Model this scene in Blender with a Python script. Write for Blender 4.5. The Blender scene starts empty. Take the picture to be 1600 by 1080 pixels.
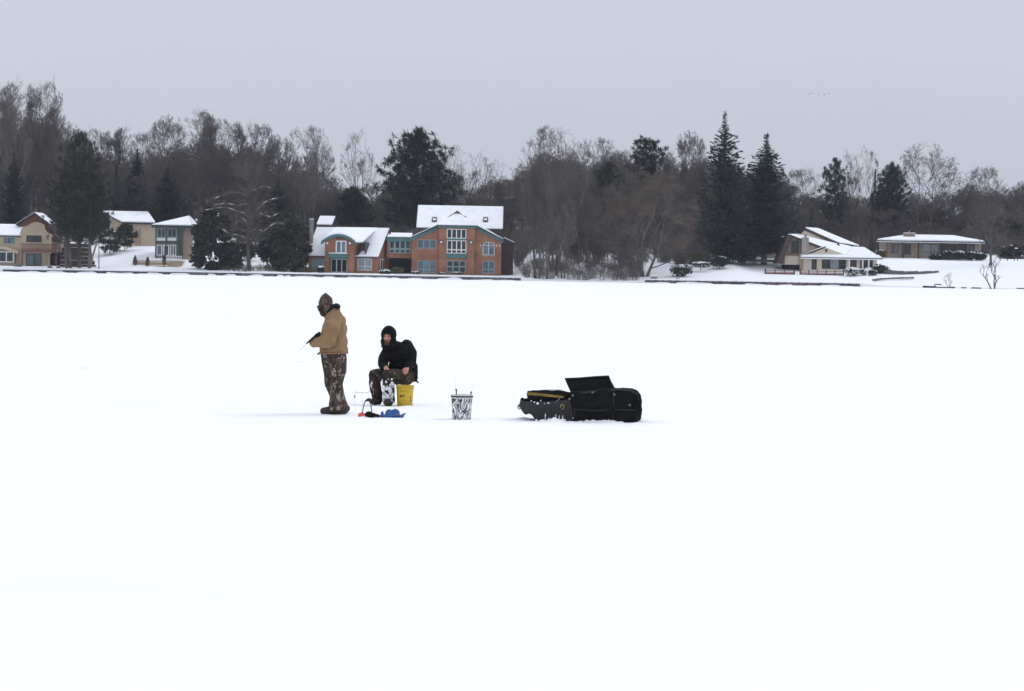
import bpy, bmesh, math, random
import numpy as np
from mathutils import Vector, Matrix, noise

# ------------------------------------------------------------------ camera, world, sun, exposure
SC = bpy.context.scene
COL = SC.collection
R = math.radians
F = 4000.0            # focal length in pixels of a 1600 px wide frame (90 mm on 36 mm)
CAMH = 2.2            # metres above the ice
PITCH = math.atan(122.9 / F)
ROLL = R(1.0)
fwd = Vector((0, math.cos(PITCH), -math.sin(PITCH)))
up0 = Vector((0, math.sin(PITCH), math.cos(PITCH)))
rgt0 = Vector((1, 0, 0))
RGT = rgt0 * math.cos(ROLL) + up0 * math.sin(ROLL)
UPC = up0 * math.cos(ROLL) - rgt0 * math.sin(ROLL)
CAM = Vector((0, 0, CAMH))
cd = bpy.data.cameras.new('camera')
cd.lens = 90; cd.sensor_width = 36; cd.clip_start = 0.5; cd.clip_end = 6000
cam = bpy.data.objects.new('camera', cd); COL.objects.link(cam)
cam.matrix_world = Matrix(((RGT.x, UPC.x, -fwd.x, 0), (RGT.y, UPC.y, -fwd.y, 0), (RGT.z, UPC.z, -fwd.z, CAMH), (0, 0, 0, 1)))
SC.camera = cam

SUN_EL, SUN_AZ = 46, 62        # veiled sun, beyond the scene and to one side
w = bpy.data.worlds.new('World'); SC.world = w; w.use_nodes = True
nt = w.node_tree; N = nt.nodes; L = nt.links
for n in list(N): N.remove(n)
out = N.new('ShaderNodeOutputWorld'); bg = N.new('ShaderNodeBackground')
sky = N.new('ShaderNodeTexSky'); sky.sky_type = 'NISHITA'; sky.sun_disc = False
sky.sun_elevation = R(SUN_EL); sky.sun_rotation = R(SUN_AZ); sky.dust_density = 6; sky.air_density = 1.5
hsv = N.new('ShaderNodeHueSaturation'); hsv.inputs['Saturation'].default_value = 0.25
L.new(sky.outputs['Color'], hsv.inputs['Color'])
# overcast deck: the standard overcast distribution, brighter towards the zenith, the same all round
tc = N.new('ShaderNodeTexCoord'); sep = N.new('ShaderNodeSeparateXYZ'); L.new(tc.outputs['Generated'], sep.inputs[0])
cl = N.new('ShaderNodeClamp'); L.new(sep.outputs['Z'], cl.inputs[0])
ma = N.new('ShaderNodeMath'); ma.operation = 'MULTIPLY_ADD'; L.new(cl.outputs[0], ma.inputs[0]); ma.inputs[1].default_value = 0.75; ma.inputs[2].default_value = 1.0
nz = N.new('ShaderNodeTexNoise'); nz.inputs['Scale'].default_value = 2.2; nz.inputs['Detail'].default_value = 4
mp = N.new('ShaderNodeMapping'); mp.inputs['Scale'].default_value = (1, 1, 4); L.new(tc.outputs['Generated'], mp.inputs[0]); L.new(mp.outputs[0], nz.inputs['Vector'])
mr = N.new('ShaderNodeMapRange'); L.new(nz.outputs['Fac'], mr.inputs[0]); mr.inputs[3].default_value = 0.93; mr.inputs[4].default_value = 1.07
mm = N.new('ShaderNodeMath'); mm.operation = 'MULTIPLY'; L.new(ma.outputs[0], mm.inputs[0]); L.new(mr.outputs[0], mm.inputs[1])
cloud = N.new('ShaderNodeMix'); cloud.data_type = 'RGBA'; cloud.blend_type = 'MULTIPLY'; cloud.inputs[0].default_value = 1
cloud.inputs[6].default_value = (6.12, 6.46, 7.25, 1); L.new(mm.outputs[0], cloud.inputs[7])
mixs = N.new('ShaderNodeMix'); mixs.data_type = 'RGBA'; mixs.inputs[0].default_value = 0.95
L.new(hsv.outputs['Color'], mixs.inputs[6]); L.new(cloud.outputs[2], mixs.inputs[7])
bg.inputs['Strength'].default_value = 0.1
L.new(mixs.outputs[2], bg.inputs['Color']); L.new(bg.outputs[0], out.inputs[0])

sd = bpy.data.lights.new('sun', 'SUN'); sd.energy = 0.8; sd.angle = R(25); sd.color = (1, 0.97, 0.93)
so = bpy.data.objects.new('sun', sd); COL.objects.link(so)
az = R(SUN_AZ); el = R(SUN_EL)
sdir = Vector((math.sin(az) * math.cos(el), math.cos(az) * math.cos(el), math.sin(el)))
so.rotation_euler = sdir.to_track_quat('Z', 'Y').to_euler()
VS = SC.view_settings
VS.view_transform = 'Standard'; VS.look = 'None'; VS.exposure = 0.0; VS.gamma = 1.0; VS.use_curve_mapping = False
SC.cycles.use_denoising = True
SC.cycles.max_bounces = 6; SC.cycles.diffuse_bounces = 3; SC.cycles.glossy_bounces = 2; SC.cycles.volume_bounces = 0
SC.cycles.transparent_max_bounces = 8

# ------------------------------------------------------------------ measuring helpers
def at(px, py, Y):
    """world point that the photograph shows at (px, py), at distance Y in front of the camera"""
    d = fwd * F + RGT * (px - 800) + UPC * (540 - py)
    return CAM + d * (Y / d.y)
def ground(px, py, z=0.0):
    d = fwd * F + RGT * (px - 800) + UPC * (540 - py)
    return CAM + d * ((z - CAMH) / d.z)
def rect(px0, py0, px1, py1, Y):
    c = at((px0 + px1) / 2, (py0 + py1) / 2, Y); hw = (px1 - px0) / 2 * Y / F; hh = (py1 - py0) / 2 * Y / F
    return c.x - hw, c.x + hw, c.z - hh, c.z + hh

# ------------------------------------------------------------------ materials
MATS = {}
def mat(name, col, rough=0.7, spec=0.3, metal=0.0, var=None, scale=2.0, detail=4, bump=0.0, bscale=None, rnd=0.0, stretch=None, ramp=(0.35, 0.65), coat=0):
    m = bpy.data.materials.new(name); m.use_nodes = True
    n = m.node_tree.nodes; l = m.node_tree.links; b = n['Principled BSDF']
    b.inputs['Base Color'].default_value = (*col, 1); b.inputs['Roughness'].default_value = rough
    b.inputs['Specular IOR Level'].default_value = spec; b.inputs['Metallic'].default_value = metal
    b.inputs['Coat Weight'].default_value = coat
    tcn = n.new('ShaderNodeTexCoord'); vec = tcn.outputs['Object']
    if stretch:
        mpn = n.new('ShaderNodeMapping'); mpn.inputs['Scale'].default_value = stretch; l.new(vec, mpn.inputs[0]); vec = mpn.outputs[0]
    src = None
    if var:
        t = n.new('ShaderNodeTexNoise'); t.inputs['Scale'].default_value = scale; t.inputs['Detail'].default_value = detail; l.new(vec, t.inputs['Vector'])
        cr = n.new('ShaderNodeValToRGB'); l.new(t.outputs['Fac'], cr.inputs[0])
        cr.color_ramp.elements[0].position = ramp[0]; cr.color_ramp.elements[0].color = (*col, 1)
        cr.color_ramp.elements[1].position = ramp[1]; cr.color_ramp.elements[1].color = (*var, 1)
        src = cr.outputs[0]; l.new(src, b.inputs['Base Color'])
    if rnd:
        oi = n.new('ShaderNodeObjectInfo'); r = n.new('ShaderNodeMapRange'); l.new(oi.outputs['Random'], r.inputs[0])
        r.inputs[3].default_value = 1 - rnd; r.inputs[4].default_value = 1 + rnd
        mx = n.new('ShaderNodeMix'); mx.data_type = 'RGBA'; mx.blend_type = 'MULTIPLY'; mx.inputs[0].default_value = 1
        if src: l.new(src, mx.inputs[6])
        else: mx.inputs[6].default_value = (*col, 1)
        l.new(r.outputs[0], mx.inputs[7]); l.new(mx.outputs[2], b.inputs['Base Color'])
    if bump:
        t2 = n.new('ShaderNodeTexNoise'); t2.inputs['Scale'].default_value = bscale or scale * 3; t2.inputs['Detail'].default_value = 5; l.new(vec, t2.inputs['Vector'])
        bp = n.new('ShaderNodeBump'); bp.inputs['Strength'].default_value = bump; bp.inputs['Distance'].default_value = 0.05; l.new(t2.outputs['Fac'], bp.inputs['Height'])
        l.new(bp.outputs[0], b.inputs['Normal'])
    MATS[name] = m
    return m
def brick_mat(name, c1, c2, mortar, sx=1.0):
    m = mat(name, c1, 0.85, 0.2); n = m.node_tree.nodes; l = m.node_tree.links; b = n['Principled BSDF']
    tcn = n.new('ShaderNodeTexCoord'); mpn = n.new('ShaderNodeMapping'); mpn.inputs['Rotation'].default_value = (R(90), 0, 0)
    sp = n.new('ShaderNodeSeparateXYZ'); cb = n.new('ShaderNodeCombineXYZ'); l.new(tcn.outputs['Object'], sp.inputs[0])
    ad = n.new('ShaderNodeMath'); l.new(sp.outputs['X'], ad.inputs[0]); l.new(sp.outputs['Y'], ad.inputs[1])
    l.new(ad.outputs[0], cb.inputs['X']); l.new(sp.outputs['Z'], cb.inputs['Y'])
    t = n.new('ShaderNodeTexBrick'); t.inputs['Scale'].default_value = 1.0; t.inputs['Brick Width'].default_value = 0.26; t.inputs['Row Height'].default_value = 0.09
    t.inputs['Mortar Size'].default_value = 0.012; t.inputs['Color1'].default_value = (*c1, 1); t.inputs['Color2'].default_value = (*c2, 1); t.inputs['Mortar'].default_value = (*mortar, 1)
    l.new(cb.outputs[0], t.inputs['Vector'])
    nn = n.new('ShaderNodeTexNoise'); nn.inputs['Scale'].default_value = 0.6; nn.inputs['Detail'].default_value = 5; l.new(tcn.outputs['Object'], nn.inputs['Vector'])
    mr_ = n.new('ShaderNodeMapRange'); l.new(nn.outputs['Fac'], mr_.inputs[0]); mr_.inputs[1].default_value = .3; mr_.inputs[2].default_value = .7; mr_.inputs[3].default_value = .75; mr_.inputs[4].default_value = 1.2
    mx = n.new('ShaderNodeMix'); mx.data_type = 'RGBA'; mx.blend_type = 'MULTIPLY'; mx.inputs[0].default_value = 1
    l.new(t.outputs['Color'], mx.inputs[6]); l.new(mr_.outputs[0], mx.inputs[7]); l.new(mx.outputs[2], b.inputs['Base Color'])
    return m
def camo_mat(name, cols, scale, stretch=(1, 1, 1), pale=.58):
    """printed leaf-and-branch cloth: dark and mid blotches with hard edged pale leaves; cols = dark, mid, brown, pale"""
    m = mat(name, cols[0], 0.9, 0.12); n = m.node_tree.nodes; l = m.node_tree.links; b = n['Principled BSDF']
    tcn = n.new('ShaderNodeTexCoord'); mpn = n.new('ShaderNodeMapping'); mpn.inputs['Scale'].default_value = stretch; l.new(tcn.outputs['Object'], mpn.inputs[0])
    def layer(sc, off, lo, hi, det):
        mo = n.new('ShaderNodeMapping'); mo.inputs['Location'].default_value = (off, off * .7, off * 1.3); l.new(mpn.outputs[0], mo.inputs[0])
        t = n.new('ShaderNodeTexNoise'); t.inputs['Scale'].default_value = sc; t.inputs['Detail'].default_value = det; l.new(mo.outputs[0], t.inputs['Vector'])
        r = n.new('ShaderNodeMapRange'); r.inputs[1].default_value = lo; r.inputs[2].default_value = hi; l.new(t.outputs['Fac'], r.inputs[0]); return r.outputs[0]
    src = None
    for k, (fac, col) in enumerate(((layer(scale * .6, 0, .4, .6, 3), cols[1]), (layer(scale, 5, .5, .56, 4), cols[2]), (layer(scale * 1.25, 11, pale, pale + .05, 5), cols[3]))):
        mx = n.new('ShaderNodeMix'); mx.data_type = 'RGBA'; l.new(fac, mx.inputs[0]); mx.inputs[7].default_value = (*col, 1)
        if src is None: mx.inputs[6].default_value = (*cols[0], 1)
        else: l.new(src, mx.inputs[6])
        src = mx.outputs[2]
    l.new(src, b.inputs['Base Color'])
    t2 = n.new('ShaderNodeTexNoise'); t2.inputs['Scale'].default_value = 9; t2.inputs['Detail'].default_value = 4; l.new(tcn.outputs['Object'], t2.inputs['Vector'])
    bp = n.new('ShaderNodeBump'); bp.inputs['Strength'].default_value = 0.6; bp.inputs['Distance'].default_value = 0.03; l.new(t2.outputs['Fac'], bp.inputs['Height']); l.new(bp.outputs[0], b.inputs['Normal'])
    return m

mat('snow', (0.90, 0.92, 0.95), 0.75, 0.15, var=(0.86, 0.89, 0.94), scale=0.5, bump=0.25, bscale=6, detail=6)
mat('roof_snow', (0.91, 0.92, 0.95), 0.75, 0.15, var=(0.82, 0.85, 0.9), scale=0.9, bump=0.2, bscale=3, detail=5)
mat('bark', (0.075, 0.064, 0.058), 0.95, 0.1, var=(0.155, 0.135, 0.122), scale=3, bump=0.5, stretch=(1, 1, 0.25), rnd=0.3)
mat('twigs', (0.13, 0.111, 0.106), 0.95, 0.1, rnd=0.25)
mat('pale_twigs', (0.19, 0.165, 0.15), 0.95, 0.1, rnd=0.2)
mat('brown_twigs', (0.115, 0.093, 0.08), 0.95, 0.1, rnd=0.2)
mat('wood_twigs', (0.115, 0.1, 0.1), 0.95, 0.1, var=(0.155, 0.132, 0.125), scale=0.06)
mat('spruce', (0.018, 0.030, 0.026), 0.8, 0.2, var=(0.034, 0.052, 0.042), scale=1.2, rnd=0.25)
mat('pine', (0.022, 0.038, 0.028), 0.8, 0.2, var=(0.04, 0.058, 0.04), scale=1.0, rnd=0.25)
mat('yew', (0.03, 0.036, 0.027), 0.8, 0.2, var=(0.06, 0.058, 0.044), scale=2.0, rnd=0.25)
mat('hedge_green', (0.09, 0.09, 0.05), 0.9, 0.1, var=(0.14, 0.125, 0.08), scale=4)
brick_mat('red_brick', (0.345, 0.138, 0.07), (0.27, 0.102, 0.055), (0.30, 0.2, 0.15))
brick_mat('tan_brick', (0.34, 0.22, 0.15), (0.26, 0.16, 0.11), (0.33, 0.28, 0.23))
mat('teal', (0.055, 0.145, 0.155), 0.5, 0.4, var=(0.075, 0.17, 0.18), scale=1)
mat('grey_teal', (0.22, 0.32, 0.34), 0.5, 0.4)
mat('white_paint', (0.78, 0.8, 0.8), 0.5, 0.4)
mat('pale_frame', (0.50, 0.56, 0.58), 0.5, 0.4)
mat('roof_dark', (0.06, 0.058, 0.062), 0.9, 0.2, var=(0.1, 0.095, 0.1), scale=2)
mat('stone', (0.22, 0.20, 0.18), 0.9, 0.2, var=(0.38, 0.35, 0.32), scale=4, bump=0.6)
mat('dark_stone', (0.09, 0.085, 0.085), 0.9, 0.2, var=(0.2, 0.19, 0.19), scale=3, bump=0.6, rnd=0.3)
mat('seawall_timber', (0.085, 0.07, 0.072), 0.9, 0.2, var=(0.16, 0.13, 0.125), scale=2, rnd=0.35, bump=0.4)
mat('dark_steel', (0.06, 0.062, 0.072), 0.8, 0.3, var=(0.1, 0.09, 0.09), scale=2, rnd=0.25)
mat('tan_stucco', (0.43, 0.34, 0.25), 0.9, 0.2, var=(0.50, 0.41, 0.31), scale=0.8)
mat('taupe_siding', (0.27, 0.22, 0.175), 0.9, 0.2, var=(0.33, 0.27, 0.22), scale=0.8)
mat('cream_siding', (0.66, 0.59, 0.47), 0.85, 0.25, var=(0.58, 0.52, 0.42), scale=0.7)
mat('grey_siding', (0.24, 0.22, 0.20), 0.9, 0.2, var=(0.3, 0.27, 0.24), scale=0.8)
mat('green_trim', (0.055, 0.08, 0.074), 0.7, 0.3, var=(0.08, 0.108, 0.098), scale=2)
mat('dark_brown', (0.055, 0.042, 0.038), 0.85, 0.2, var=(0.09, 0.065, 0.055), scale=2)
mat('red_deck', (0.13, 0.055, 0.045), 0.8, 0.2, var=(0.19, 0.085, 0.07), scale=2, rnd=0.15)
mat('glass_dark', (0.012, 0.014, 0.018), 0.12, 0.5, var=(0.03, 0.034, 0.045), scale=0.7, rnd=0.5)
mat('glass_blue', (0.07, 0.10, 0.13), 0.15, 0.5, var=(0.14, 0.18, 0.22), scale=0.9, rnd=0.4)
mat('curtain_glass', (0.30, 0.33, 0.36), 0.3, 0.5, var=(0.22, 0.25, 0.28), scale=2, rnd=0.25)
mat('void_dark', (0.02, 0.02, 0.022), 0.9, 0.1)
mat('lamp_white', (0.85, 0.85, 0.85), 0.4, 0.4)

# ------------------------------------------------------------------ mesh helpers
class MB:
    def __init__(s, M=None): s.v = []; s.f = []; s.M = M
    def add(s, vs, fs):
        o = len(s.v)
        if s.M is not None: vs = [tuple(s.M @ Vector(v)) for v in vs]
        s.v.extend(tuple(v) for v in vs); s.f.extend(tuple(i + o for i in f) for f in fs); return s
    def box(s, x0, x1, y0, y1, z0, z1):
        return s.add([(x0, y0, z0), (x1, y0, z0), (x1, y1, z0), (x0, y1, z0), (x0, y0, z1), (x1, y0, z1), (x1, y1, z1), (x0, y1, z1)],
                     [(0, 3, 2, 1), (4, 5, 6, 7), (0, 1, 5, 4), (1, 2, 6, 5), (2, 3, 7, 6), (3, 0, 4, 7)])
    def prism(s, poly, y0, y1):          # poly in (x, z), counter-clockwise seen from -y
        n = len(poly)
        vs = [(x, y0, z) for x, z in poly] + [(x, y1, z) for x, z in poly]
        fs = [tuple(range(n)), tuple(reversed(range(n, 2 * n)))] + [(j, i, i + n, j + n) for i in range(n) for j in [(i + 1) % n]]
        return s.add(vs, fs)
    def plan(s, poly, z0, z1):           # poly in (x, y)
        n = len(poly)
        vs = [(x, y, z0) for x, y in poly] + [(x, y, z1) for x, y in poly]
        fs = [tuple(reversed(range(n))), tuple(range(n, 2 * n))] + [(i, j, j + n, i + n) for i in range(n) for j in [(i + 1) % n]]
        return s.add(vs, fs)
    def slab(s, pts, t, up=True):        # a flat polygon thickened vertically by t
        n = len(pts)
        d = t
        vs = [tuple(p) for p in pts] + [(p[0], p[1], p[2] + d) for p in pts]
        fs = [tuple(reversed(range(n))), tuple(range(n, 2 * n))] + [(i, j, j + n, i + n) for i in range(n) for j in [(i + 1) % n]]
        return s.add(vs, fs)
    def tube(s, pts, rads, n=6, caps=True):
        pts = [Vector(p) for p in pts]; vs = []; fs = []
        a = None
        for i, p in enumerate(pts):
            d = (pts[min(i + 1, len(pts) - 1)] - pts[max(i - 1, 0)])
            d = d.normalized() if d.length > 1e-9 else Vector((0, 0, 1))
            a = (Vector((0, 0, 1)) if abs(d.z) < 0.9 else Vector((1, 0, 0))) if a is None else a
            u = (a - d * a.dot(d)); u = u.normalized() if u.length > 1e-6 else d.orthogonal().normalized()
            a = u; v = d.cross(u)
            r = rads[i] if hasattr(rads, '__len__') else rads
            for k in range(n):
                t = 2 * math.pi * k / n; vs.append(p + (u * math.cos(t) + v * math.sin(t)) * r)
        for i in range(len(pts) - 1):
            for k in range(n):
                k2 = (k + 1) % n; fs.append((i * n + k, i * n + k2, (i + 1) * n + k2, (i + 1) * n + k))
        if caps: fs.append(tuple(reversed(range(n)))); fs.append(tuple(range((len(pts) - 1) * n, len(pts) * n)))
        return s.add(vs, fs)
    def lathe(s, c, prof, n=24):         # prof: list of (r, z) from bottom to top
        vs = []; fs = []
        for r, z in prof:
            for k in range(n):
                t = 2 * math.pi * k / n; vs.append((c[0] + r * math.cos(t), c[1] + r * math.sin(t), c[2] + z))
        for i in range(len(prof) - 1):
            for k in range(n):
                k2 = (k + 1) % n; fs.append((i * n + k, i * n + k2, (i + 1) * n + k2, (i + 1) * n + k))
        return s.add(vs, fs)
    def blob(s, c, rx, ry, rz, seed=0, amp=0.2, nu=10, nv=6):
        vs = []; fs = []
        for j in range(nv + 1):
            ph = math.pi * j / nv - math.pi / 2
            for i in range(nu):
                t = 2 * math.pi * i / nu
                d = Vector((math.cos(ph) * math.cos(t), math.cos(ph) * math.sin(t), math.sin(ph)))
                k = 1 + amp * noise.noise(d * 1.7 + Vector((seed * 3.1, seed * 1.7, 0)))
                vs.append((c[0] + d.x * rx * k, c[1] + d.y * ry * k, c[2] + d.z * rz * k))
        for j in range(nv):
            for i in range(nu):
                i2 = (i + 1) % nu; fs.append((j * nu + i, j * nu + i2, (j + 1) * nu + i2, (j + 1) * nu + i))
        return s.add(vs, fs)
    def mesh(s, name, m, smooth=False):
        me = bpy.data.meshes.new(name); me.from_pydata(s.v, [], s.f); me.update()
        if m: me.materials.append(MATS[m] if isinstance(m, str) else m)
        if smooth: me.shade_smooth()
        return me
    def build(s, name, m, parent=None, smooth=False, label=None):
        return link(name, s.mesh(name, m, smooth), parent, label)
def link(name, data, parent=None, label=None):
    o = bpy.data.objects.new(name, data); COL.objects.link(o)
    if parent is not None:
        o.parent = parent
        if parent.type == 'EMPTY' and parent.get('world_children'): o.location = -parent.location
    if label: o['label'] = label
    return o
def tag(o, label, cat=None, group=None, kind=None):
    o['label'] = label
    if cat: o['category'] = cat
    if group: o['group'] = group
    if kind: o['kind'] = kind
    return o
def thing(name, label, cat, loc, group=None, world=True):
    o = bpy.data.objects.new(name, None); COL.objects.link(o); o.location = loc; o.empty_display_size = 0.3
    tag(o, label, cat, group)
    if world: o['world_children'] = 1
    return o
def struct(o, kind='structure'):
    o['kind'] = kind; return o

# ------------------------------------------------------------------ terrain and ice
SHORE = 412.0
TPX = [-900, -300, 0, 95, 150, 200, 245, 300, 380, 470, 800, 840, 900, 990, 1015, 1070, 1150, 1200, 1330, 1390, 1450, 1560, 1900, 2600]
TY = [412, 416, 421, 426, 432, 440, 452, 466, 490, 520, 600, 900, 2500]
TZ = {
 -900: [.6, .7, .8, 1, 2, 3.5, 5.5, 7, 9, 10.5, 14, 22, 40], -300: [.6, .7, .8, 1, 2, 3.5, 5.5, 7, 9, 10.5, 14, 22, 40],
 0: [.6, .75, .9, .95, 1.0, 2.6, 5, 7, 9, 10.5, 14, 22, 40], 95: [.6, .72, .9, 1.2, 2.0, 3.4, 5.2, 7, 9, 10.5, 14, 22, 40],
 150: [.6, .75, 1.1, 1.7, 2.6, 3.8, 5.1, 7, 9, 10.5, 14, 22, 40], 200: [.6, .85, 1.5, 2.2, 3.1, 4.1, 5.1, 7, 9, 10.5, 14, 22, 40],
 245: [.6, .8, 1.3, 2.3, 2.95, 3.6, 5, 7, 9, 10.5, 14, 22, 40], 300: [.6, .75, 1.1, 1.8, 2.6, 3.4, 5, 7, 9, 10.5, 14, 22, 40],
 380: [.6, .8, 1.0, 1.4, 2.0, 2.8, 4.2, 6.4, 8.5, 10, 14, 22, 40], 470: [.6, .68, .7, .8, 1.0, 1.4, 2.8, 5.5, 8, 9.5, 13, 22, 40],
 800: [.55, .66, .7, .8, 1.3, 2.2, 3.8, 5.8, 8, 9.5, 13, 22, 40], 840: [.2, .6, 1.2, 2.0, 2.8, 3.8, 5.0, 6.4, 8, 9.5, 13, 22, 40],
 900: [.15, .6, 1.5, 2.4, 3.1, 4.0, 5.2, 6.4, 8, 9.5, 13, 22, 40], 990: [.2, .6, 1.2, 1.8, 2.6, 3.6, 5.0, 6.4, 8, 9.5, 13, 22, 40],
 1015: [.58, .8, 1.2, 1.8, 2.6, 3.5, 4.8, 6.2, 8, 9.5, 13, 22, 40], 1070: [.58, .95, 1.5, 2.1, 2.8, 3.5, 4.6, 6, 8, 9.5, 13, 22, 40],
 1150: [.58, 1.0, 1.7, 2.4, 3.1, 3.7, 4.5, 5.8, 7.6, 9, 13, 22, 40], 1200: [.58, .95, 1.35, 1.75, 2.3, 3.4, 4.4, 5.6, 7.4, 9, 13, 22, 40],
 1330: [.58, .9, 1.25, 1.7, 2.3, 3.2, 4.6, 5.8, 7.4, 9, 13, 22, 40], 1390: [.15, .8, 1.4, 2.1, 3.2, 4.2, 5.1, 6, 7.4, 9, 13, 22, 40],
 1450: [.12, .7, 1.5, 2.3, 3.4, 4.4, 5.1, 6, 7.4, 9, 13, 22, 40], 1560: [.1, .6, 1.4, 2.4, 3.5, 4.4, 5.1, 6, 7.4, 9, 13, 22, 40],
 1900: [.1, .6, 1.4, 2.4, 3.5, 4.4, 5.1, 6, 7.4, 9, 13, 22, 40], 2600: [.1, .6, 1.4, 2.4, 3.5, 4.4, 5.1, 6, 7.4, 9, 13, 22, 40]}
TX = [(p - 800) * 412 / F for p in TPX]
TZA = np.array([TZ[p] for p in TPX])
def terr(x, y):
    i = min(max(int(np.searchsorted(TX, x)) - 1, 0), len(TX) - 2); j = min(max(int(np.searchsorted(TY, y)) - 1, 0), len(TY) - 2)
    a = min(max((x - TX[i]) / (TX[i + 1] - TX[i]), 0), 1); b = min(max((y - TY[j]) / (TY[j + 1] - TY[j]), 0), 1)
    a = a * a * (3 - 2 * a)
    z = (TZA[i, j] * (1 - a) + TZA[i + 1, j] * a) * (1 - b) + (TZA[i, j + 1] * (1 - a) + TZA[i + 1, j + 1] * a) * b
    return float(z + 0.06 * noise.noise(Vector((x * .3, y * .3, 0))) * min(1, max(0, (y - 413) / 4)))
def terrpx(px, Y):
    x = (px - 800) * Y / F
    return Vector((x, Y, terr(x, Y)))

def grid_mesh(name, xs, ys, hf, m):
    nx, ny = len(xs), len(ys)
    vs = np.empty((ny, nx, 3)); X, Y = np.meshgrid(xs, ys); vs[..., 0] = X; vs[..., 1] = Y
    vs[..., 2] = [[hf(x, y) for x in xs] for y in ys]
    idx = np.arange(nx * ny).reshape(ny, nx)
    q = np.stack([idx[:-1, :-1], idx[:-1, 1:], idx[1:, 1:], idx[1:, :-1]], -1).reshape(-1, 4)
    me = bpy.data.meshes.new(name); me.from_pydata(vs.reshape(-1, 3).tolist(), [], q.tolist()); me.update(); me.shade_smooth()
    me.materials.append(MATS[m] if isinstance(m, str) else m)
    return me

# bank material: snow; under the wood beyond the gardens brown leaf litter shows through
gm = mat('bank_ground', (0.9, 0.92, 0.95), 0.85, 0.1)
n = gm.node_tree.nodes; l = gm.node_tree.links; b = n['Principled BSDF']
tcn = n.new('ShaderNodeTexCoord'); sp = n.new('ShaderNodeSeparateXYZ'); l.new(tcn.outputs['Object'], sp.inputs[0])
t1 = n.new('ShaderNodeTexNoise'); t1.inputs['Scale'].default_value = 0.35; t1.inputs['Detail'].default_value = 8; t1.inputs['Roughness'].default_value = .7; l.new(tcn.outputs['Object'], t1.inputs['Vector'])
r1 = n.new('ShaderNodeMapRange'); l.new(sp.outputs['Y'], r1.inputs[0]); r1.inputs[1].default_value = 452; r1.inputs[2].default_value = 472; r1.inputs[3].default_value = -0.22; r1.inputs[4].default_value = 0.2
a1 = n.new('ShaderNodeMath'); l.new(r1.outputs[0], a1.inputs[0]); l.new(t1.outputs['Fac'], a1.inputs[1])
cr = n.new('ShaderNodeValToRGB'); l.new(a1.outputs[0], cr.inputs[0])
cr.color_ramp.elements[0].position = 0.5; cr.color_ramp.elements[0].color = (0.88, 0.9, 0.94, 1); cr.color_ramp.elements[1].position = 0.62; cr.color_ramp.elements[1].color = (0.085, 0.065, 0.055, 1)
l.new(cr.outputs[0], b.inputs['Base Color'])
bp = n.new('ShaderNodeBump'); bp.inputs['Strength'].default_value = .3; bp.inputs['Distance'].default_value = .1; l.new(t1.outputs['Fac'], bp.inputs['Height']); l.new(bp.outputs[0], b.inputs['Normal'])

xs = [-900, -600, -400, -250, -170, -130] + list(np.arange(-110, 110.1, 1.0)) + [130, 170, 250, 400, 600, 900]
ys = [404, 409, 411.5, 412.08, 412.1, 412.4] + list(np.arange(413, 470, 1.0)) + [475, 480, 490, 500, 520, 560, 600, 700, 900, 1400, 2500]
def bank_h(x, y):
    if y < 411: return -0.5
    if y < 412.09: return -0.3
    return terr(x, y)
struct(link('bank', grid_mesh('bank', xs, ys, bank_h, gm)))['label'] = 'snow covered shore and wooded hillside behind the lake'

# lake: wind-packed snow with low drift lips and trodden places round the anglers
LIPS = []
for (px0, px1, py, h) in [(412, 500, 568, .05), (112, 155, 578, .045), (1362, 1472, 551, .045), (1440, 1470, 552, .05), (705, 822, 839, .012), (925, 972, 576, .04),
                          (1120, 1160, 551, .03), (0, 60, 574, .03), (1330, 1600, 686, .012), (985, 1070, 700, .01), (1480, 1600, 766, .012), (1560, 1600, 882, .012), (340, 380, 500, .06),
                          (1020, 1180, 765, .008), (60, 220, 565, .02), (1050, 1130, 869, .008), (730, 800, 604, .02)]:
    p = ground((px0 + px1) / 2, py); hw = (px1 - px0) / 2 * p.y / F
    LIPS.append((p.x, p.y, hw, h * 0.8))
rs = random.Random(4)
SCUFF = []
for k in range(160):
    px = rs.gauss(570, 60); py = rs.gauss(640, 6)
    p = ground(px, py); SCUFF.append((p.x, p.y, rs.uniform(.05, .13), rs.uniform(-.035, .03)))
for k in range(60):
    px = rs.uniform(800, 1010); py = rs.gauss(659, 2.5)
    p = ground(px, py); SCUFF.append((p.x, p.y, rs.uniform(.05, .12), rs.uniform(.0, .03)))
for k in range(26):
    px = 445 + k * 2.6 + rs.uniform(-3, 3); p = ground(px, 637 + rs.uniform(-1.5, 1.5)); SCUFF.append((p.x, p.y, rs.uniform(.07, .13), rs.uniform(-.03, .03)))
SC_A = np.array(SCUFF); LP_A = np.array(LIPS)
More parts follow.
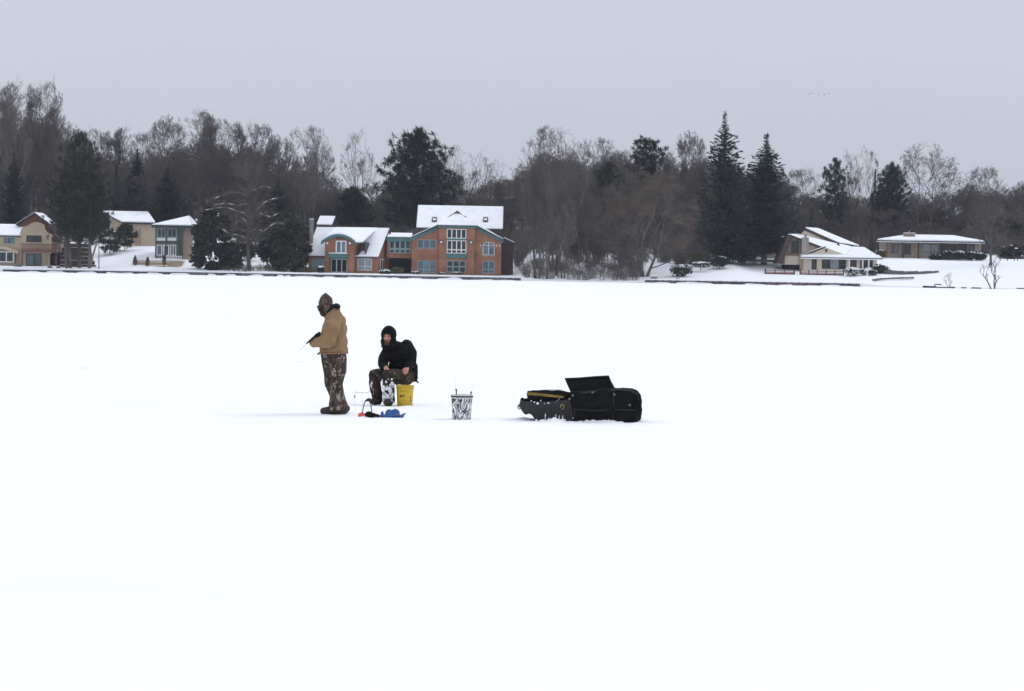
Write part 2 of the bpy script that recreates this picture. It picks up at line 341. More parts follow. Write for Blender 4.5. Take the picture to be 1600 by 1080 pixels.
def lake_grid():
    xs = np.concatenate([[-900, -500, -300, -200, -130, -90, -60, -40, -25, -15], np.arange(-11, 11.01, 0.07), [15, 25, 40, 60, 90, 130, 200, 300, 500, 900]])
    ys = np.concatenate([[-400, -100, 0, 6, 10], np.arange(12, 30, 0.16), np.arange(30, 46, 0.05), np.arange(46, 68, 0.05), np.arange(68, 110, 1.0), [115, 125, 140, 160, 185, 220, 260, 300, 340, 380, 405, 411, 413.6]])
    ys = np.unique(np.round(np.concatenate([ys] + [np.arange(q[1] - .16, q[1] + .06, .02) for q in LIPS]), 3)); ys = ys[np.concatenate([[True], np.diff(ys) > .008])]
    X, Y = np.meshgrid(xs, ys); Z = np.zeros_like(X)
    for (cx, cy, hw, h) in LP_A:
        u = np.exp(-((X - cx) / (hw * .75)) ** 4) * (1 + .4 * np.sin(X * 7 + cx)); v = (Y - cy) + 0.04 * np.sin((X - cx) * 1.3)
        Z += 1.35 * h * u * np.where(v < 0, np.exp(-(v / (0.03 + .0006 * cy)) ** 2), np.exp(-(v / 1.4) ** 2))
    for (cx, cy, r, h) in SC_A:
        m = (np.abs(X[0] - cx) < 3 * r); my = (np.abs(Y[:, 0] - cy) < 3 * r)
        if m.any() and my.any():
            ix = np.ix_(my, m); Z[ix] += h * np.exp(-((X[ix] - cx) ** 2 + (Y[ix] - cy) ** 2) / r ** 2)
    nz_ = np.array([[noise.noise(Vector((x * .35, y * .9, 3))) for x in xs[10:-10:4]] for y in ys])
    xi = xs[10:-10]; xc = xs[10:-10:4]
    for j in range(len(ys)):
        Z[j, 10:-10] += 0.010 * np.interp(xi, xc, nz_[j]) * (1 if ys[j] < 100 else 0)
    nx, ny = len(xs), len(ys); idx = np.arange(nx * ny).reshape(ny, nx)
    q = np.stack([idx[:-1, :-1], idx[:-1, 1:], idx[1:, 1:], idx[1:, :-1]], -1).reshape(-1, 4)
    me = bpy.data.meshes.new('lake'); v = np.stack([X, Y, Z], -1).reshape(-1, 3)
    me.vertices.add(len(v)); me.vertices.foreach_set('co', v.ravel())
    me.loops.add(q.size); me.loops.foreach_set('vertex_index', q.ravel().astype(np.int32))
    me.polygons.add(len(q)); me.polygons.foreach_set('loop_start', np.arange(0, q.size, 4, dtype=np.int32)); me.polygons.foreach_set('loop_total', np.full(len(q), 4, dtype=np.int32))
    me.update(calc_edges=True); me.shade_smooth(); return me
lm = mat('lake_snow', (0.92, 0.93, 0.95), 0.7, 0.15)
n = lm.node_tree.nodes; l = lm.node_tree.links; b = n['Principled BSDF']
tcn = n.new('ShaderNodeTexCoord'); mpn = n.new('ShaderNodeMapping'); mpn.inputs['Scale'].default_value = (0.12, 0.5, 1); l.new(tcn.outputs['Object'], mpn.inputs[0])
t1 = n.new('ShaderNodeTexNoise'); t1.inputs['Scale'].default_value = 1.0; t1.inputs['Detail'].default_value = 7; t1.inputs['Roughness'].default_value = .6; l.new(mpn.outputs[0], t1.inputs['Vector'])
cr = n.new('ShaderNodeValToRGB'); l.new(t1.outputs['Fac'], cr.inputs[0])
e = cr.color_ramp.elements; e[0].position = .3; e[0].color = (0.90, 0.92, 0.937, 1); e[1].position = .45; e[1].color = (0.93, 0.94, 0.955, 1)
l.new(cr.outputs[0], b.inputs['Base Color'])
t2 = n.new('ShaderNodeTexNoise'); t2.inputs['Scale'].default_value = 5; t2.inputs['Detail'].default_value = 6; l.new(tcn.outputs['Object'], t2.inputs['Vector'])
bp = n.new('ShaderNodeBump'); bp.inputs['Strength'].default_value = .2; bp.inputs['Distance'].default_value = .03; l.new(t2.outputs['Fac'], bp.inputs['Height']); l.new(bp.outputs[0], b.inputs['Normal'])
lme = lake_grid(); lme.materials.append(lm)
struct(link('lake', lme))['label'] = 'frozen lake covered with white snow'

# ------------------------------------------------------------------ shore walls
def seawall(label, px0, px1, z1, m, piece, pw, group='low walls along the shore', back=0.0, cap=True):
    x0 = (px0 - 800) * SHORE / F; x1 = (px1 - 800) * SHORE / F
    t = thing('seawall', label, 'seawall', ((x0 + x1) / 2, SHORE, 0), group)
    k = max(1, round((x1 - x0) / pw)); wd = (x1 - x0) / k; r = random.Random(int(px0))
    mb = MB(); h = z1
    if piece == 'plank': mb.box(-wd / 2 + .02, wd / 2 - .02, -.12, .1, 0, h); mb.box(-.09, .09, -.2, -.118, 0, h + .06)
    elif piece == 'block':
        mb.box(-wd / 2 + .03, -.02, -.1, .12, 0, h * .52); mb.box(.02, wd / 2 - .03, -.13, .12, 0, h * .5); mb.box(-wd / 2 + .25, wd / 2 - .03, -.06, .12, h * .54, h); mb.box(-wd / 2 + .03, -wd / 2 + .22, -.1, .12, h * .54, h * .96)
    else:
        for q in range(4):
            a = -wd / 2 + q * wd / 4; mb.box(a, a + wd / 4 - .01, -.1 - .08 * (q % 2), .1, 0, h)
    me = mb.mesh(piece, m)
    for i in range(k):
        o = link(piece, me, t); o.location = (x0 + (i + .5) * wd - t.location.x, r.uniform(-.03, .03), r.uniform(-.04, .02))
    c = MB().box(x0 - t.location.x, x1 - t.location.x, .1, .35, 0, h - .02); c.build('backing', m, t).location = (0, 0, 0)
    if cap:
        s = MB(); a = x0
        while a < x1 - .2:
            wv = min(r.uniform(.8, 3), x1 - a)
            s.slab([(a, SHORE - .16, h + .03), (a + wv, SHORE - .16, h + .03), (a + wv, SHORE + .5, h + .03), (a, SHORE + .5, h + .03)], r.uniform(.04, .11)); a += wv
        s.build('snow_cap', 'snow', t)
    d = MB(); a = x0 + .5
    while a < x1 - .5:
        d.blob((a, SHORE - .22 - r.uniform(0, .15), -.02), r.uniform(.4, 2.2), r.uniform(.15, .35), r.uniform(.05, h * .75), int(a * 7), .5, 10, 6); a += r.uniform(.6, 4.5)
    struct(d.build('snow_drift', 'snow', t, True), 'stuff')
    return t
seawall('thin dark steel seawall in front of the tan gabled house', 3, 97, .34, 'dark_steel', 'sheet_pile', 1.6)
seawall('dark steel seawall below the house with green trim', 97, 268, .4, 'dark_steel', 'sheet_pile', 1.6)
seawall('grey stone block seawall running past the red brick house', 268, 812, .42, 'dark_stone', 'block', 1.25)
seawall('brown timber seawall below the lawn with the round snowy shrub', 1006, 1342, .44, 'seawall_timber', 'plank', 1.15)

# ------------------------------------------------------------------ building helpers
def facade(mb, x0, x1, z0, top, Y, holes, depth=0.22, brk=()):
    xs_ = sorted({x0, x1, *[min(max(h[0], x0), x1) for h in holes], *[min(max(h[1], x0), x1) for h in holes], *[q for q in brk if x0 < q < x1]})
    tf = top if callable(top) else (lambda x: top)
    for a, c in zip(xs_[:-1], xs_[1:]):
        if c - a < 1e-5: continue
        mid = (a + c) / 2; z = z0
        for h in sorted([h for h in holes if h[0] < mid < h[1]], key=lambda h: h[2]):
            if h[2] > z + 1e-4: mb.add([(a, Y, z), (c, Y, z), (c, Y, h[2]), (a, Y, h[2])], [(0, 1, 2, 3)])
            z = h[3]
        mb.add([(a, Y, z), (c, Y, z), (c, Y, tf(c)), (a, Y, tf(a))], [(0, 1, 2, 3)])
    for (a, c, d, e_) in holes:
        B = Y + depth
        mb.add([(a, Y, d), (c, Y, d), (c, Y, e_), (a, Y, e_), (a, B, d), (c, B, d), (c, B, e_), (a, B, e_)], [(1, 0, 4, 5), (2, 1, 5, 6), (3, 2, 6, 7), (0, 3, 7, 4)])
def window(root, hole, Y, cols=1, rows=(1,), frame='pale_frame', glass='glass_dark', bar=.09, rec=.1, M=None, name='window', arch=False, edge=None):
    x0, x1, z0, z1 = hole; e = edge or bar
    mb = MB(M); y0 = Y + rec - .07; y1 = Y + rec + .05
    mb.box(x0, x0 + e, y0, y1, z0, z1); mb.box(x1 - e, x1, y0, y1, z0, z1)
    mb.box(x0 + e, x1 - e, y0, y1, z0, z0 + e); mb.box(x0 + e, x1 - e, y0, y1, z1 - e, z1)
    W = (x1 - x0 - 2 * e - (cols - 1) * bar) / cols; tot = sum(rows); H = z1 - z0 - 2 * e - (len(rows) - 1) * bar
    for i in range(1, cols): a = x0 + e + i * W + (i - 1) * bar; mb.box(a, a + bar, y0 + .012, y1, z0 + e, z1 - e)
    zz = z0 + e; zs = []
    for j, rr in enumerate(rows):
        hh = H * rr / tot; zs.append((zz, zz + hh))
        if j < len(rows) - 1: mb.box(x0 + e, x1 - e, y0 + .024, y1 - .004, zz + hh, zz + hh + bar)
        zz += hh + bar
    if arch:
        r = (x1 - x0) / 2; cx = (x0 + x1) / 2; k = 12; h = r * .45
        pts = [(cx - r * math.cos(math.pi * i / k), z1 + h * math.sin(math.pi * i / k)) for i in range(k + 1)]
        inn = [(cx - (r - e) * math.cos(math.pi * i / k), z1 + (h - e) * math.sin(math.pi * i / k)) for i in range(k + 1)]
        for i in range(k):
            a, b_, c, d = pts[i], pts[i + 1], inn[i + 1], inn[i]
            mb.add([(a[0], y0, a[1]), (d[0], y0, d[1]), (c[0], y0, c[1]), (b_[0], y0, b_[1]), (a[0], y1, a[1]), (d[0], y1, d[1]), (c[0], y1, c[1]), (b_[0], y1, b_[1])],
                   [(0, 1, 2, 3), (1, 5, 6, 2), (4, 0, 3, 7), (7, 6, 5, 4)])
        mb.box(cx - bar / 2, cx + bar / 2, y0 + .01, y1, z1 - .01, z1 + h - e)
    o = mb.build(name, frame, root)
    for i in range(cols):
        a = x0 + e + i * (W + bar)
        for (c, d) in zs:
            MB(M).box(a - .02, a + W + .02, Y + rec, Y + rec + .03, c - .02, d + .02).build('pane', glass, o)
    if arch:
        MB(M).prism([(x, z) for x, z in inn], Y + rec, Y + rec + .03).build('pane', glass, o)
    return o
def roof(root, pts, t=.16, snow=.2, m='roof_dark', M=None, inset=.06, name='roof', tr=None):
    """a roof plane (any flat polygon) with its layer of snow as a sub-part"""
    o = MB(M).slab(pts, t).build(name, m, root)
    c = sum((Vector(p) for p in pts), Vector()) / len(pts)
    q = []
    for p in pts:
        v = Vector(p); d = (c - v); d = d * (inset / max(d.length, .01)); v = v + d; q.append((v.x, v.y, v.z + t + .004))
    n_ = len(q); me = MB(M).slab(q, snow)
    s = me.build('snow', 'roof_snow', o)
    bv = s.modifiers.new('round', 'BEVEL'); bv.width = snow * .4; bv.segments = 2
    return o

# ------------------------------------------------------------------ the red brick house
YB = 422.0
def brick_house():
    base = terrpx(640, YB); zb = .62
    t = thing('brick_house', 'large red brick house with teal trim, arched dormer and long snowy roofs', 'house', (base.x, YB, zb))
    # ---- main gabled block
    x0 = at(643, 400, YB).x; x1 = at(783, 400, YB).x
    bx0 = at(686, 390, YB).x; bx1 = at(741.5, 390, YB).x
    zf = at(714, 355.5, YB).z                      # flat clipped top of the gable
    zl = at(643, 373, YB).z; zr = at(783, 375, YB).z
    ze = (zl + zr) / 2
    fx0, fx1 = at(684, 355, YB).x, at(743.5, 355, YB).x
    def top(x):
        if x < fx0: return ze + (zf - ze) * (x - x0) / (fx0 - x0)
        if x > fx1: return ze + (zf - ze) * (x1 - x) / (x1 - fx1)
        return zf
    W = {}
    W['ul'] = rect(652, 374.5, 681.5, 388, YB); W['ll'] = rect(652, 407.3, 681.5, 427, YB)
    W['c1'] = rect(698.3, 358, 728.6, 372.8, YB); W['c2'] = rect(698.3, 375.8, 728.6, 396.3, YB); W['c3'] = rect(698, 407.5, 727.5, 425.8, YB)
    W['ur'] = rect(754, 382.5, 773, 399, YB); W['lr'] = rect(753.5, 408, 773, 427.3, YB)
    for k in ('ul', 'll'): pass
    mb = MB()
    facade(mb, x0, bx0, zb - .3, top, YB, [W['ul'], W['ll']], brk=(fx0,))
    ar = W['ur']; ra = (ar[1] - ar[0]) / 2 * .45
    facade(mb, bx1, x1, zb - .3, top, YB, [(ar[0], ar[1], ar[2], ar[3] + ra), W['lr']], brk=(fx1,))
    for X, f in ((x0, 1), (x1, -1)):
        mb.add([(X, YB, zb - .3), (X, YB, ze), (X, YB + 18, ze), (X, YB + 18, zb - .3)], [(0, 1, 2, 3) if f > 0 else (3, 2, 1, 0)])
    mb.box(x0 + .05, x1 - .05, YB + .5, YB + 18, zb - .3, ze - .05)
    o = mb.build('wall', 'red_brick', t)
    # brick spandrels that close the arched opening above its curve
    k = 10; cx = (ar[0] + ar[1]) / 2; rr = (ar[1] - ar[0]) / 2; sp_ = MB()
    for i in range(k):
        a0 = cx - rr * math.cos(math.pi * i / k); a1 = cx - rr * math.cos(math.pi * (i + 1) / k)
        sp_.add([(a0, YB + .002, ar[3] + ra * math.sin(math.pi * i / k)), (a1, YB + .002, ar[3] + ra * math.sin(math.pi * (i + 1) / k)), (a1, YB + .002, ar[3] + ra + .003), (a0, YB + .002, ar[3] + ra + .003)], [(0, 1, 2, 3)])
    sp_.build('arch_brickwork', 'red_brick', t)
    pb = MB(); YP = YB - .55
    c1, c2, c3 = W['c1'], W['c2'], W['c3']
    facade(pb, bx0, bx1, zb - .3, zf, YP, [c1, c2, c3])
    pb.add([(bx0, YP, zb - .3), (bx0, YP, zf), (bx0, YB + .1, zf), (bx0, YB + .1, zb - .3)], [(0, 1, 2, 3)])
    pb.add([(bx1, YP, zb - .3), (bx1, YB + .1, zb - .3), (bx1, YB + .1, zf), (bx1, YP, zf)], [(0, 1, 2, 3)])
    pb.build('centre_bay', 'red_brick', t)
    window(t, W['ul'], YB, 3, (1,), 'grey_teal', 'glass_blue', .16, edge=.12)
    window(t, W['ll'], YB, 3, (1, 2.6), 'grey_teal', 'glass_blue', .14, edge=.12)
    window(t, c1, YP, 4, (1,), 'white_paint', 'glass_dark', .17, edge=.12)
    window(t, c2, YP, 4, (1, 3.2), 'white_paint', 'glass_dark', .17, edge=.12)
    window(t, c3, YP, 3, (1, 1.05), 'grey_teal', 'glass_dark', .2, edge=.12)
    window(t, ar, YB, 2, (1,), 'pale_frame', 'glass_blue', .17, edge=.13, arch=True)
    window(t, W['lr'], YB, 2, (1, 2.4), 'grey_teal', 'glass_blue', .16, edge=.12)
    # teal band between the tall window and the lower one, teal strip between its rows
    a = rect(697.3, 396.6, 729.4, 403.4, YP); MB().box(a[0], a[1], YP - .1, YP - .003, a[2], a[3]).build('spandrel_panel', 'teal', t)
    a = rect(698.3, 372.9, 728.6, 375.7, YP); MB().box(a[0], a[1], YP - .05, YP - .002, a[2], a[3]).build('spandrel_panel', 'teal', t)
    for (pa, pb_, pc) in ((651.5, 682, 388.8), (753, 774, 399.8)):
        a = rect(pa, pc, pb_, pc + 1.2, YB); MB().box(a[0], a[1], YB - .1, YB - .003, a[2], a[3]).build('window_sill', 'stone', t)
    # fascia: teal boards along the clipped gable
    f = MB(); th = .42
    f.prism([(bx0 - .4, zf - .05), (bx1 + .4, zf - .05), (bx1 + .4, zf + .28), (bx0 - .4, zf + .28)], YP - .25, YB + .02)
    f.build('fascia', 'teal', t)
    f = MB(); f.prism([(x0 - .35, ze - .5), (bx0 - .41, zf - .42), (bx0 - .41, zf + .06), (x0 - .35, ze - .05)], YB - .3, YB - .05); f.build('fascia', 'teal', t)
    f = MB(); f.prism([(bx1 + .41, zf - .42), (x1 + .35, ze - .5), (x1 + .35, ze - .05), (bx1 + .41, zf + .06)], YB - .3, YB - .05); f.build('fascia', 'teal', t)
    # front block roof: ridge runs back, front hip clips the gable
    ap = at(714.6, 333, YB + 4); zt = ap.z; xm = ap.x; yb = YB + 13
    e = .35; hz = .2
    roof(t, [(bx0 - .4, YP - .25, zf + hz), (bx1 + .4, YP - .25, zf + hz), (xm, YB + 4, zt)], .1, .16)
    roof(t, [(x0 - e, YB - .3, ze), (bx0 - .42, YP - .2, zf + hz - .03), (xm - .02, YB + 4, zt - .02), (xm - .02, yb, zt - .02), (x0 - e, yb, ze)], .1, .14, name='roof')
    roof(t, [(bx1 + .42, YP - .2, zf + hz - .03), (x1 + e, YB - .3, ze), (x1 + e, yb, ze), (xm + .02, yb, zt - .02), (xm + .02, YB + 4, zt - .02)], .1, .14, name='roof')
    MB().prism([(xm - .9, zt - .3), (xm - .55, zt - .3), (xm, zt + .12), (xm + .55, zt - .3), (xm + .9, zt - .3), (xm, zt + .42)], YB + 3.1, YB + 3.6).build('ridge_vent', 'roof_dark', t)
    for sg_, g0, g1 in ((-1, .12, .5), (1, .3, .48)):
        q0 = Vector((xm, YB + 4, zt + .3)); q1_ = Vector(((bx0 - .4) if sg_ < 0 else (bx1 + .4), YP - .25, zf + hz + .3)); MB().tube([q0.lerp(q1_, g0), q0.lerp(q1_, (g0 + g1) / 2), q0.lerp(q1_, g1)], [.03, .07, .02], 6).build('hip_edge', 'roof_dark', t)
    # main roof behind, ridge along the front
    Y1, Y2 = YB + 7, YB + 13
    rx0 = at(651, 340, YB + 9).x; rx1 = at(786.5, 340, YB + 9).x
    z1 = at(718, 358.3, Y1).z; z2 = at(718, 324, Y2).z
    roof(t, [(rx0, Y1, z1), (rx1, Y1, z1), (rx1, Y2, z2), (rx0, Y2, z2)], .12, .2)
    roof(t, [(rx0, Y2 + .01, z2), (rx1, Y2 + .01, z2), (rx1, Y2 + 6, z1), (rx0, Y2 + 6, z1)], .12, .2)
    g = MB(); g.prism([(rx0 + .3, zb), (rx1 - .3, zb), (rx1 - .3, z1), (rx0 + .3, z1)], Y1 + .4, Y2 + 5.6)
    g.build('rear_wall', 'roof_dark', t)
    for X in (rx0 + .3, rx1 - .3):
        MB().add([(X, Y1 + .4, z1 - .02), (X, Y2 + 5.6, z1 - .02), (X, Y2, z2 - .05), (X + .05, Y1 + .4, z1 - .02), (X + .05, Y2 + 5.6, z1 - .02), (X + .05, Y2, z2 - .05)], [(0, 2, 1), (3, 4, 5), (0, 3, 5, 2), (1, 2, 5, 4)]).build('gable', 'dark_brown', t)
    sl = (z2 - z1) / (Y2 - Y1)
    for px in (678.7, 758.7):
        yy = Y1 + (at(px, 348.5, Y1).z - z1) / (sl) ; yy = max(Y1 + .8, min(Y2 - 1, yy + .2))
        X = at(px, 348, yy).x
        s = MB(); h = .5; zc = z1 + (yy - Y1) * sl + .3
        for (a, b_, c, d) in ((-.4, .4, -.5, -.36), (-.4, .4, .36, .5), (-.4, -.26, -.36, .36), (.26, .4, -.36, .36)):
            s.add([(X + a, yy + c, zc + c * sl), (X + b_, yy + c, zc + c * sl), (X + b_, yy + d, zc + d * sl), (X + a, yy + d, zc + d * sl)] + [(X + a, yy + c, zc + c * sl + .3), (X + b_, yy + c, zc + c * sl + .3), (X + b_, yy + d, zc + d * sl + .3), (X + a, yy + d, zc + d * sl + .3)],
                  [(0, 3, 2, 1), (4, 5, 6, 7), (0, 1, 5, 4), (1, 2, 6, 5), (2, 3, 7, 6), (3, 0, 4, 7)])
        so_ = s.build('skylight', 'dark_steel', t)
        MB().slab([(X + a, yy + c, zc + c * sl + .1) for a, c in ((-.25, -.35), (.25, -.35), (.25, .35), (-.25, .35))], .1).build('snow', 'roof_snow', so_)
    # lower dark roof and side wing at the edges of the block
    a = at(790, 372, YB + 6); roof(t, [(x1 + .36, YB + 4, ze + .3), (x1 + 2.2, YB + 4, ze - .5), (x1 + 2.2, YB + 10, ze - .5), (x1 + .36, YB + 10, ze + .3)], .12, .15)
    MB().box(x1 + .02, x1 + 2.0, YB + 4.3, YB + 9.7, zb - .3, ze - .52).build('side_wing', 'dark_brown', t)
    a = rect(632, 357.5, 652, 368, YB + 7); MB().prism([(a[0] - 1, a[2]), (a[1] + 3, a[2]), (a[1] + 3, a[3]), (a[0] + 1.2, a[3])], YB + 7.2, YB + 12).build('rear_roof', 'roof_dark', t)
    # wall globes
    for px, py, Y in ((689.6, 378.5, YP), (736, 379.2, YP)):
        p = at(px, py, Y - .3); o = MB().lathe((0, 0, 0), [(.001, -.04), (.3, -.04), (.34, 0), (.3, .05), (.001, .05)], 16)
        o.v = [(p.x + v[0], Y - .06 - v[2], p.z + v[1]) for v in o.v]; r_ = o.build('wall_lamp', 'dark_steel', t)
        MB().blob((p.x, Y - .24, p.z), .19, .19, .19, amp=0, nu=12, nv=8).build('globe', 'lamp_white', r_, True)
    # drain pipe stain free: small pipes beside the arched window
    for px in (750.6, 776.2, 781):
        p = at(px, 383, YB); MB().box(p.x - .06, p.x + .06, YB - .1, YB - .003, p.z - .25, p.z + .05).build('wall_bracket', 'lamp_white', t)
    # ---- link between the blocks
    lx0, lx1 = at(604, 390, YB + 1).x, x0 - .003; YL = YB + 1.6
    lw = rect(608.5, 375, 640, 395.8, YL); lw = (lw[0], lx1 - .25, lw[2], lw[3]); zt2 = at(624, 374.5, YL).z; zlow = at(624, 403.5, YL).z
    mb = MB(); facade(mb, lx0, lx1, zlow, zt2, YL, [lw]); mb.add([(lx0, YL, zlow), (lx1, YL, zlow), (lx1, YL + 5, zlow), (lx0, YL + 5, zlow)], [(3, 2, 1, 0)]); mb.build('link_wall', 'red_brick', t)
    window(t, lw, YL, 4, (1, 3), 'grey_teal', 'glass_dark', .3, edge=.14)
    MB().box(lx0, lx1, YL - .25, YL - .003, zt2 - .35, zt2 + .25).build('fascia', 'teal', t)
    roof(t, [(lx0, YL - .3, zt2 + .26), (lx1 - .1, YL - .3, zt2 + .26), (lx1 - .1, YL + 5, zt2 + .9), (lx0, YL + 5, zt2 + .9)], .1, .22)
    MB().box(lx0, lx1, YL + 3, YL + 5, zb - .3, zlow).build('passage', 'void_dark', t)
    # ---- rotated wing with arched dormer
    th = R(15); pc = 534.5; s = F / YB; c15, s15 = math.cos(th), math.sin(th)
    org = Vector((at(pc, 410, YB).x, YB + .3, 0)); M = Matrix.Translation(org) @ Matrix.Rotation(-th, 4, 'Z')
    def U(px, py=400, v=0): return ((at(px, py, YB).x - org.x) - v * s15) / c15
    def Z(px, py): return at(px, py, YB).z
    u0, u1 = U(476), U(593.5); zeav = Z(534, 402.3); vr = 5.2; zrid = Z(547, 357.5)
    wl = [(U(486), U(508 - .6), Z(497, 422.5), Z(497, 404)), (U(558.7), U(582), Z(570, 422.8), Z(570, 404))]
    mb = MB(M); facade(mb, u0 + .5, U(508.5), zb - .3, zeav, 0, [wl[0]]); mb.build('wing_wall', 'red_brick', t); mb = MB(M); facade(mb, U(552), u1 - .2, zb - .3, zeav, 0, [wl[1]])
    ge = [(u1 - .2, 0, zb - .3), (u1 - .2, 2 * vr, zb - .3), (u1 - .2, 2 * vr, zeav), (u1 - .2, vr, zrid - .1), (u1 - .2, 0, zeav)]
    mb.build('wing_wall', 'red_brick', t)
    MB(M).add(ge, [(0, 1, 2, 3, 4)]).build('gable_wall', 'red_brick', t); MB(M).add([(u0 + .5, y, z) for _, y, z in ge], [(4, 3, 2, 1, 0)]).build('gable_wall', 'red_brick', t)
    window(t, wl[0], 0, 2, (1, 2.6), 'grey_teal', 'curtain_glass', .16, M=M); window(t, wl[1], 0, 2, (1, 2.6), 'pale_frame', 'curtain_glass', .16, M=M)
    roof(t, [(u0, -.35, zeav), (u1, -.35, zeav), (u1, vr, zrid), (u0, vr, zrid)], .14, .2, M=M)
    roof(t, [(u0, vr + .01, zrid), (u1, vr + .01, zrid), (u1, 2 * vr + .3, zeav), (u0, 2 * vr + .3, zeav)], .14, .2, M=M)
    # gable windows (tall, narrow) on the end wall
    for v in (1.4, 2.6):
        MB(M).box(u1 - .19, u1 - .1, v - .35, v + .35, zb + .3, zeav - .1).build('end_window', 'pale_frame', t)
        MB(M).box(u1 - .1, u1 - .08, v - .24, v + .24, zb + .5, zeav - .3).build('pane', 'glass_dark', t)
    # dormer bay
    vb = -1.3; b0, b1 = U(507.8, 400, vb), U(553.5, 400, vb); p0, p1 = U(514.6, 400, vb), U(544.3, 400, vb)
    zs = Z(530, 378)              # springing of the arch
    zar = Z(533, 366.5); zbal0, zbal1 = Z(530, 403.3), Z(530, 396.4)
    fd = (U(525, 380, vb), U(542, 380, vb), Z(533, 396.3), Z(533, 376.3)); cxm = (b0 + b1) / 2
    def arch(u): q = min(1, abs((u - cxm) / ((b1 - b0) / 2 + .3))); return zs + (zar - zs) * math.cos(q * math.pi / 2) ** .8 - .2
    mb = MB(M); kk = 14
    brk = [b0 + (b1 - b0) * i / kk for i in range(1, kk)]
    facade(mb, b0, b1, zbal1, arch, vb, [fd], brk=brk)
    mb.box(b0, p0, vb, vb + 1.2, zb - .3, zbal1 - .004); mb.box(p1, b1, vb, vb + 1.2, zb - .3, zbal1 - .004)
    mb.add([(b0, vb, zbal1), (b0, 4, zbal1), (b0, 4, zs), (b0, vb, zs)], [(0, 3, 2, 1)]); mb.add([(b1, vb, zbal1), (b1, 4, zbal1), (b1, 4, zs - .2), (b1, vb, zs - .2)], [(0, 1, 2, 3)])
    mb.build('dormer_bay', 'red_brick', t)
    window(t, fd, vb, 2, (1,), 'white_paint', 'glass_blue', .2, M=M, name='balcony_door')
    tw = (U(526, 380, vb), U(541.5, 380, vb), Z(533, 373.2), Z(533, 369.6)); MB(M).box(tw[0], tw[1], vb - .09, vb - .005, tw[2], tw[3]).build('transom_pane', 'glass_dark', t)
    MB(M).box(p0 + .003, p1 - .003, vb - .25, vb + .9, zbal0, zbal1).build('balcony_band', 'teal', t)
    mb = MB(M)
    MB(M).box(p0, p1, vb - .3, vb - .02, zbal1 + .003, zbal1 + .13).build('snow', 'snow', t)
    ed = (U(517.5, 410, 0), U(543.8, 410, 0), zb + .1, Z(530, 404.2))
    window(t, ed, -.35, 3, (1,), 'pale_frame', 'glass_dark', .17, M=M, name='entrance_door')
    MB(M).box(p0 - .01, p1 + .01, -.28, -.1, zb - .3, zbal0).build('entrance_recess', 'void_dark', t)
    # arched eave (teal) and dormer roof with snow
    mb = MB(M); top_, bot = [], []
    kk = 18
    ua, ub = b0 - .55, b1 + .6
    def arc2(u): q = min(1, abs((u - cxm) / ((ub - ua) / 2))); return zs - .1 + (zar + .12 - zs) * math.cos(q * math.pi / 2) ** .75
    uu = [ua + (ub - ua) * i / kk for i in range(kk + 1)]
    mb.prism([(u, arc2(u) - .45) for u in uu] + [(u, arc2(u)) for u in reversed(uu)], vb - .5, vb - .05)
    mb.build('arched_eave', 'teal', t)
    zd = Z(540, 356.2); vd = vr + .4
    ud1 = U(572.5, 372, 0); rf = []
    ns = kk; vs, fs = [], []
    uall = uu + [ud1]
    for u in uall:
        z_ = arc2(u) + .03 if u <= ub else arc2(ub) + .03
        vs += [(u, vb - .5, z_), (u, vd, zd)]
    top = [(a[0], a[1], a[2] + .22) for a in vs]; n0 = len(vs)
    fs = []
    for i in range(len(uall) - 1):
        fs += [(2 * i, 2 * i + 1, 2 * i + 3, 2 * i + 2), (n0 + 2 * i, n0 + 2 * i + 2, n0 + 2 * i + 3, n0 + 2 * i + 1), (2 * i, 2 * i + 2, n0 + 2 * i + 2, n0 + 2 * i)]
    e_ = 2 * (len(uall) - 1)
    fs += [(0, n0, n0 + 1, 1), (e_, e_ + 1, n0 + e_ + 1, n0 + e_)]
    MB(M).add(vs + top, fs).build('dormer_roof_snow', 'roof_snow', t)
    zc = arc2(ub) - .02
    MB(M).box(ub + .01, ud1 - .1, .6, 3.2, zeav + .2, zc - .02).build('dormer_side', 'dark_brown', t)
    MB(M).box(ud1 - .1, ud1 + .02, -.2, 3.8, zeav + .6, zc).build('dormer_edge', 'roof_dark', t)
    for px, py in ((511.6, 380), (547.6, 380.3)):
        p = M @ Vector((U(px, py, vb - .2), vb - .2, Z(px, py))); MB().blob(p, .19, .19, .19, amp=0, nu=12, nv=8).build('wall_lamp', 'lamp_white', t, True)
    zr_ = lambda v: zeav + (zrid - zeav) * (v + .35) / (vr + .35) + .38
    MB(M).slab([(b1 + .02, -.36, zr_(-.36)), (b1 + .45, -.36, zr_(-.36)), (b1 + 1.25, 1.5, zr_(1.5)), (ud1 - .2, 2.2, zr_(2.2)), (b1 + .02, 2.2, zr_(2.2))], .03).build('recess_shade_patch', 'roof_dark', t)  # dark slab: shade of the recess beside the bay, painted as snowless roof
    # chimney
    q = rect(484, 343, 489.5, 364, YB + 4); mb = MB(); mb.box(q[0], q[1], YB + 3.6, YB + 4.4, q[2] - 2, q[3]); mb.box(q[0] - .08, q[1] + .08, YB + 3.5, YB + 4.5, q[3] - .35, q[3] - .12); ch = mb.build('chimney', 'stone', t)
    MB().box(q[0] - .05, q[1] + .05, YB + 3.55, YB + 4.45, q[3] + .003, q[3] + .14).build('snow', 'roof_snow', ch)
    return t
brick_house()

